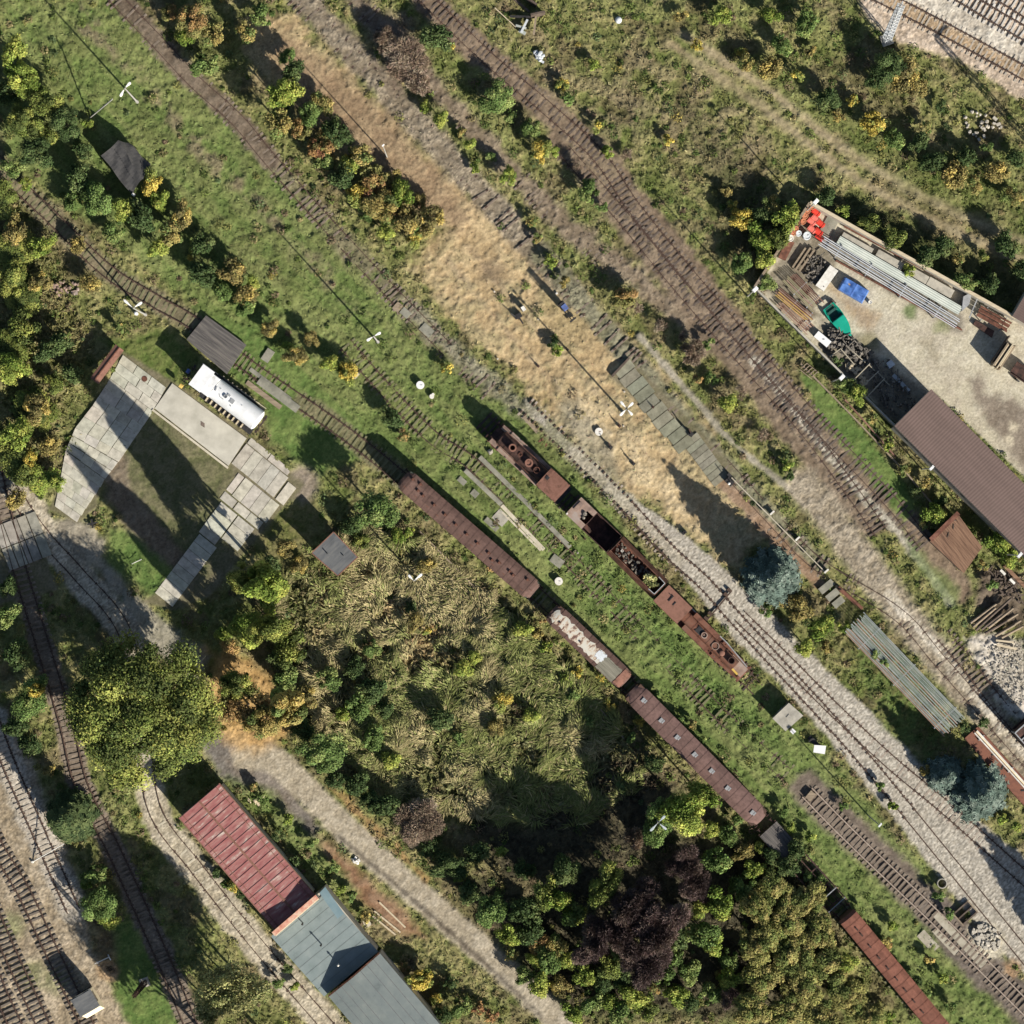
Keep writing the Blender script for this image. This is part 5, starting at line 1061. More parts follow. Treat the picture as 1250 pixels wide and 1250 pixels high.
# blue-grey building
z = 3.5; t, F, q = poly_build('flat_roofed_building', 'low building with a blue-grey flat roof and two thin vent pipes', 'building', [(396,1082),(461.5,1161.5),(395.5,1216.5),(331,1143.5)], z, 'plaster', None)
windows(t, [q[1], q[0], q[3], q[2]], 1.9, 3.5, inset=.19)
b = MB(); b.prism([F.xy(*p, z) for p in ((341,1131.5),(389,1099),(396,1088),(461.5,1161.5),(395.5,1216.5),(331,1143.5))], z-.12, z); rf = b.build('roof', 'bitumen', t)
b = MB(); b.prism([F.xy(*p, z) for p in ((390,1090),(397,1082.5),(420,1115),(412,1121.5))], z+.005, z+.03); b.build('newer_strip', 'bitumen_b', rf)
for (x, y), m in (((392,1153.4), 'steel_dk'), ((413,1177.7), 'white_d'), ((369.4,1127.6), 'steel_dk')):
    p = F(x, y, z+.5); b = MB(); b.cyl((p[0], p[1], z), (p[0], p[1], z+.95), .07, .07, 10); b.cyl((p[0], p[1], z+.95), (p[0], p[1], z+1.1), .13, .05, 10); b.build('vent_pipe', m, rf)
b = MB(); xs_ = [p[0] for p in q]; ys_ = [p[1] for p in q]
for k in range(1, 9): x = min(xs_)+(max(xs_)-min(xs_))*k/9; b.box((x, (min(ys_)+max(ys_))/2, z+.006), (.05, (max(ys_)-min(ys_))*.94, .02))
b.build('felt_laps', 'bitumen_d', rf)
b.build('gutter', 'steel_dk', t) if False else None
# taller grey gabled building at the bottom edge
z = 4.3; G4 = [(463,1163),(560,1278),(498,1330),(401,1216.5)]
t, F, q = poly_build('gabled_building', 'taller grey-roofed building with a low gable at the bottom edge', 'building', G4, z, 'plaster', None, .25)
x0, x1 = min(p[0] for p in q), max(p[0] for p in q); y0, y1 = min(p[1] for p in q), max(p[1] for p in q); ym = (y0+y1)/2
b = MB(); b.grid(lambda u, v: (x0+(x1-x0)*u, y0+(y1-y0)*v, z-.1+1.0*(1-abs(2*v-1))), 1, 2, thick=.12); rf = b.build('roof', 'bitumen_d', t)
b = MB(); b.add([(x0+.26, y0+.25, z-.25), (x0+.26, y1-.25, z-.25), (x0+.26, ym, z+.75)], [(0, 2, 1)]); b.add([(x1-.26, y0+.25, z-.25), (x1-.26, y1-.25, z-.25), (x1-.26, ym, z+.75)], [(0, 1, 2)]); b.build('gable', 'brick', t)
b = MB()
for s in (-1, 1): b.add([(x0-.05, ym, z+.97), (x0+.12, ym, z+.97), (x0+.12, ym+s*(y1-y0)/2, z-.03), (x0-.05, ym+s*(y1-y0)/2, z-.03)], [(0, 1, 2, 3), (3, 2, 1, 0)])
b.build('verge_strip', 'rust', rf)
b = MB()
for k in range(1, 12):
    for s in (-1, 1):
        y = ym+s*(y1-y0)*.5*k/12*(.99); zz = z-.1+1.0*(1-k/12); b.box(((x0+x1)/2, y, zz+.012), (x1-x0-.3, .05, .02)) if k % 3 == 0 else None
b.build('felt_laps', 'felt_w', rf)
windows(t, q, 2.2, 3.4, inset=.29)
# brown corrugated shed at right
def corr_roof(t, F, pts, z, m, ribs, amp=.005, rise=.5, name='roof'):
    a, b_, c, d = [Vector(F.xy(*p, z)) for p in pts]; bb_ = MB()
    def fn(u, v):
        p = (a*(1-u)+b_*u)*(1-v)+(d*(1-u)+c*u)*v; return (p.x, p.y, z-.1+rise*v+amp*math.sin(2*PI*ribs*u))
    bb_.grid(fn, ribs*6, 2, thick=.03); return bb_.build(name, m, t)
z = 4.7; B4 = [(1137,475),(1252,593),(1252,640),(1091.5,520)]
pts = [(1137,475),(1300,641),(1252,680),(1091.5,520)]
t, F, q = poly_build('corrugated_shed', 'large shed with brown corrugated roof beside the walled yard', 'shed', pts, z, 'plaster', None, .3)
windows(t, q, 2.3, 5, inset=.33)
rf = corr_roof(t, F, pts, z, 'brownroof', 62, rise=.35)
b = MB(); a = F.xy(*pts[3], z); c = F.xy(*pts[2], z); b.tube([(a[0], a[1]-.1, z-.15), (c[0], c[1]-.1, z-.15)], .09, 8); b.build('gutter', 'steel_dk', t)
t, F, q = poly_build('lean_to_shed', 'brown corrugated roof corner of a shed at the upper right of the yard', 'shed', [(1256,352),(1236,386),(1262,402),(1285,368)], 3.4, 'plaster', None, .2)
corr_roof(t, F, [(1256,352),(1236,386),(1262,402),(1285,368)], 3.4, 'brownroof', 14, rise=.2)
t, F, q = poly_build('lean_to_shed', 'small brown roofed annex at the far end of the large corrugated shed', 'shed', [(1241,663),(1262,648),(1285,675),(1262,690)], 2.8, 'plaster', None, .2)
corr_roof(t, F, [(1241,663),(1262,648),(1285,675),(1262,690)], 2.8, 'brownroof', 12, rise=.1)
# rust plank roof
z = 2.4; t, F, q = poly_build('plank_roofed_shed', 'low shed roofed with rust-brown planks, below the corrugated shed', 'shed', [(1169,627),(1199,668),(1176.5,700),(1135,661)], z, 'timber_dk', None, .25)
a, b2, c, d = [Vector(p) for p in q]; b = MB(); n = 15
for k in range(n):
    u0, u1 = k/n, (k+.94)/n; p = [a*(1-u0)+d*u0, b2*(1-u0)+c*u0, b2*(1-u1)+c*u1, a*(1-u1)+d*u1]; b.prism([tuple(x) for x in p], z-.08, z+(.015 if k % 2 else 0))
rf = b.build('plank_roof', 'plank_rust', t)
p0 = F.xy(1136, 659, z); p1 = F.xy(1170, 626, z); b = MB(); v = Vector(p1)-Vector(p0); b.box(((p0[0]+p1[0])/2, (p0[1]+p1[1])/2, z+.07), (v.length, .5, .10), math.atan2(v.y, v.x)); b.build('ridge_board', 'rust', rf)
for (x, y, r) in ((1164,635,.8),(1164,643,-.7),(1157.5,653,-.9)): p = F(x, y, z); b = MB(); b.box((p[0], p[1], z+.05), (.55, .1, .06), r); b.build('patch', 'timber_dk', rf)
# small square shed
z = 3.1; t, F, q = poly_build('square_shed', 'small square shed with weathered grey felt roof and rusty rim', 'shed', [(407.3,649.4),(436.7,680),(412.4,703),(380.4,675)], z, 'plaster', None, .25)
a, b2, c, d = q; b = MB(); b.prism(q, [z-.1]*1 and z-.1, [z+.03, z+.08, z+.08, z+.03]); rf = b.build('roof', 'felt_w', t)
b = MB()
for (m_, n_) in ((a, b2), (b2, c), (c, d), (d, a)):
    v = Vector(n_)-Vector(m_); b.box(((m_[0]+n_[0])/2, (m_[1]+n_[1])/2, z), (v.length+.06, .10, .2), math.atan2(v.y, v.x))
b.build('roof_rim', 'rust_cab', rf)
p = F(399.5, 675.5, z); b = MB(); b.cyl((p[0], p[1], z), (p[0], p[1], z+.5), .06, .06, 8); b.build('vent_pipe', 'steel_dk', rf); p = F(419, 678, z); b = MB(); b.cyl((p[0], p[1], z), (p[0], p[1], z+.3), .06, .06, 8); b.build('vent_pipe', 'steel_dk', rf)
b = MB(); b.box((q[0][0]*.5+q[3][0]*.5+.19, (q[0][1]+q[3][1])/2, 1.0), (.06, .9, 2.0), 0); b.build('door', 'timber_dk', t)
# collapsed felt shed
z = 2.6; c = P(152, 205, z); rz = ang(.5, .87); t = thing('felt_roofed_shed', 'sagging shed with torn black felt gable roof among the left-hand bushes', 'shed', (c.x, c.y, 0), rz); F = Frame(c, rz)
sw0, sw1 = F(123,190,2.1), F(160.5,236.5,1.9); r0, r1 = F(144,171,3.0), F(173.5,219,2.8); ne0, ne1 = F(157,174,1.6), F(184,201,1.5)
b = MB()
def fel(u, v, a0, a1, c0, c1):
    p = Vector(a0).lerp(Vector(a1), u); r = Vector(c0).lerp(Vector(c1), u); w = p.lerp(r, v)
    return (w.x+.10*math.sin(u*9+v*3), w.y+.08*math.sin(u*7), w.z-.14*math.sin(PI*u)*math.sin(PI*v)+.05*math.sin(u*17+v*5))
b.grid(lambda u, v: fel(u, v, sw0, sw1, r0, r1), 14, 8, thick=.05); b.grid(lambda u, v: fel(u, v, r0, r1, ne0, ne1), 14, 6, thick=.05); rf = b.build('felt_roof', 'felt', t)
b = MB()
for k in range(16): u = .1+.05*k; w = Vector(fel(u, .62, sw0, sw1, r0, r1)); b.box((w.x, w.y, w.z+.03), (.08, .05, .04), .5)
b.build('batten_nails', 'steel_dk', rf)
b = MB(); b.prism([(r0[0]+.3, sw0[1]+.4), (r1[0]-.4, sw1[1]+.5), (ne1[0]-.2, ne1[1]-.3), (ne0[0]+.3, ne0[1]-.3)], -.1, 1.6); b.build('wall', 'timber_dk', t)
b = MB(); p = F(163, 237.5, 2.0); b.box(p, (.35, .28, .25), .4); b.build('bracket', 'white_d', t)
# rust shelter
A = P(146, 424, 2.2); B = P(115, 465, 2.2); mid = (A+B)/2; rz = math.atan2(B.y-A.y, B.x-A.x); L = (B-A).length
t = thing('shelter', 'narrow rust-brown shelter roof on posts at the head of the slab path', 'shelter', (mid.x, mid.y, 0), rz)
b = MB()
for s in (-1, 1): b.grid(lambda u, v: (-L/2+L*u, s*.56*v, 2.32-.16*v), 12, 2, thick=.04)
rf = b.build('roof', 'rust_cab', t); b = MB(); b.box((0, 0, 2.35), (L, .10, .06)); b.build('ridge', 'rust', rf)
for x in (-L/2+.3, 0, L/2-.3):
    b = MB(); b.box((x, -.3, 1.05), (.12, .12, 2.3)); b.build('post', 'timber_dk', t)
b = MB(); b.box((0, -.38, 1.2), (L-.5, .05, 1.7)); b.build('back_board', 'timber_dk', t)
# plank deck across the track
z = .55; t, F, q = poly_build('plank_deck', 'dark weathered plank deck bridging the track behind the white locomotive', 'deck', [(251.6,385),(300.8,421),(276.8,457),(227.6,414.4)], z, None, None)
a, b2, c, d = [Vector(p) for p in q]; b = MB(); n = 13
for k in range(n):
    u0, u1 = k/n, (k+.95)/n; p = [a*(1-u0)+d*u0, b2*(1-u0)+c*u0, b2*(1-u1)+c*u1, a*(1-u1)+d*u1]; b.prism([tuple(x) for x in p], z-.12, z+random.uniform(-.012, .012))
b.build('planks', 'plank_dk', t)
b = MB()
for f in (.06, .5, .94): p = a.lerp(b2, f); r = d.lerp(c, f); v = r-p; b.box(((p.x+r.x)/2, (p.y+r.y)/2, z-.32), (v.length, .2, .4), math.atan2(v.y, v.x))
b.build('bearers', 'timber_dk', t)
# relay hut
z = 1.8; t, F, q = poly_build('relay_hut', 'low concrete relay hut with a stained slab roof beside the running lines', 'hut', [(963,858),(980.5,873.6),(959,892.6),(943,877)], z, 'conc_gn', None, .12)
b = MB(); b.prism(q, z-.12, z); b.box((.25, .1, z+.02), (.7, .5, .08)); rf = b.build('roof', 'conc', t); b = MB(); b.box((q[0][0]*.5+q[3][0]*.5+.06, 0, .8), (.05, .7, 1.4)); b.build('door', 'steel_gy', t)
# ------------------------------------------------------------------ slab paths, pad, platforms, kerbs
def slabs(name, rows, zt=.10, seed=1, m='slab', base=(.42, .40, .335)):
    """paving of separate concrete slabs; every row: start px, step vector, across vector, count, gap"""
    R = random.Random(seed); b = MB()
    for (sx, sy), (ux, uy), (vx, vy), n in rows:
        for k in range(n):
            g = .02; c0 = (sx+ux*(k+g), sy+uy*(k+g)); c1 = (sx+ux*(k+1-g), sy+uy*(k+1-g)); j = R.uniform(-.6, .6); tz = zt+R.uniform(-.012, .012); f = R.uniform(.87, 1.11)
            q = [P(c0[0]+vx*.015, c0[1]+vy*.015), P(c1[0]+vx*.015, c1[1]+vy*.015), P(c1[0]+vx*.985+j*.15, c1[1]+vy*.985), P(c0[0]+vx*.985+j*.15, c0[1]+vy*.985)]
            b.prism([(p.x, p.y) for p in q], -.1, tz, col=tuple(x*f*R.uniform(.97, 1.03) for x in base))
    return structure(b.build(name, m))
def patch(A, B, Cc, D, nu, nv, R):
    """bilinear field of slabs; some rows are laid as half slabs"""
    out = []; f = lambda u, v: tuple((A[i]*(1-u)+B[i]*u)*(1-v)+(D[i]*(1-u)+Cc[i]*u)*v for i in (0, 1))
    for j in range(nv):
        off = R.choice((0, .5)); us = [0]+[min(1, (k+off)/nu) for k in range(1 if off else 1, nu+1)]; us = sorted(set(us+[1]))
        for u0, u1 in zip(us, us[1:]):
            p, q, r = f(u0, j/nv), f(u1, j/nv), f(u0, (j+1)/nv); out.append((p, (q[0]-p[0], q[1]-p[1]), (r[0]-p[0], r[1]-p[1]), 1))
    return out
def uv(o, u, v): return (o[0]+U[0]*u+Vv[0]*v, o[1]+U[1]*u+Vv[1]*v)
def sv(d, l): return (d[0]*l, d[1]*l)
Rp = random.Random(4)
Le = [(150,433),(134,462),(113,495),(92,522),(80,550),(73,588),(67,618)]; Ri = [(203,473),(187,502),(169,529),(152,554),(128,585),(110,613),(93,637)]
rows = []
for k, (nu, nv) in enumerate(((3,3),(4,3),(4,2),(4,3),(4,3),(3,3))): rows += patch(Le[k], Ri[k], Ri[k+1], Le[k+1], nu, nv, Rp)
slabs('concrete_slab_path', rows, seed=3)
pad = MB(); pad.prism([tuple(P(*p)[:2]) for p in ((210.5,468),(301,535),(279,568.5),(189,498.5))], -.1, .14); structure(pad.build('concrete_pad', 'conc_pad'))
k_ = MB(); k_.prism([tuple(P(*p)[:2]) for p in ((187,499),(279,570),(278,572.5),(185.5,501))], -.1, .2); structure(k_.build('pad_kerb', 'conc_pale'))
dr = MB(); c = P(247.6, 518)
for k in range(5): dr.box((c.x, c.y-.2+k*.1, .155), (.5, .05, .03), -.55)
tag(dr.build('drain_grate', 'rust_dk'), 'small rusty drain grate set in the concrete pad', 'drain')
dr = MB(); c = P(176.5, 462.5); dr.cyl((c.x, c.y, .1), (c.x, c.y, .135), .32, .32, 20); tag(dr.build('manhole_cover', 'rust'), 'round rusty manhole cover in the slab path by the shelter', 'manhole cover')
U = (.775, .63); Vv = (-.60, .80); o = (301, 541)
rows = [(uv(o, 0, 0), sv(U, 13.3), sv(Vv, 31), 5), (uv(o, 69, 4), sv(U, 13), sv(Vv, 27), 1), (uv(o, 0, -9), sv(U, 32), sv(Vv, 8.5), 2),
        (uv(o, 24, 33), sv(U, 13.5), sv(Vv, 28), 4), (uv(o, 14, 34), sv(U, 9), sv(Vv, 26), 1), (uv(o, 35, 62), sv(U, 20), sv(Vv, 11), 2), (uv(o, 14, 62), sv(U, 20), sv(Vv, 11), 1)]
rows += [(uv(o, 18, 75), sv(Vv, 11.5), sv(U, 26), 4), (uv(o, 45, 75), sv(Vv, 11.5), sv(U, 26), 3)]
rows += [(uv(o, 20, 122), sv(Vv, 11.3), sv(U, 28), 8)]
slabs('concrete_slab_drive', rows, seed=8)
# level crossing slabs
rows = []
d = (.36, .93); e = (.93, -.36)
for k, w in ((-26, 12), (-13, 11), (-1, 5), (5, 11), (17, 12)): rows.append(((16+e[0]*k, 634+e[1]*k), (d[0]*29, d[1]*29), (e[0]*w, e[1]*w), 2))
slabs('level_crossing_slabs', rows, zt=.2, seed=5, base=(.27, .255, .22))
# mossy slab walk on the dry strip
rows = []; U = (.62, .785); Vv = (-.785, .62); o = (767.5, 438)
for k in range(10): rows.append((uv(o, k*13, random.uniform(-2, 2)), sv(U, 12.6), sv(Vv, 25), 1))
o2 = (848, 528)
for k in range(8): rows.append((uv((o2[0]+2, o2[1]), k*8.3, -1+k*.3), sv(U, 8.1), sv(Vv, 23), 1))
slabs('mossy_slab_walk', rows, zt=.16, seed=11, base=(.205, .2, .15))
b = MB(); q = [P(*p) for p in ((746,458.5),(767,436.5),(768.5,438.5),(748,460.5))]; b.prism([(p.x, p.y) for p in q], -.05, .42); tag(b.build('low_wall', 'timber_dk'), 'low dark end wall of the mossy slab walk', 'wall')
def bar(name, label, cat, pts, w, z0, z1, m):
    b = MB()
    for (ax, ay), (bx, by) in zip(pts, pts[1:]):
        a = P(ax, ay); c = P(bx, by); v = c-a; b.box(((a.x+c.x)/2, (a.y+c.y)/2, (z0+z1)/2), (v.length, w, z1-z0), math.atan2(v.y, v.x))
    a = P(*pts[0]); o = b.build(name, m); return tag(o, label, cat)
bar('concrete_kerb', 'greyish concrete kerb of the old pit nearest the rusty locomotives', 'kerb', [(585.6,557.7),(640,611),(696,668)], .5, -.1, .16, 'conc_gn')
bar('concrete_kerb', 'concrete kerb of the old pit nearest the brown coach', 'kerb', [(567.7,574),(612,616)], .5, -.1, .16, 'conc_gn')
bar('concrete_kerb', 'paler lower half of the pit kerb nearest the brown coach', 'kerb', [(612.5,617),(664,671)], .42, -.1, .2, 'conc_pale')
bar('concrete_kerb', 'thin pale kerb running beside the slab bay of the old pit', 'kerb', [(613,625),(660,672)], .22, -.1, .15, 'conc_pale')
def slab_at(label, px, py, w, l, d, zt, m, name='concrete_slab', cat='slab'):
    c = P(px, py); b = MB(); b.box((c.x, c.y, zt/2-.05), (l*S, w*S, zt+.1), ang(*d)); return tag(b.build(name, m), label, cat)
slab_at('pale square concrete slab lying by the old pit kerb', 611.5, 632, 15, 17, (.74,.68), .14, 'conc')
slab_at('small rough concrete slab in the grass near the brown coach end', 579.5, 602.5, 8, 9, (.74,.68), .12, 'conc_gn')
slab_at('half-buried grey slab above the small rough slab', 564, 587, 7, 11, (.74,.68), .06, 'conc_gn')
slab_at('narrow mossy slab lying along the square slab of the pit', 600, 640, 7, 20, (.74,.68), .1, 'conc_gn')
slab_at('broken pale slab at the lower end of the pit kerbs', 680, 685, 11, 16, (.8,.6), .1, 'conc_gn')
slab_at('short brown wooden plate in grass by the twin lamp', 485.5, 375, 11, 9, (.75,.66), .12, 'timber', 'wooden_plate', 'plate')
slab_at('grey concrete lid beside the short brown plate', 495, 382, 9, 12, (.75,.66), .16, 'conc_gn')
slab_at('sunken grey concrete lid right of the twin lamp', 521, 403, 11, 16, (.75,.66), .1, 'conc_gn')
slab_at('small white concrete slab below the twin lamp', 433, 457, 8, 9, (.75,.66), .16, 'conc')
slab_at('weathered board lying in the grass beside the dry strip', 648, 518, 5, 26, (.66,.75), .1, 'timber', 'board', 'board')
slab_at('reddish flat plate sunk in the grass by the gravel line', 664, 540, 11, 11, (.66,.75), .06, 'rust', 'steel_plate', 'plate')
slab_at('concrete crossing slab between the rails by the plank deck', 340, 482, 10, 60, (.80,.60), .22, 'conc_gn')
slab_at('long concrete edge slab right of the plank deck', 330, 457+12, 5, 62, (.80,.60), .14, 'conc_gn')
slab_at('small upright-edged slab at the corner of the plank deck', 327, 434, 10, 16, (.55,-.83), .2, 'conc_gn')
slab_at('reddish edging slab along the rail right of the white locomotive', 322, 482, 6, 52, (.80,.60), .12, 'timber')
slab_at('pale concrete apron strip nearer the running line by the rubble', 1171, 1147, 9, 90, (.68,.735), .08, 'apron')
slab_at('pale concrete apron strip between the rails near the red coach', 1154, 1149, 8, 40, (.68,.735), .05, 'apron')
slab_at('pale concrete apron patch nearest the red coach', 1133, 1149, 12, 28, (.68,.735), .04, 'apron')
slab_at('concrete stop block at the end of the dark sleepered track', 989, 971, 8, 11, (.65,-.76), .5, 'timber', 'stop_block', 'stop block')
for k, (x, y, l) in enumerate(((1008.5,716,20),(1016,726,17),(1023,735,15))):
    slab_at(('upper','middle','lowest')[k]+' of three grey concrete blocks by the red steel beam', x, y, 8.5, l, (.76,-.62), .4, 'conc_gn', 'concrete_block', 'block')
for k, (x0, y0, x1, y1) in enumerate(((463,1101,495,1132),(457,1112,489,1138),(455,1118,483,1141))):
    bar('pale_beam', ('longest','middle','shortest')[k]+' of three pale beams lying in the verge left of the service road', 'beam', [(x0,y0),(x1,y1)], .18, 0, .16, 'timber_pale')
slab_at('pale concrete step by the blue-grey roof', 447, 1126, 9, 12, (.6,.8), .2, 'conc_pale')
# ------------------------------------------------------------------ the walled yard
def wall(label, pts, h, w, m, cap):
    a = P(*pts[0], h); t = thing('yard_wall', label, 'wall', (a.x, a.y, 0)); b = MB(); c_ = MB()
    for p, q in zip(pts, pts[1:]):
        A = P(*p, h)-Vector((a.x, a.y, h)); B = P(*q, h)-Vector((a.x, a.y, h)); v = B-A; r = math.atan2(v.y, v.x); mid = (A+B)/2
        b.box((mid.x, mid.y, h/2-.1), (v.length, w*.75, h+.1), r); c_.box((mid.x, mid.y, h), (v.length+.02, w, .1), r)
    b.build('wall', m, t); c_.build('coping', cap, t)
wall('long concrete yard wall with pale coping along the upper right side of the yard', [(989,247),(1240,388)], 1.9, .35, 'conc', 'timber_pale')
wall('short yard wall at the left end by the red drums', [(988.5,247.5),(921.5,350)], 1.9, .28, 'conc', 'timber')
wall('thin grey yard fence wall facing the brown tracks', [(921.5,351),(1093,520)], 1.5, .2, 'conc_gn', 'conc')
bar('concrete_edge', 'long low concrete edge of the lawn strip beside the yard', 'edging', [(977,444),(1040,508),(1109,581),(1150,630)], .16, -.05, .45, 'timber')
bar('pipe', 'rusty pipe lying among weeds between the lawn edge and the yard', 'pipe', [(1031,488),(1060,520),(1093,558)], .16, .1, .3, 'pipe_rust')
b = MB()
for k in range(5): c = P(981+k*3.2, 447+k*2.6); b.box((c.x, c.y, .5), (.9, .09, .09), ang(.75, -.66))
for k in (0, 1): A = P(977+k*8, 452-k*8); b.box((A.x+.6, A.y-.5, .45), (1.7, .08, .08), ang(.77, .63))
tag(b.build('pallet', 'timber'), 'small slatted pallet on the lawn edge at the yard fence', 'pallet')
def drum(label, px, py, r, h, m, lying=None, group=None, z=0.05):
    c = P(px, py, h*.7); t = thing('drum', label, 'drum', (c.x, c.y, z), 0, group)
    b = MB()
    if lying: 
        d = Vector((lying[0], -lying[1], 0)).normalized()*h/2; b.cyl(Vector((0, 0, r))-d, Vector((0, 0, r))+d, r, r*.92, 16)
        for f in (-.35, .35): b.cyl(Vector((0, 0, r))+d*f*2-d*.05, Vector((0, 0, r))+d*f*2+d*.05, r*1.05, r*1.05, 16)
    else: b.cyl((0, 0, 0), (0, 0, h), r, r, 16); b.ring((0, 0, h), r*1.04, r*.85, .05, 16); b.ring((0, 0, h*.33), r*1.05, r*.98, .05, 16); b.ring((0, 0, h*.66), r*1.05, r*.98, .05, 16)
    b.build('barrel', m, t); b = MB()
    if lying: b.cyl(Vector((0, 0, r))+d, Vector((0, 0, r))+d*1.12, r*.3, r*.25, 10)
    else: b.cyl((r*.4, 0, h), (r*.4, 0, h+.07), r*.2, r*.2, 8)
    b.build('cap', m, t); return t
D = (.75, .62)
for k, (x, y, r, m, ly, w) in enumerate(((996.4,259,.33,'red',D,'bright red drum lying nearest the yard corner'),(995.8,266.8,.34,'pinkred',D,'faded pink-red drum lying below the corner red one'),(991,270.4,.33,'pinkred',D,'pinkish drum squeezed against the rusty row'),
    (1002,272.5,.34,'red',D,'bright red drum nearest the grey slab, upper one'),(991.6,279.5,.36,'pinkred',D,'pale pink drum in the lower pair'),(999.4,283,.36,'red',D,'bright red drum in the lower pair'),(1000.6,290,.26,'red',D,'small red drum at the ends of the silver pipes'))):
    drum(w, x, y, r, .95, m, ly, 'red drums in the yard corner')
for k, (x, y, r, m) in enumerate(((991.6,253,.3,'orange_r'),(985.6,257.8,.32,'orange_r'),(982.6,263.8,.33,'orange_r'),(980.5,270.5,.3,'orange_r'),(974,273.4,.3,'rust_red'),(971,279.4,.32,'orange_r'),(968,284.5,.28,'orange_r'),(974.8,285,.3,'drum_w'),(985,288,.42,'drum_w'),(964.6,291,.36,'white_d'))):
    w = ['first orange rusted drum, at the wall corner','second orange rusted drum along the short wall','third orange rusted drum along the short wall','fourth orange rusted drum along the short wall','brown-red drum halfway along the short wall','sixth drum, orange, along the short wall','last orange drum along the short wall','pale grey drum beside the last orange drum','wide bluish white tub between drums and pipes','white tub on the short wall side, below the drums'][k]
    drum(w, x, y, r, .85, m, None, 'drums along the short yard wall')
def plate(name, label, cat, pts, z0, z1, m, parent=None):
    c = P(sum(p[0] for p in pts)/len(pts), sum(p[1] for p in pts)/len(pts), z1); b = MB(); b.prism([(P(*p, z1).x-c.x, P(*p, z1).y-c.y) for p in pts], z0, z1)
    o = b.build(name, m); o.location = (c.x, c.y, 0); return tag(o, label, cat)
def bundle(name, label, cat, p0, p1, n, width, z, r, mats, bend=.0, ends=.25, part='pipe', stand=None, group=None, layers=1):
    """bundle of n parallel bars from p0 to p1 (px), spread over width px; every bar a part; on trestles"""
    A = P(*p0, z); B = P(*p1, z); v = B-A; L = v.length; rz = math.atan2(v.y, v.x); mid = (A+B)/2; t = thing(name, label, cat, (mid.x, mid.y, 0), rz, group); R = random.Random(int(p0[0]*7+p0[1]))
    W = width*S
    for l in range(layers):
        for k in range(n):
            y = -W/2+W*(k+.5)/n+R.uniform(-.3, .3)*W/n; e0 = -L/2+R.uniform(0, ends)*L*.3; e1 = L/2-R.uniform(0, ends)*L*.3; zz = z+R.uniform(-.04, .04)-l*2.1*r
            b = MB(); b.tube([(e0, y, zz), ((e0+e1)/2, y+R.uniform(-bend, bend), zz+R.uniform(-.05, .02)), (e1, y+R.uniform(-bend, bend)*1.5, zz)], r, 6); b.build(part, R.choice(mats), t)
    if stand:
        for f in stand:
            x = -L/2+L*f; b = MB(); b.box((x, 0, z-r-layers*2.1*r+r*2-.06), (.12, W+.25, .12))
            for s in (-1, 1): b.box((x, s*(W/2+.1), z/2), (.10, .10, z+.15))
            b.build('trestle', 'steel_gy', t)
    return t
bundle('silver_pipe_rack', 'rack of long silver pipes running down the yard beside the pale sheets', 'pipe rack', (1002,293), (1170,396), 6, 14, 1.0, .045, ['pipe_sil','pipe_sil','steel_gy'], ends=.05, stand=(.13,.35,.6,.85))
# pale sheet stack, concrete blocks and the brown beam
t, F = th('sheet_stack', 'long stack of pale greenish roofing sheets between pipes and concrete panels', 'sheets', 1098, 336, (.86,.50), .9)
b = MB(); L = 172*S
b.grid(lambda u, v: (-L/2+L*u, (v-.5)*.95, .85+.03*math.sin(v*PI*8)), 40, 32, thick=.05); b.build('top_sheet', 'sheet', t)
b = MB(); b.box((0, 0, .42), (L-.3, .85, .78)); b.build('sheet_pile', 'sheet', t)
for x in (-L*.3, 0, L*.3): b = MB(); b.box((x, 0, .02), (.2, 1.1, .1)); b.build('bearer', 'timber_dk', t)
for k, (x, y, l) in enumerate(((1045,299,42),(1085,318.5,36),(1119,336.5,28),(1147,351.5,34))):
    slab_at(['longest','second','third','last'][k]+' grey concrete panel in the row behind the pale sheets', x, y, 11, l, (.87,.49), .55, 'conc', 'concrete_block', 'concrete block')
slab_at('flat grey concrete panel behind the red drums', 1013, 274, 24, 15, (.87,.49), .15, 'conc_gn', 'concrete_block', 'concrete block')
bar('steel_beam', 'long brown steel beam lying along the foot of the long yard wall', 'beam', [(1030,276),(1172,353)], .28, .2, .5, 'rust')
bar('steel_beam', 'brown steel beam on the yard side of the silver pipes', 'beam', [(1020,318),(1174,403)], .16, 0, .22, 'rust')
for (x, y) in ((1056,338),(1098,361),(1127,378),(1152,396)): pass
bundle('rusty_steel_sections', 'upper bundle of rust-red steel sections in the yard below the wall end', 'steel bundle', (1194,379), (1232,400), 5, 15, .75, .13, ['rust_red','rust'], ends=.1, part='section', stand=(.2,.8))
plate('rusty_steel_plate', 'dark rusted plate stack in front of the rust-red steel sections', 'plate', [(1191,391),(1214,404),(1211,412),(1188,396)], 0, .35, 'rust_dk')
bar('crossbar', 'pale steel bar lying across the yard by the wall end', 'bar', [(1192,364),(1181.5,389)], .12, .8, .9, 'steel_gy')
plate('steel_bin', 'dark grey steel bin at the end of the pale sheets', 'bin', [(1176,362),(1187,356),(1183,372),(1174,380)], 0, .9, 'steel_gy')
t, F = th('plank_stack', 'tall leaning stack of pale planks in the middle right of the yard', 'planks', 1226, 433, (.55,-.83), 1.6)
for k in range(6): b = MB(); b.box((random.uniform(-.2, .2), -.45+.17*k, .85+.13*(k % 3)), (2.9+random.uniform(-.3, .4), .13, 1.6)); b.build('plank', random.choice(['timber_pale','timber','timber_pale']), t)
b = MB(); b.box((.4, .62, .8), (3.4, .1, 1.5)); b.build('side_plank', 'timber_dk', t)
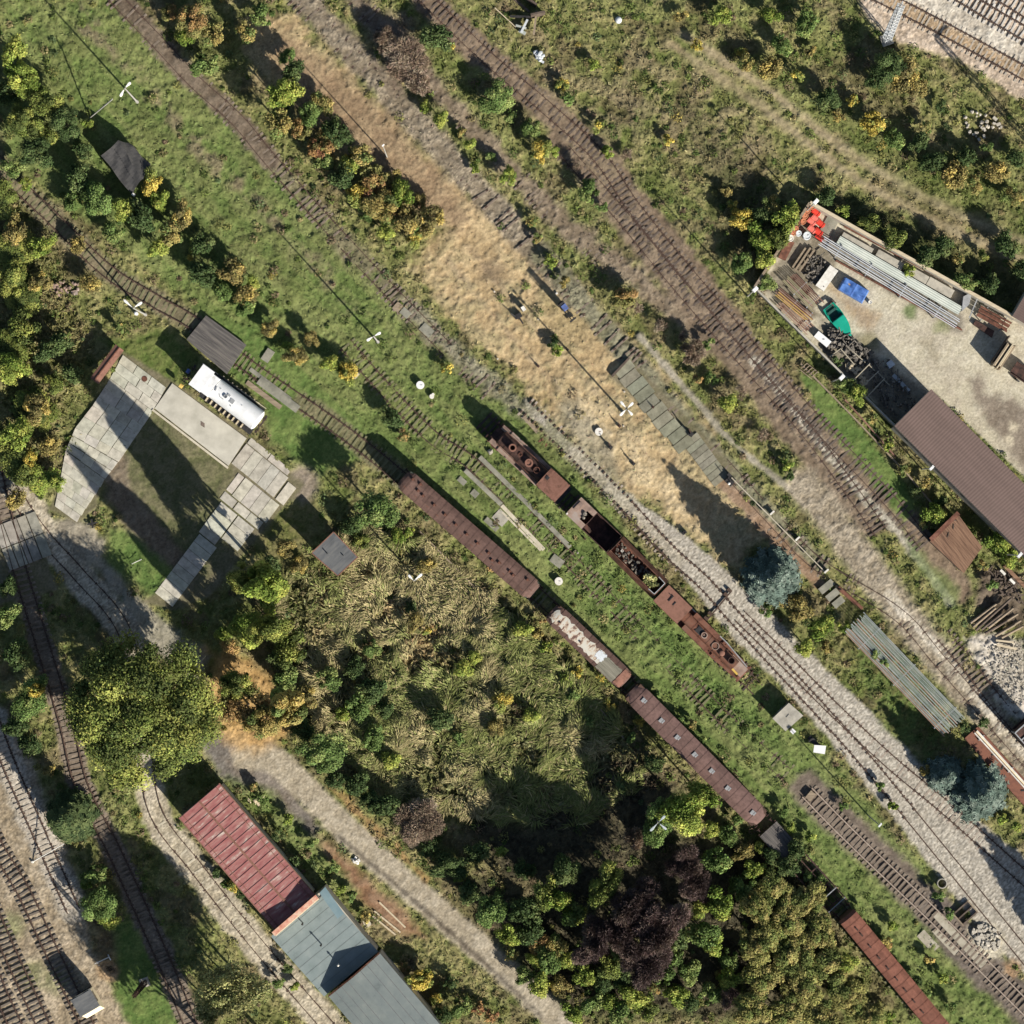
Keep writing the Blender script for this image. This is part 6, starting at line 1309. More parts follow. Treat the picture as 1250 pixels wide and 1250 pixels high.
t, F = th('trailer', 'dark low trailer at the right edge of the yard', 'trailer', 1246, 456, (.83,.56))
b = MB(); b.box((0, 0, .75), (2.3, 1.5, .12)); b.box((0, .72, 1.0), (2.3, .05, .45)); b.box((0, -.72, 1.0), (2.3, .05, .45)); b.build('bed', 'rust_dk', t)
for s in (-1, 1): b = MB(); b.cyl((0, s*.8, .35), (0, s*.95, .35), .35, .35, 14); b.build('wheel', 'steel_dk', t)
# pallets, timbers, heaps at the left end
plate('beam_stack', 'stack of brown rusted beams by the short yard wall', 'beams', [(960,293.5),(970,296),(959,318),(950,314)], 0, .5, 'rust')
for k, (a, c) in enumerate((((989,303),(970,331)),((995,304),(976,333)),((984,302),(968,326)))):
    bar('squared_timber', ['right-hand','middle','left-hand'][k]+' long grey timber lying across the dark end of the yard', 'timber', [(c[0],c[1]),(a[0],a[1])] if k != 1 else [(994,305),(975,332)], .22, .2, .5, 'timber') if k != 2 else bar('squared_timber', 'left-hand long grey timber lying across the dark end of the yard', 'timber', [(983,303),(967,327)], .2, .2, .45, 'timber')
def heap(name, label, cat, poly, n, h, m, r=(.1, .3), seed=1, bars=0):
    R = random.Random(seed); xs = [p[0] for p in poly]; ys = [p[1] for p in poly]; b = MB(); cx, cy = sum(xs)/len(xs), sum(ys)/len(ys); c = P(cx, cy); k = 0
    def inside(x, y):
        s = False
        for (ax, ay), (bx, by) in zip(poly, poly[1:]+poly[:1]):
            if (ay > y) != (by > y) and x < ax+(bx-ax)*(y-ay)/(by-ay): s = not s
        return s
    while k < n:
        x = R.uniform(min(xs), max(xs)); y = R.uniform(min(ys), max(ys))
        if not inside(x, y): continue
        q = P(x, y)-c; z = h*R.random()*max(.15, 1-math.hypot(x-cx, y-cy)/(.6*(max(xs)-min(xs)+max(ys)-min(ys))/1.2)); k += 1; rr = R.uniform(*r)
        if bars and k % bars == 0: b.box((q.x, q.y, z+.2), (R.uniform(.5, 1.5), R.uniform(.05, .14), R.uniform(.04, .12)), R.uniform(0, PI))
        elif k % 3 == 0: b.box((q.x, q.y, z+rr*.4), (rr*2, rr*1.3, rr), R.uniform(0, PI))
        else: b.rock((q.x, q.y, z+rr*.4), rr, k+seed)
    o = b.build(name, m); o.location = (c.x, c.y, 0); return tag(o, label, cat)
heap('scrap_heap', 'dark heap of small scrap beside the long timbers in the yard', 'scrap heap', [(990,306),(1010,320),(995,350),(980,335)], 90, .6, 'scrap', (.08, .22), 3, 4)
heap('scrap_heap', 'long jumbled scrap heap between the green boat and the grey rack', 'scrap heap', [(1012,398),(1030,405),(1062,430),(1072,446),(1050,448),(1030,432),(1008,425)], 240, .9, 'scrap', (.08, .3), 5, 4)
heap('scrap_heap', 'shaded scrap heap in the shadow of the corrugated shed', 'scrap heap', [(1060,440),(1085,440),(1110,478),(1120,495),(1090,510),(1070,485)], 120, .6, 'scrap', (.08, .25), 8, 3)
bundle('pipe_stack', 'upper stack of olive and yellow pipes by the thin yard fence', 'pipes', (961,336.5), (1000,376), 9, 19, .8, .06, ['pipe_olive','pipe_rust','pipe_rust','pipe_olive','pipe_pink','rust'], ends=.45, stand=(.4,.8), layers=1)
bundle('pipe_stack', 'middle stack of rusty pipes at the left end of the yard', 'pipes', (946,353), (992,391), 7, 11, .65, .06, ['pipe_rust','pipe_pink','pipe_yel','rust'], ends=.4, stand=(.5,.9))
bundle('pipe_stack', 'lower stack of pinkish and yellow pipes nearest the thin fence', 'pipes', (952,367.5), (990,404), 8, 14, .55, .06, ['pipe_pink','pipe_rust','pipe_yel','pipe_pink'], ends=.3, stand=(.3,.85))
# covered pallet boxes
t, F = th('panel_stack', 'stack of grey-white panels half in shade near the blue tarpaulin', 'panels', 1009.5, 339.5, (.58,-.81), .7)
b = MB(); b.box((0, 0, .35), (2.7, 1.05, .62)); b.build('stack', 'conc', t); b = MB(); b.box((0, 0, .69), (2.75, 1.1, .05)); b.build('top_panel', 'white_d', t)
b = MB(); b.cyl((-.95, -.25, .715), (-.95, -.25, .75), .06, .06, 8); b.build('lifting_eye', 'rust_dk', t)
t, F = th('tarpaulin_pallet', 'pallet load wrapped in a creased bright blue tarpaulin', 'tarpaulin', 1042.3, 353.8, (.865,.5), .8)
def tarp(u, v):
    x = (u-.5)*3.15; y = (v-.5)*1.62; e = max(abs(2*u-1), abs(2*v-1)); z = .92 if e < .93 else .92-.8*((e-.93)/.07)
    return (x, y, z+.05*math.sin(u*19+v*4)*math.sin(v*7)+.04*math.exp(-((u-.5)/.03)**2)+.04*math.exp(-((v-.45-.1*math.sin(u*6))/.05)**2)-.05*math.exp(-((u-.25)**2+(v-.65)**2)/.01)-.05*math.exp(-((u-.75)**2+(v-.6)**2)/.015))
b = MB(); b.grid(tarp, 60, 36); b.build('tarpaulin', 'blue', t, smooth=True); b = MB(); b.box((0, 0, .08), (3.0, 1.5, .16)); b.box((0, 0, .5), (2.7, 1.3, .7)); b.build('pallet', 'timber', t)
drum('small white-topped barrel beside the blue tarpaulin', 1062, 369, .2, .5, 'white_d')
# green boat
c = P(1025, 392, .6); rz = math.atan2(-(409.5-376.5), 1038.5-1013); t = thing('rowing_boat', 'green covered rowing boat with an open dark cockpit at its stern', 'boat', (c.x, c.y, 0), rz); Lb = 4.15
def hull(u, v):
    x = -Lb/2+Lb*u; hw = .80*(1-max(0, (u-.42)/.58)**2.2)*(.86+.14*min(1, u/.25)); a = (v-.5)*2
    y = hw*a*(1-.0*abs(a)); z = .62+.10*u*u-.55*(1-abs(a)**2.6)
    return (x, y, z)
b = MB(); b.grid(hull, 24, 14, thick=.03); b.build('hull', 'teal', t, smooth=False)
def dk(u, v):
    q = .40+.60*u; x = -Lb/2+Lb*q; hw = .79*(1-max(0, (q-.42)/.58)**2.2); a = (v-.5)*2; return (x, hw*a, .64+.10*q*q+.14*(1-a*a)*(1-u*.6))
b = MB(); b.grid(dk, 16, 10, thick=.03); b.build('foredeck', 'teal', t, smooth=True)
b = MB()
for s in (-1, 1): b.tube([(-Lb/2+Lb*q, s*.80*(1-max(0, (q-.42)/.58)**2.2)*(.86+.14*min(1, q/.25)), .66+.1*q*q) for q in (0, .1, .2, .3, .4)], .05, 6)
b.box((-Lb/2+.03, 0, .60), (.06, 1.36, .2)); b.build('gunwale', 'teal', t)
for x in (-1.35, -.6): b = MB(); b.box((x, 0, .45), (.2, 1.3, .05)); b.build('seat', 'teal_in', t)
b = MB(); b.box((-1.2, 0, .25), (1.5, .9, .04)); b.build('floor', 'teal_in', t)
# white board, racks, sacks
t, F = th('white_board', 'white rectangular panel lying on trestles below the green boat', 'board', 1004.2, 414, (.77,.64), .8)
b = MB(); b.box((0, 0, .8), (1.85, .82, .06)); b.build('board', 'white', t)
for x in (-.6, .6): b = MB(); b.box((x, 0, .38), (.1, .7, .76)); b.build('trestle', 'timber_dk', t)
b = MB(); b.box((.1, .05, .85), (.2, .12, .04), .5); b.build('clamp', 'steel_gy', t)
for k in range(3):
    pts = [((1041,465),(1062,444)),((1049,475.6),(1072.6,453)),((1058.8,484),(1080,462))][k]; A, B = P(*pts[0], 1.4), P(*pts[1], 1.4); v = B-A; mid = (A+B)/2
    t = thing('rack_frame', ['upper','middle','lower'][k]+' cantilever rack frame of pale steel bars beside the thin yard fence', 'rack', (mid.x, mid.y, 0), math.atan2(v.y, v.x)); L = v.length
    b = MB(); b.box((0, 0, 1.4), (L, .1, .1)); b.build('top_bar', 'ladder', t)
    for x in (-L/2+.15, L/2-.15): b = MB(); b.box((x, 0, .68), (.1, .1, 1.34)); b.build('upright', 'steel_dk', t); b = MB(); b.box((x, -.45, 1.27), (.08, .9, .08)); b.build('arm', 'ladder', t)
for k, pts in enumerate(([(1024.6,426),(1042,446)], [(1032,423),(1055,443)], [(1012,436),(1024,427)])):
    bar('steel_bar', ['long left','long right','short cross'][k]+' pale bar lying on the scrap between boat and racks', 'bar', pts, .1, .9, 1.0, 'ladder')
for k, (x, y) in enumerate(((1046.5,454),(1055,464.5),(1039,447))): heap('sack_pile', ['middle','lowest','uppermost'][k]+' pile of beige sacks between the rack frames', 'sacks', [(x-6,y-5),(x+5,y-5),(x+6,y+5),(x-5,y+5)], 14, .5, 'timber_pale', (.15, .28), 20+k)
t, F = th('aluminium_profile', 'bluish white ribbed profile lying in the shade of the corrugated shed', 'profile', 1100.2, 467.5, (.70,.715), .4)
b = MB(); b.box((0, 0, .3), (2.5, .4, .08))
for y in (-.17, 0, .17): b.box((0, y, .37), (2.5, .05, .07))
b.build('profile', 'galv', t); b = MB(); b.box((-.9, 0, .12), (.12, .6, .26)); b.box((.9, 0, .12), (.12, .6, .26)); b.build('bearers', 'timber_dk', t)
plate('metal_box', 'pale metal box in the shade at the end of the scrap', 'box', [(1082,443),(1088,439),(1093,445),(1086,450)], 0, .6, 'galv')
plate('crate', 'small dark crate standing left of the green boat', 'crate', [(1015,366),(1021,369),(1018,374),(1013,371)], 0, .4, 'timber_dk')
# ------------------------------------------------------------------ right edge: logs, debris, rubble, pipe racks
for k, (a, c) in enumerate((((1184,760),(1215,737)),((1187,765),(1214,742)),((1190,769),(1233,730)),((1197,768),(1222,748)),((1205,766),(1235,742)),((1201,773),(1228,757)),((1209,769),(1241,749)),((1214,776),(1238,762)),((1218,774),(1245,757)),((1222,778),(1248,764)),((1194,757),(1209,745)))):
    A, B = P(*a), P(*c); z = .35+.55*(1-abs(k-4)/6); w = ['nearest the tracks','second','third, the longest','fourth','fifth','sixth','seventh','eighth','ninth','outermost','short top'][k]
    b = MB(); b.cyl((A.x, A.y, z*.7), (B.x, B.y, z), .17, .13, 9); tag(b.build('log', random.choice(['bark','timber','timber_dk','timber'])), f'rough log of the loose log pile, {w} from the left', 'log', 'logs in the loose log pile')
heap('debris_heap', 'brown debris heap behind the log pile at the right edge', 'debris', [(1205,690),(1250,705),(1250,740),(1235,735),(1210,715)], 70, .5, 'timber_dk', (.08, .25), 31, 2)
for k, (x, y) in enumerate(((1223,698.5),(1234.5,709.5))): slab_at(['upper','lower'][k]+' white board end on the brown debris', x, y, 3, 8, (.7,.7), .7, 'white_d', 'board', 'board')
bar('squared_timber', 'long rust-brown beam beside the brown debris heap', 'timber', [(1225,690),(1250,716)], .4, .2, .6, 'plank_rust')
bar('squared_timber', 'upper pale squared timber on the rubble at the right edge', 'timber', [(1215,781.5),(1237,784)], .2, .15, .4, 'timber_pale'); bar('squared_timber', 'lower pale squared timber on the rubble, casting a dark shadow', 'timber', [(1216,787),(1240,792)], .25, .25, .6, 'timber_pale')
o = heap('rubble', 'spread of pale broken stone at the right edge below the logs', 'rubble', [(1195,790),(1250,785),(1250,870),(1225,855)], 300, .25, 'stone', (.05, .13), 41); del o['category'], o['label']; o['kind'] = 'stuff'
t = bundle('long_pipe_rack', 'long rack of grey-green pipes beside the gravel lines', 'pipe rack', (1041.5,758.5), (1166.5,889.5), 24, 34, 1.5, .05, ['pipe_gy','pipe_gn','pipe_gy','pipe_gy','pipe_gn','pipe_pink'], ends=.12, bend=.02, stand=(.16,.5,.9))
c0 = P(1157, 905); b = MB()
bar('steel_beam', 'dull red steel beam leading to the long pipe rack', 'beam', [(1022.5,717),(1052,743)], .4, .2, .55, 'rust_red')
b = MB()
for k in range(5): c = P(1020+k*1.2, 716+k*.9); b.box((c.x, c.y, .55), (.12, .3, .2), .4*k)
tag(b.build('bracket', 'steel_dk'), 'dark steel bracket at the upper end of the red beam', 'bracket')
t, F = th('rusty_plate_bed', 'wide rust red steel plate bed running to the right edge', 'steel bed', 1228, 942, (.66,.75), .35)
b = MB(); b.box((0, 0, .25), (11.5, 2.0, .2)); b.build('deck', 'plate', t)
for y in (-.95, .95): b = MB(); b.box((0, y, .37), (11.5, .12, .14)); b.build('edge_beam', 'rust', t)
for k in range(5): b = MB(); b.box((-4+k*1.7, random.uniform(-.4, .4), .37), (.5, .15, .06), k); b.build('lug', 'steel_dk', t)
bundle('white_pipes', 'three long white pipes along the rust red plate bed', 'pipes', (1191,893), (1262,971), 3, 6, .6, .085, ['white_d','cream','white_d'], ends=.02, stand=(.1,.6))
# trackside strip with pulley wires
t, F = th('signal_wire_run', 'thin pale pipe run on short dark posts along the rusty strip', 'pipe run', 950, 640, (.70,.71), .4)
A = F(893,583,.45); B = F(1007,698,.45); b = MB(); b.tube([A, B], .06, 8); b.build('pipe', 'conc_pale', t)
for f in (.03,.33,.55,.78,.97):
    x = A[0]+(B[0]-A[0])*f; y = A[1]+(B[1]-A[1])*f; b = MB(); b.box((x, y, .22), (.14, .4, .46)); b.build('post', 'steel_dk', t)
for k, (x, y) in enumerate(((942,626),(973,657.5),(1008,697))): 
    c = P(x, y); b = MB(); b.box((c.x, c.y, .3), (.5, .12, .6), .75); b.box((c.x, c.y, .65), (.6, .18, .08), .75); tag(b.build('marker_post', 'white_d'), ['upper','middle','lower'][k]+' short white marker beside the pale pipe run', 'marker')
t, F = th('point_lever', 'dark lever stand with a white weight at the head of the rusty strip', 'lever', 890, 588, (.7,.7))
b = MB(); b.box((0, 0, .35), (.9, .6, .7)); b.box((-.5, .5, .3), (.5, .35, .6)); b.build('stand', 'steel_dk', t); b = MB(); b.tube([(.2, 0, .7), (-.2, .2, 1.5)], .05); b.build('lever', 'steel_dk', t); b = MB(); b.dome((.1, -.2, .7), .17, .16); b.build('weight', 'white_d', t)
# ------------------------------------------------------------------ small things on the dry strip and in the grass
def lid(label, px, py, r, m='white', h=.5, dark=None):
    c = P(px, py, h); t = thing('well', label, 'well', (c.x, c.y, 0)); b = MB(); b.cyl((0, 0, -.1), (0, 0, h), r, r, 22); b.build('ring', 'conc', t); b = MB(); b.cyl((0, 0, h), (0, 0, h+.06), r*1.05, r*1.02, 22); l = b.build('lid', m, t)
    b = MB(); b.box((r*.3, 0, h+.08), (.2, .05, .05)); b.build('handle', dark or 'steel_gy', l)
lid('round white-topped well ring in the green belt by the dry strip', 513, 470, .43); lid('pale round well lid beside the coach gap', 682, 709.5, .43, 'white_d', .4); lid('round well with a worn brown patch on its white lid, on the dry strip', 731, 527, .42, 'white_d', .3, 'rust_cab')
c = P(527, 484); b = MB(); b.cyl((c.x, c.y, 0), (c.x, c.y, .45), .26, .24, 16); b.cyl((c.x+.15, c.y+.22, 0), (c.x+.15, c.y+.22, .4), .16, .15, 14); tag(b.build('bollard', 'white_d'), 'two small joined white caps beside the white-topped well', 'cap')
c = P(755, 24, .4); b = MB(); b.dome((c.x, c.y, .2), .38, .38, 18, 6); b.cyl((c.x, c.y, -.1), (c.x, c.y, .2), .38, .38, 18); tag(b.build('float_ball', 'drum_w'), 'pale grey ball lying in the weeds at the top', 'ball')
c = P(1150, 1078.5, .5); b = MB(); b.ring((c.x, c.y, -.1), .55, .46, .75, 26); tag(b.build('concrete_ring', 'conc'), 'open concrete ring with grass inside, beside the running line', 'concrete ring')
c = P(598.5, 552); b = MB(); b.rock((c.x, c.y, .25), .35, 5); tag(b.build('boulder', 'stone'), 'pale boulder in front of the first rusty locomotive', 'boulder')
for k, (x, y) in enumerate(((603.5,356),(607.5,438),(761,520),(762,478),(657,390),(705,675))): 
    c = P(x, y); b = MB(); b.rock((c.x, c.y, .08), .13, k); tag(b.build('stone', 'stone'), ['single white stone on the dry strip, topmost','white stone at the left edge of the dry strip','white stone below the four-headed lamp','white stone at the mossy walk','pale stone under the machine with white face','white stone beside the gravel line'][k], 'stone')
# blue winch and companions
t, F = th('winch', 'dark trackside winch with a blue casing on the dry strip', 'winch', 687, 375, (.62,.78))
b = MB(); b.box((.55, -.12, .25), (2.0, .08, .12)); b.box((.55, .15, .25), (2.0, .08, .12)); b.box((1.55, 0, .28), (.18, .7, .2)); b.build('base_rails', 'steel_dk', t)
b = MB(); b.box((-.1, 0, .75), (.75, .6, 1.0)); b.build('casing', 'steel_dk', t); b = MB(); b.box((.12, .05, 1.28), (.42, .5, .12)); b.box((.42, .05, 1.0), (.1, .5, .5)); b.build('cover', 'bluebox', t)
b = MB(); b.box((-.25, .0, 1.75), (.12, .5, 1.0)); b.tube([(-.3, -.35, 1.2), (-.3, -.35, 2.0)], .05); b.build('column', 'steel_dk', t)
b = MB(); b.rock((-1.4, .35, .12), .14, 2); b.build('white_weight', 'white_d', t)
t.scale = (1.15, 1.15, 1.35)
t, F = th('dial_machine', 'small dark machine with a white face standing on the dry strip', 'machine', 638.5, 377, (.55,.83))
b = MB(); b.box((0, 0, .55), (.5, .45, 1.1)); b.build('casing', 'steel_dk', t); b = MB(); b.box((.05, .0, 1.13), (.5, .4, .06)); b.box((.27, 0, .8), (.05, .4, .5)); b.build('face', 'white_d', t)
t, F = th('point_lever', 'black folded lever frame lying left of the white-faced machine', 'lever', 632.5, 386, (.45,.89))
b = MB(); b.box((0, 0, .3), (.5, .8, .6)); b.tube([(0, 0, .5), (1.0, .1, .4)], .09); b.tube([(0, -.3, .5), (-.6, -.6, .9)], .07); b.build('frame', 'steel_dk', t)
for k, (x, y, s, lb) in enumerate(((843,530,1.0,'dark brown signal stand on the mossy slab walk'),(797,497,.5,'small brown lever stand at the edge of the mossy slab walk'),(745,546,.8,'black scrap frame near the worn-lidded well'),(756,520,.6,'thin dark post below the four-headed lamp'),(773,566,.7,'brown stump of dead weeds on the dry strip'),(657,447,.5,'thin short stake at the left side of the dry strip'),(693,427,.45,'pale stub post beside the small bush on the dry strip'),(714,658,.4,'small rusted stub by the first tender'))):
    t, F = th('trackside_stand', lb, 'stand', x, y, (.8, .6)); b = MB(); b.box((0, 0, .2*s), (.55*s, .5*s, .4*s)); b.box((0, 0, .7*s), (.22*s, .22*s, 1.2*s)); b.build('stand', 'rust_dk' if k % 2 else 'steel_dk', t)
    b = MB(); b.tube([(0, 0, 1.2*s), (-.6*s, .3*s, 1.5*s)], .06*s); b.build('arm', 'rust_dk', t)
c = P(835, 650); b = MB(); b.box((c.x, c.y, .2), (.55, .35, .4), .6); b.ring((c.x, c.y, .4), .16, .1, .06, 12); tag(b.build('crate', 'steel_dk'), 'small dark box at the edge of the big spruce shadow', 'box')
plate('white_board', 'large tilted white board by the relay hut', 'board', [(994,909.4),(1008.5,910.4),(1006.8,920.6),(992.8,918.4)], .9, .97, 'white'); plate('white_box', 'small white cabinet at the corner of the relay hut', 'cabinet', [(967.5,889),(972,893),(968,896.5),(964.5,893)], 0, 1.2, 'white')
c = P(993, 905); b = MB(); b.box((c.x, c.y, .3), (1.5, .5, .5), ang(.7,.7)); b.box((c.x-.3, c.y+.2, .7), (.7, .1, .1), .5); tag(b.build('point_motor', 'steel_dk'), 'dark point machine between relay hut and white board', 'machine')
c = P(1001, 914); b = MB(); b.box((c.x, c.y, .45), (.1, .1, .9)); b.build('leg', 'steel_gy', None) if False else None
t, F = th('point_rod', 'black point rod set lying across the turnout rails', 'point rod', 877, 740, (.64,-.77))
b = MB(); b.box((0, 0, .3), (4.4, .16, .14)); b.build('rod', 'rail', t)
for x in (-1.9, -1.2, 1.5, 2.1): b = MB(); b.box((x, .2, .3), (.35, .55, .3)); b.build('bracket', 'rail', t)
t, F = th('notice_board', 'low white notice board on two legs in a patch of dry weeds', 'board', 124.5, 1172.5, (.9,-.42), .9)
b = MB(); b.box((0, 0, .72), (1.75, .07, .6)); b.build('board', 'white_d', t)
for x in (-.7, .7): b = MB(); b.box((x, 0, .28), (.1, .1, .7)); b.box((x, -.1, .03), (.12, .7, .06)); b.build('leg', 'white', t)
bar('pipe', 'long rusty pipe lying through the overgrown field', 'pipe', [(512,648),(560,697),(625,763),(665,801),(735,868),(762,902)], .14, .3, .44, 'timber')
b = MB(); c = P(168, 686); b.tube([(c.x-.6, c.y-.2, .3), (c.x+.5, c.y+.3, .5)], .04); tag(b.build('stick', 'white_d'), 'single pale stick in the shaded grass near the crossing', 'stick')
b = MB(); A = P(229, 795); b.tube([(P(222, 803).x, P(222, 803).y, .3), (P(238, 785).x, P(238, 785).y, .6)], .05); b.tube([(P(238,817).x, P(238,817).y, .3), (P(252,800).x, P(252,800).y, .5)], .04); tag(b.build('branch', 'timber_pale'), 'fallen pale branch between big tree and slab drive', 'branch')
c = P(113, 639); b = MB()
b.box((c.x, c.y, .25), (1.1, .16, .2), .2); b.box((c.x, c.y, .3), (.18, 1.0, .2), .15); tag(b.build('crossed_beams', 'steel_dk'), 'black crossed beams lying beside the level crossing', 'beams')
# rubble and litter
for (pl, n, s, nm, lb, m) in (([(1166,145),(1185,135),(1208,138),(1228,158),(1200,172),(1182,168)], 34, 51, 'white_rubble', 'scatter of white rubble and bags in the upper right bushes', 'stone'), ([(1184,1136),(1200,1126),(1222,1140),(1218,1160),(1195,1155)], 170, 52, 'rubble_heap', 'pale rubble heap beside the timber box near the main line', 'stone'),
    ([(652,60),(664,66),(662,76),(652,70)], 26, 53, 'litter_heap', 'small heap of bluish and orange litter near the top edge', 'galv'), ([(56,352),(80,340),(98,348),(92,362),(66,364)], 40, 54, 'earth_heap', 'small heap of pale earth left of the middle left lamp', 'tan_steel'), ([(16,372),(34,372),(38,392),(24,398)], 24, 55, 'earth_heap', 'pale earth patch heap at the left edge', 'tan_steel'), ([(300,978),(325,968),(318,985)], 12, 56, 'litter', 'pale litter in the grass above the red roof', 'timber_pale'), ([(428,1048),(440,1046),(438,1056)], 10, 57, 'litter', 'white litter scraps by the service road', 'white_d')):
    heap(nm, lb, nm.replace('_', ' '), pl, n, .35, m, (.1, .26), s)
t, F = th('timber_box', 'sunken dark timber box frame by the rubble near the main line', 'timber box', 1178, 1114, (.75,-.66))
for y in (-.75, .05, .8): b = MB(); b.box((0, y, .22), (2.0, .16, .44)); b.build('plank', 'timber_dk', t)
for x in (-1.08, 1.08): b = MB(); b.box((x, 0, .2), (.14, 1.8, .4)); b.build('end_board', 'timber', t)
t, F = th('collapsed_shelter', 'ruined dark shelter of fallen beams at the top edge', 'ruin', 636, 14, (.7,.7), .5)
for k, (x, y, l, r, zz) in enumerate(((-1.6,.4,4.6,.1,.5),(.6,-.2,3.0,.75,.4),(1.4,-.9,1.6,1.9,.6),(2.0,.2,2.6,-.9,.7),(1.2,-1.2,1.2,.5,.5))):
    b = MB(); b.box((x, y, zz), (l, .22, .3), r); b.build('beam', ['timber_dk','steel_dk','galv','timber','pipe_gy'][k], t)
b = MB(); b.box((1.6, 1.0, 1.0), (1.6, .2, 2.0), 1.0); b.box((-.4, 1.4, .8), (2.4, .2, 1.6), .2); b.build('wall_remnant', 'timber_dk', t)
b = MB(); b.box((1.7, -1.5, .45), (.8, .35, .3), .3); b.build('blue_panel', 'pipe_gy', t)
bar('pole', 'fallen thin pale pole at the top edge by the ruined beams', 'pole', [(604,10),(630,34)], .1, .2, .3, 'timber_pale')
# ------------------------------------------------------------------ lamps, poles, masts
def lamp(label, px, py, heads, h=9.8, shaft='pole', hm='lamp', cat='street lamp', r=.11):
    z = h; c = P(px, py, h); base = P(px, py, h); t = thing('street_lamp', label, cat, (c.x, c.y, gz(c.x, c.y)), 0)
    b = MB(); b.cyl((0, 0, -.2), (0, 0, h-.1), r, r*.6, 10); b.cyl((0, 0, -.1), (0, 0, .5), r*1.6, r*1.6, 10); b.build('pole', shaft, t)
    for hx, hy in heads:
        q = P(hx, hy, h)-c; v = Vector((q.x, q.y, 0)); L = max(.3, v.length); d = v.normalized(); s = Vector((-d.y, d.x, 0))
        b = MB(); b.tube([(0, 0, h-.3), tuple(d*L*.35+Vector((0, 0, h)))], .04, 6); b.build('arm', shaft, t)
        b = MB(); pts = []
        for f, w, zz in ((.25, .04, 0), (.55, .09, .02), (.85, .15, .03), (1.1, .14, .02), (1.2, .06, 0)):
            p = d*L*f+Vector((0, 0, h+zz)); pts.append((p, w))
        vs = []; fs = []
        for p, w in pts: vs += [p-s*w, p+s*w, p+s*w*.7+Vector((0, 0, .13)), p-s*w*.7+Vector((0, 0, .13))]
        for k in range(len(pts)-1):
            o = k*4
            for a in range(4): fs.append((o+a, o+(a+1) % 4, o+4+(a+1) % 4, o+4+a))
        fs += [(3, 2, 1, 0), tuple(len(vs)-4+i for i in range(4))]; b.add(vs, fs); b.build('lamp_head', hm, t)
    return t
t = lamp('tall twin-headed street lamp at the upper left with a slanting stay', 152, 107.5, [(158,101.5),(147.5,116)])
c = P(152, 107.5, 9.8); q = P(109, 144); b = MB(); b.tube([(q.x-c.x, q.y-c.y, 0), ((q.x-c.x)*.35, (q.y-c.y)*.35, 6.2)], .07, 8); b.build('stay_pole', 'pole', t)
lamp('twin lamp with heads in a V beside the left-hand track', 162.5, 376, [(153,367.6),(171.5,370)]); c = P(166, 382.5, .6)
b = MB(); b.cyl((c.x, c.y, 0), (c.x, c.y, .7), .2, .2, 12); b.dome((c.x, c.y, .7), .22, .15); tag(b.build('bollard', 'white'), 'small white capped post at the foot of the left-hand lamp', 'post')
lamp('slim lamp with two opposite white heads in the green belt', 456, 410.5, [(449,415),(463.3,406.5)])
lamp('lamp with two white heads in a V over the overgrown field', 505, 709, [(499.4,703),(513.3,702)]); c = P(515, 717.5, .5)
b = MB(); b.box((c.x, c.y, .3), (.45, .35, .6), .5); b.box((c.x+.3, c.y+.25, .5), (.3, .2, .2), .7); tag(b.build('control_box', 'lampd'), 'small bluish box under the lamp in the overgrown field', 'box')
lamp('four-headed cross-shaped lamp in the middle of the dry strip', 765, 499, [(758.6,491.5),(771.5,492.6),(758,506),(770.8,505.5)])
lamp('three-headed pale lamp rising out of the treetops', 803.5, 1004, [(795.3,1012.5),(810.3,997),(811.8,1011)], h=9.0, hm='lampd')
def pole(label, px, py, h, head=(.3, .3), r=.075, m='pole', d=(.7,-.7), hz=0):
    c = P(px, py, h if hz else 0); t = thing('floodlight_pole', label, 'pole', (c.x, c.y, 0), ang(*d)); b = MB(); b.cyl((0, 0, -.2), (0, 0, h), r, r*.6, 8); b.build('pole', m, t)
    b = MB(); b.box((0, 0, h+.06), (head[0], head[1], .2), top=(.8, .8)); b.box((head[0]*.3, 0, h-.12), (head[0]*.7, head[1]*.9, .18)); b.build('floodlight', 'white', t); return t
pole('thin bare pole beside the orange bushes, throwing a very long shadow', 472.5, 192, 9.7, (.3,.12), .07)
pole('thin pole with a small pale top left of the running lines', 1074, 1007.5, 9.4, (.45,.2), .08, hz=1)
pole('floodlight pole at the lower left corner of the walled yard', 921.5, 353.5, 9.0, (.6,.42), .09, hz=1)
pole('floodlight pole at the upper corner of the walled yard by the red drums', 995.5, 246.5, 9.0, (.6,.42), .09, hz=1)
pole('floodlight pole halfway along the thin yard fence', 1027.3, 461, 9.0, (.6,.42), .08, hz=1)
pole('floodlight pole at the edge of the large corrugated roof', 1137, 571.5, 7.0, (.55,.3), .08, hz=1)
pole('floodlight pole at the end of the corrugated roof by the weeds', 1244.5, 678, 9.5, (.6,.35), .08, hz=1)
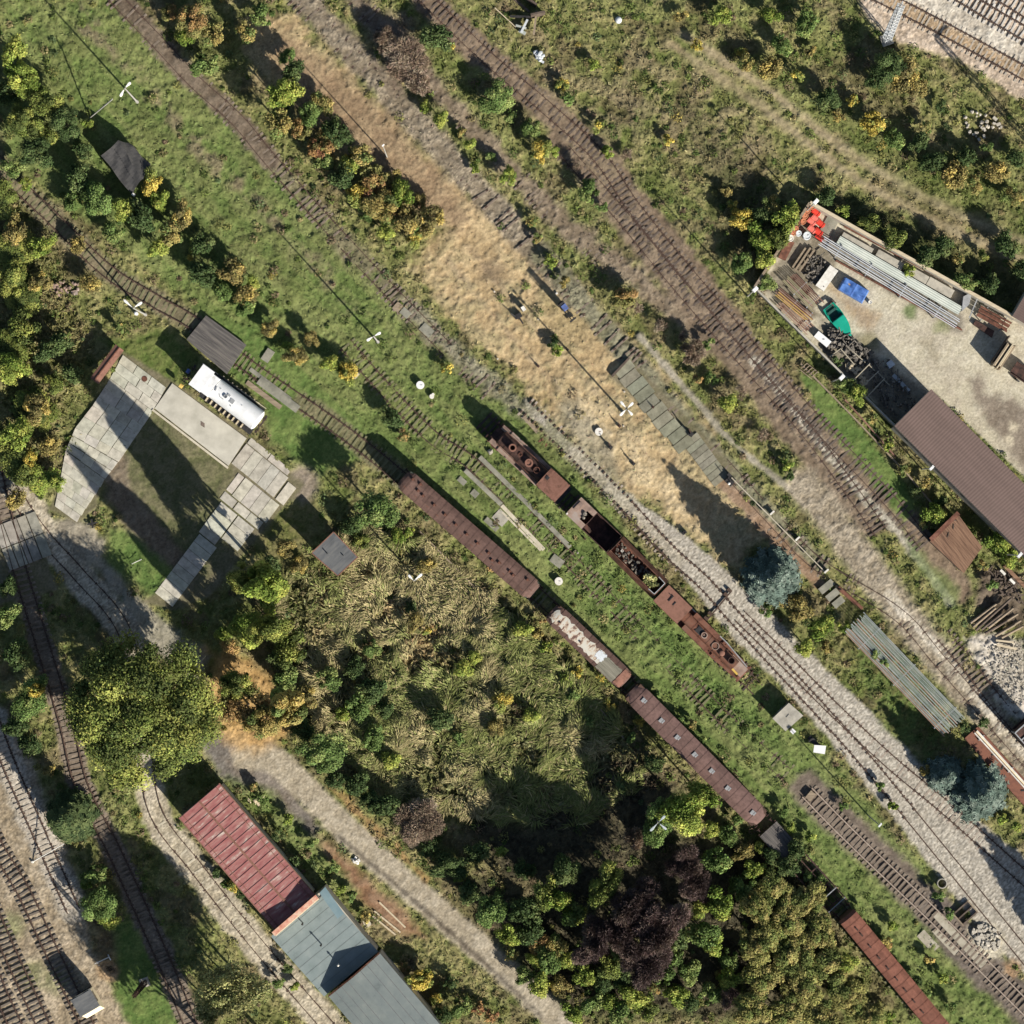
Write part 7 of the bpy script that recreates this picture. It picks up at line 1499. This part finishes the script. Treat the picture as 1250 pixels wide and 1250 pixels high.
def mast(label, px, py, h, w0, w1, m, lean=(0, 0), arm=None):
    c = P(px, py); t = thing('lattice_mast', label, 'lattice mast', (c.x, c.y, 0), .35); n = int(h/1.0); b = MB(); pt = lambda f, sx, sy: Vector((lean[0]*f+sx*(w0+(w1-w0)*f)/2, lean[1]*f+sy*(w0+(w1-w0)*f)/2, h*f))
    for sx, sy in ((-1,-1),(1,-1),(1,1),(-1,1)): b.tube([pt(0, sx, sy), pt(1, sx, sy)], .05, 5)
    b.build('leg_angles', m, t); b = MB(); cs = ((-1,-1),(1,-1),(1,1),(-1,1))
    for k in range(n):
        for i in range(4):
            a, e = cs[i], cs[(i+1) % 4]; b.tube([pt(k/n, *a), pt((k+1)/n, *e)], .028, 4); b.tube([pt(k/n, *e), pt((k+1)/n, *a)], .028, 4); b.tube([pt(k/n, *a), pt(k/n, *e)], .025, 4)
    b.build('lacing', m, t); b = MB(); b.box((0, 0, .1), (w0+.5, w0+.5, .4)); b.build('footing', 'conc', t)
    if arm: b = MB(); b.box((lean[0]+arm[0]/2, lean[1]+arm[1]/2, h), (math.hypot(*arm)+.3, .2, .2), math.atan2(arm[1], arm[0])); b.build('cross_arm', m, t)
    return t
mast('pale lattice mast leaning over the ochre track at the top right', 1082, 49, 12, .75, .55, 'galv', (.5, 1.6))
mast('lattice mast standing just beyond the right edge, known by its forked shadow', 1262, 178, 9.5, .7, .4, 'galv', (0, 0), (1.5, .6))
mast('dark lattice mast at the lower left, its lacy shadow crossing the bushes', 177, 1199, 9.0, .5, .28, 'rust_dk')
b = MB(); A, B = P(40, 1052), P(78, 1030, 3.0); b.cyl((A.x, A.y, 0), (B.x, B.y, 3.0), .06, .045, 8); b.cyl((A.x, A.y, 0), (A.x, A.y, .3), .16, .12, 8); tag(b.build('leaning_pole', 'white_d'), 'white pole leaning over the grey-sleepered siding', 'pole')
# ------------------------------------------------------------------ light, sky, camera
EL = math.radians(30.0); AZ = math.atan2(.67, -.742)
sun = bpy.data.lights.new('sun', 'SUN'); sun.energy = 4.6; sun.angle = math.radians(.5); sun.color = (1.0, .93, .82)
so = bpy.data.objects.new('sun', sun); C.objects.link(so); so.location = (60, -70, 60)
dv = Vector((math.sin(AZ)*math.cos(EL), math.cos(AZ)*math.cos(EL), math.sin(EL))); so.rotation_euler = dv.to_track_quat('Z', 'Y').to_euler()
w = bpy.data.worlds.new('World'); sc.world = w; w.use_nodes = True; nt = w.node_tree; bg = nt.nodes['Background']
sk = nt.nodes.new('ShaderNodeTexSky'); sk.sky_type = 'NISHITA'; sk.sun_disc = False; sk.sun_elevation = EL; sk.sun_rotation = AZ; nt.links.new(sk.outputs['Color'], bg.inputs['Color']); bg.inputs['Strength'].default_value = .05
cam = bpy.data.cameras.new('camera'); co = bpy.data.objects.new('camera', cam); C.objects.link(co); co.location = (0, 0, H); co.rotation_euler = (0, 0, 0)
cam.sensor_fit = 'HORIZONTAL'; cam.angle = 2*math.atan(625*S/H); cam.clip_start = 1; cam.clip_end = 3000; sc.camera = co
sc.view_settings.view_transform = 'Standard'; sc.view_settings.look = 'None'; sc.view_settings.exposure = .86; sc.view_settings.gamma = 1
sc.cycles.max_bounces = 4; sc.cycles.diffuse_bounces = 2; sc.cycles.glossy_bounces = 2; sc.cycles.use_denoising = True
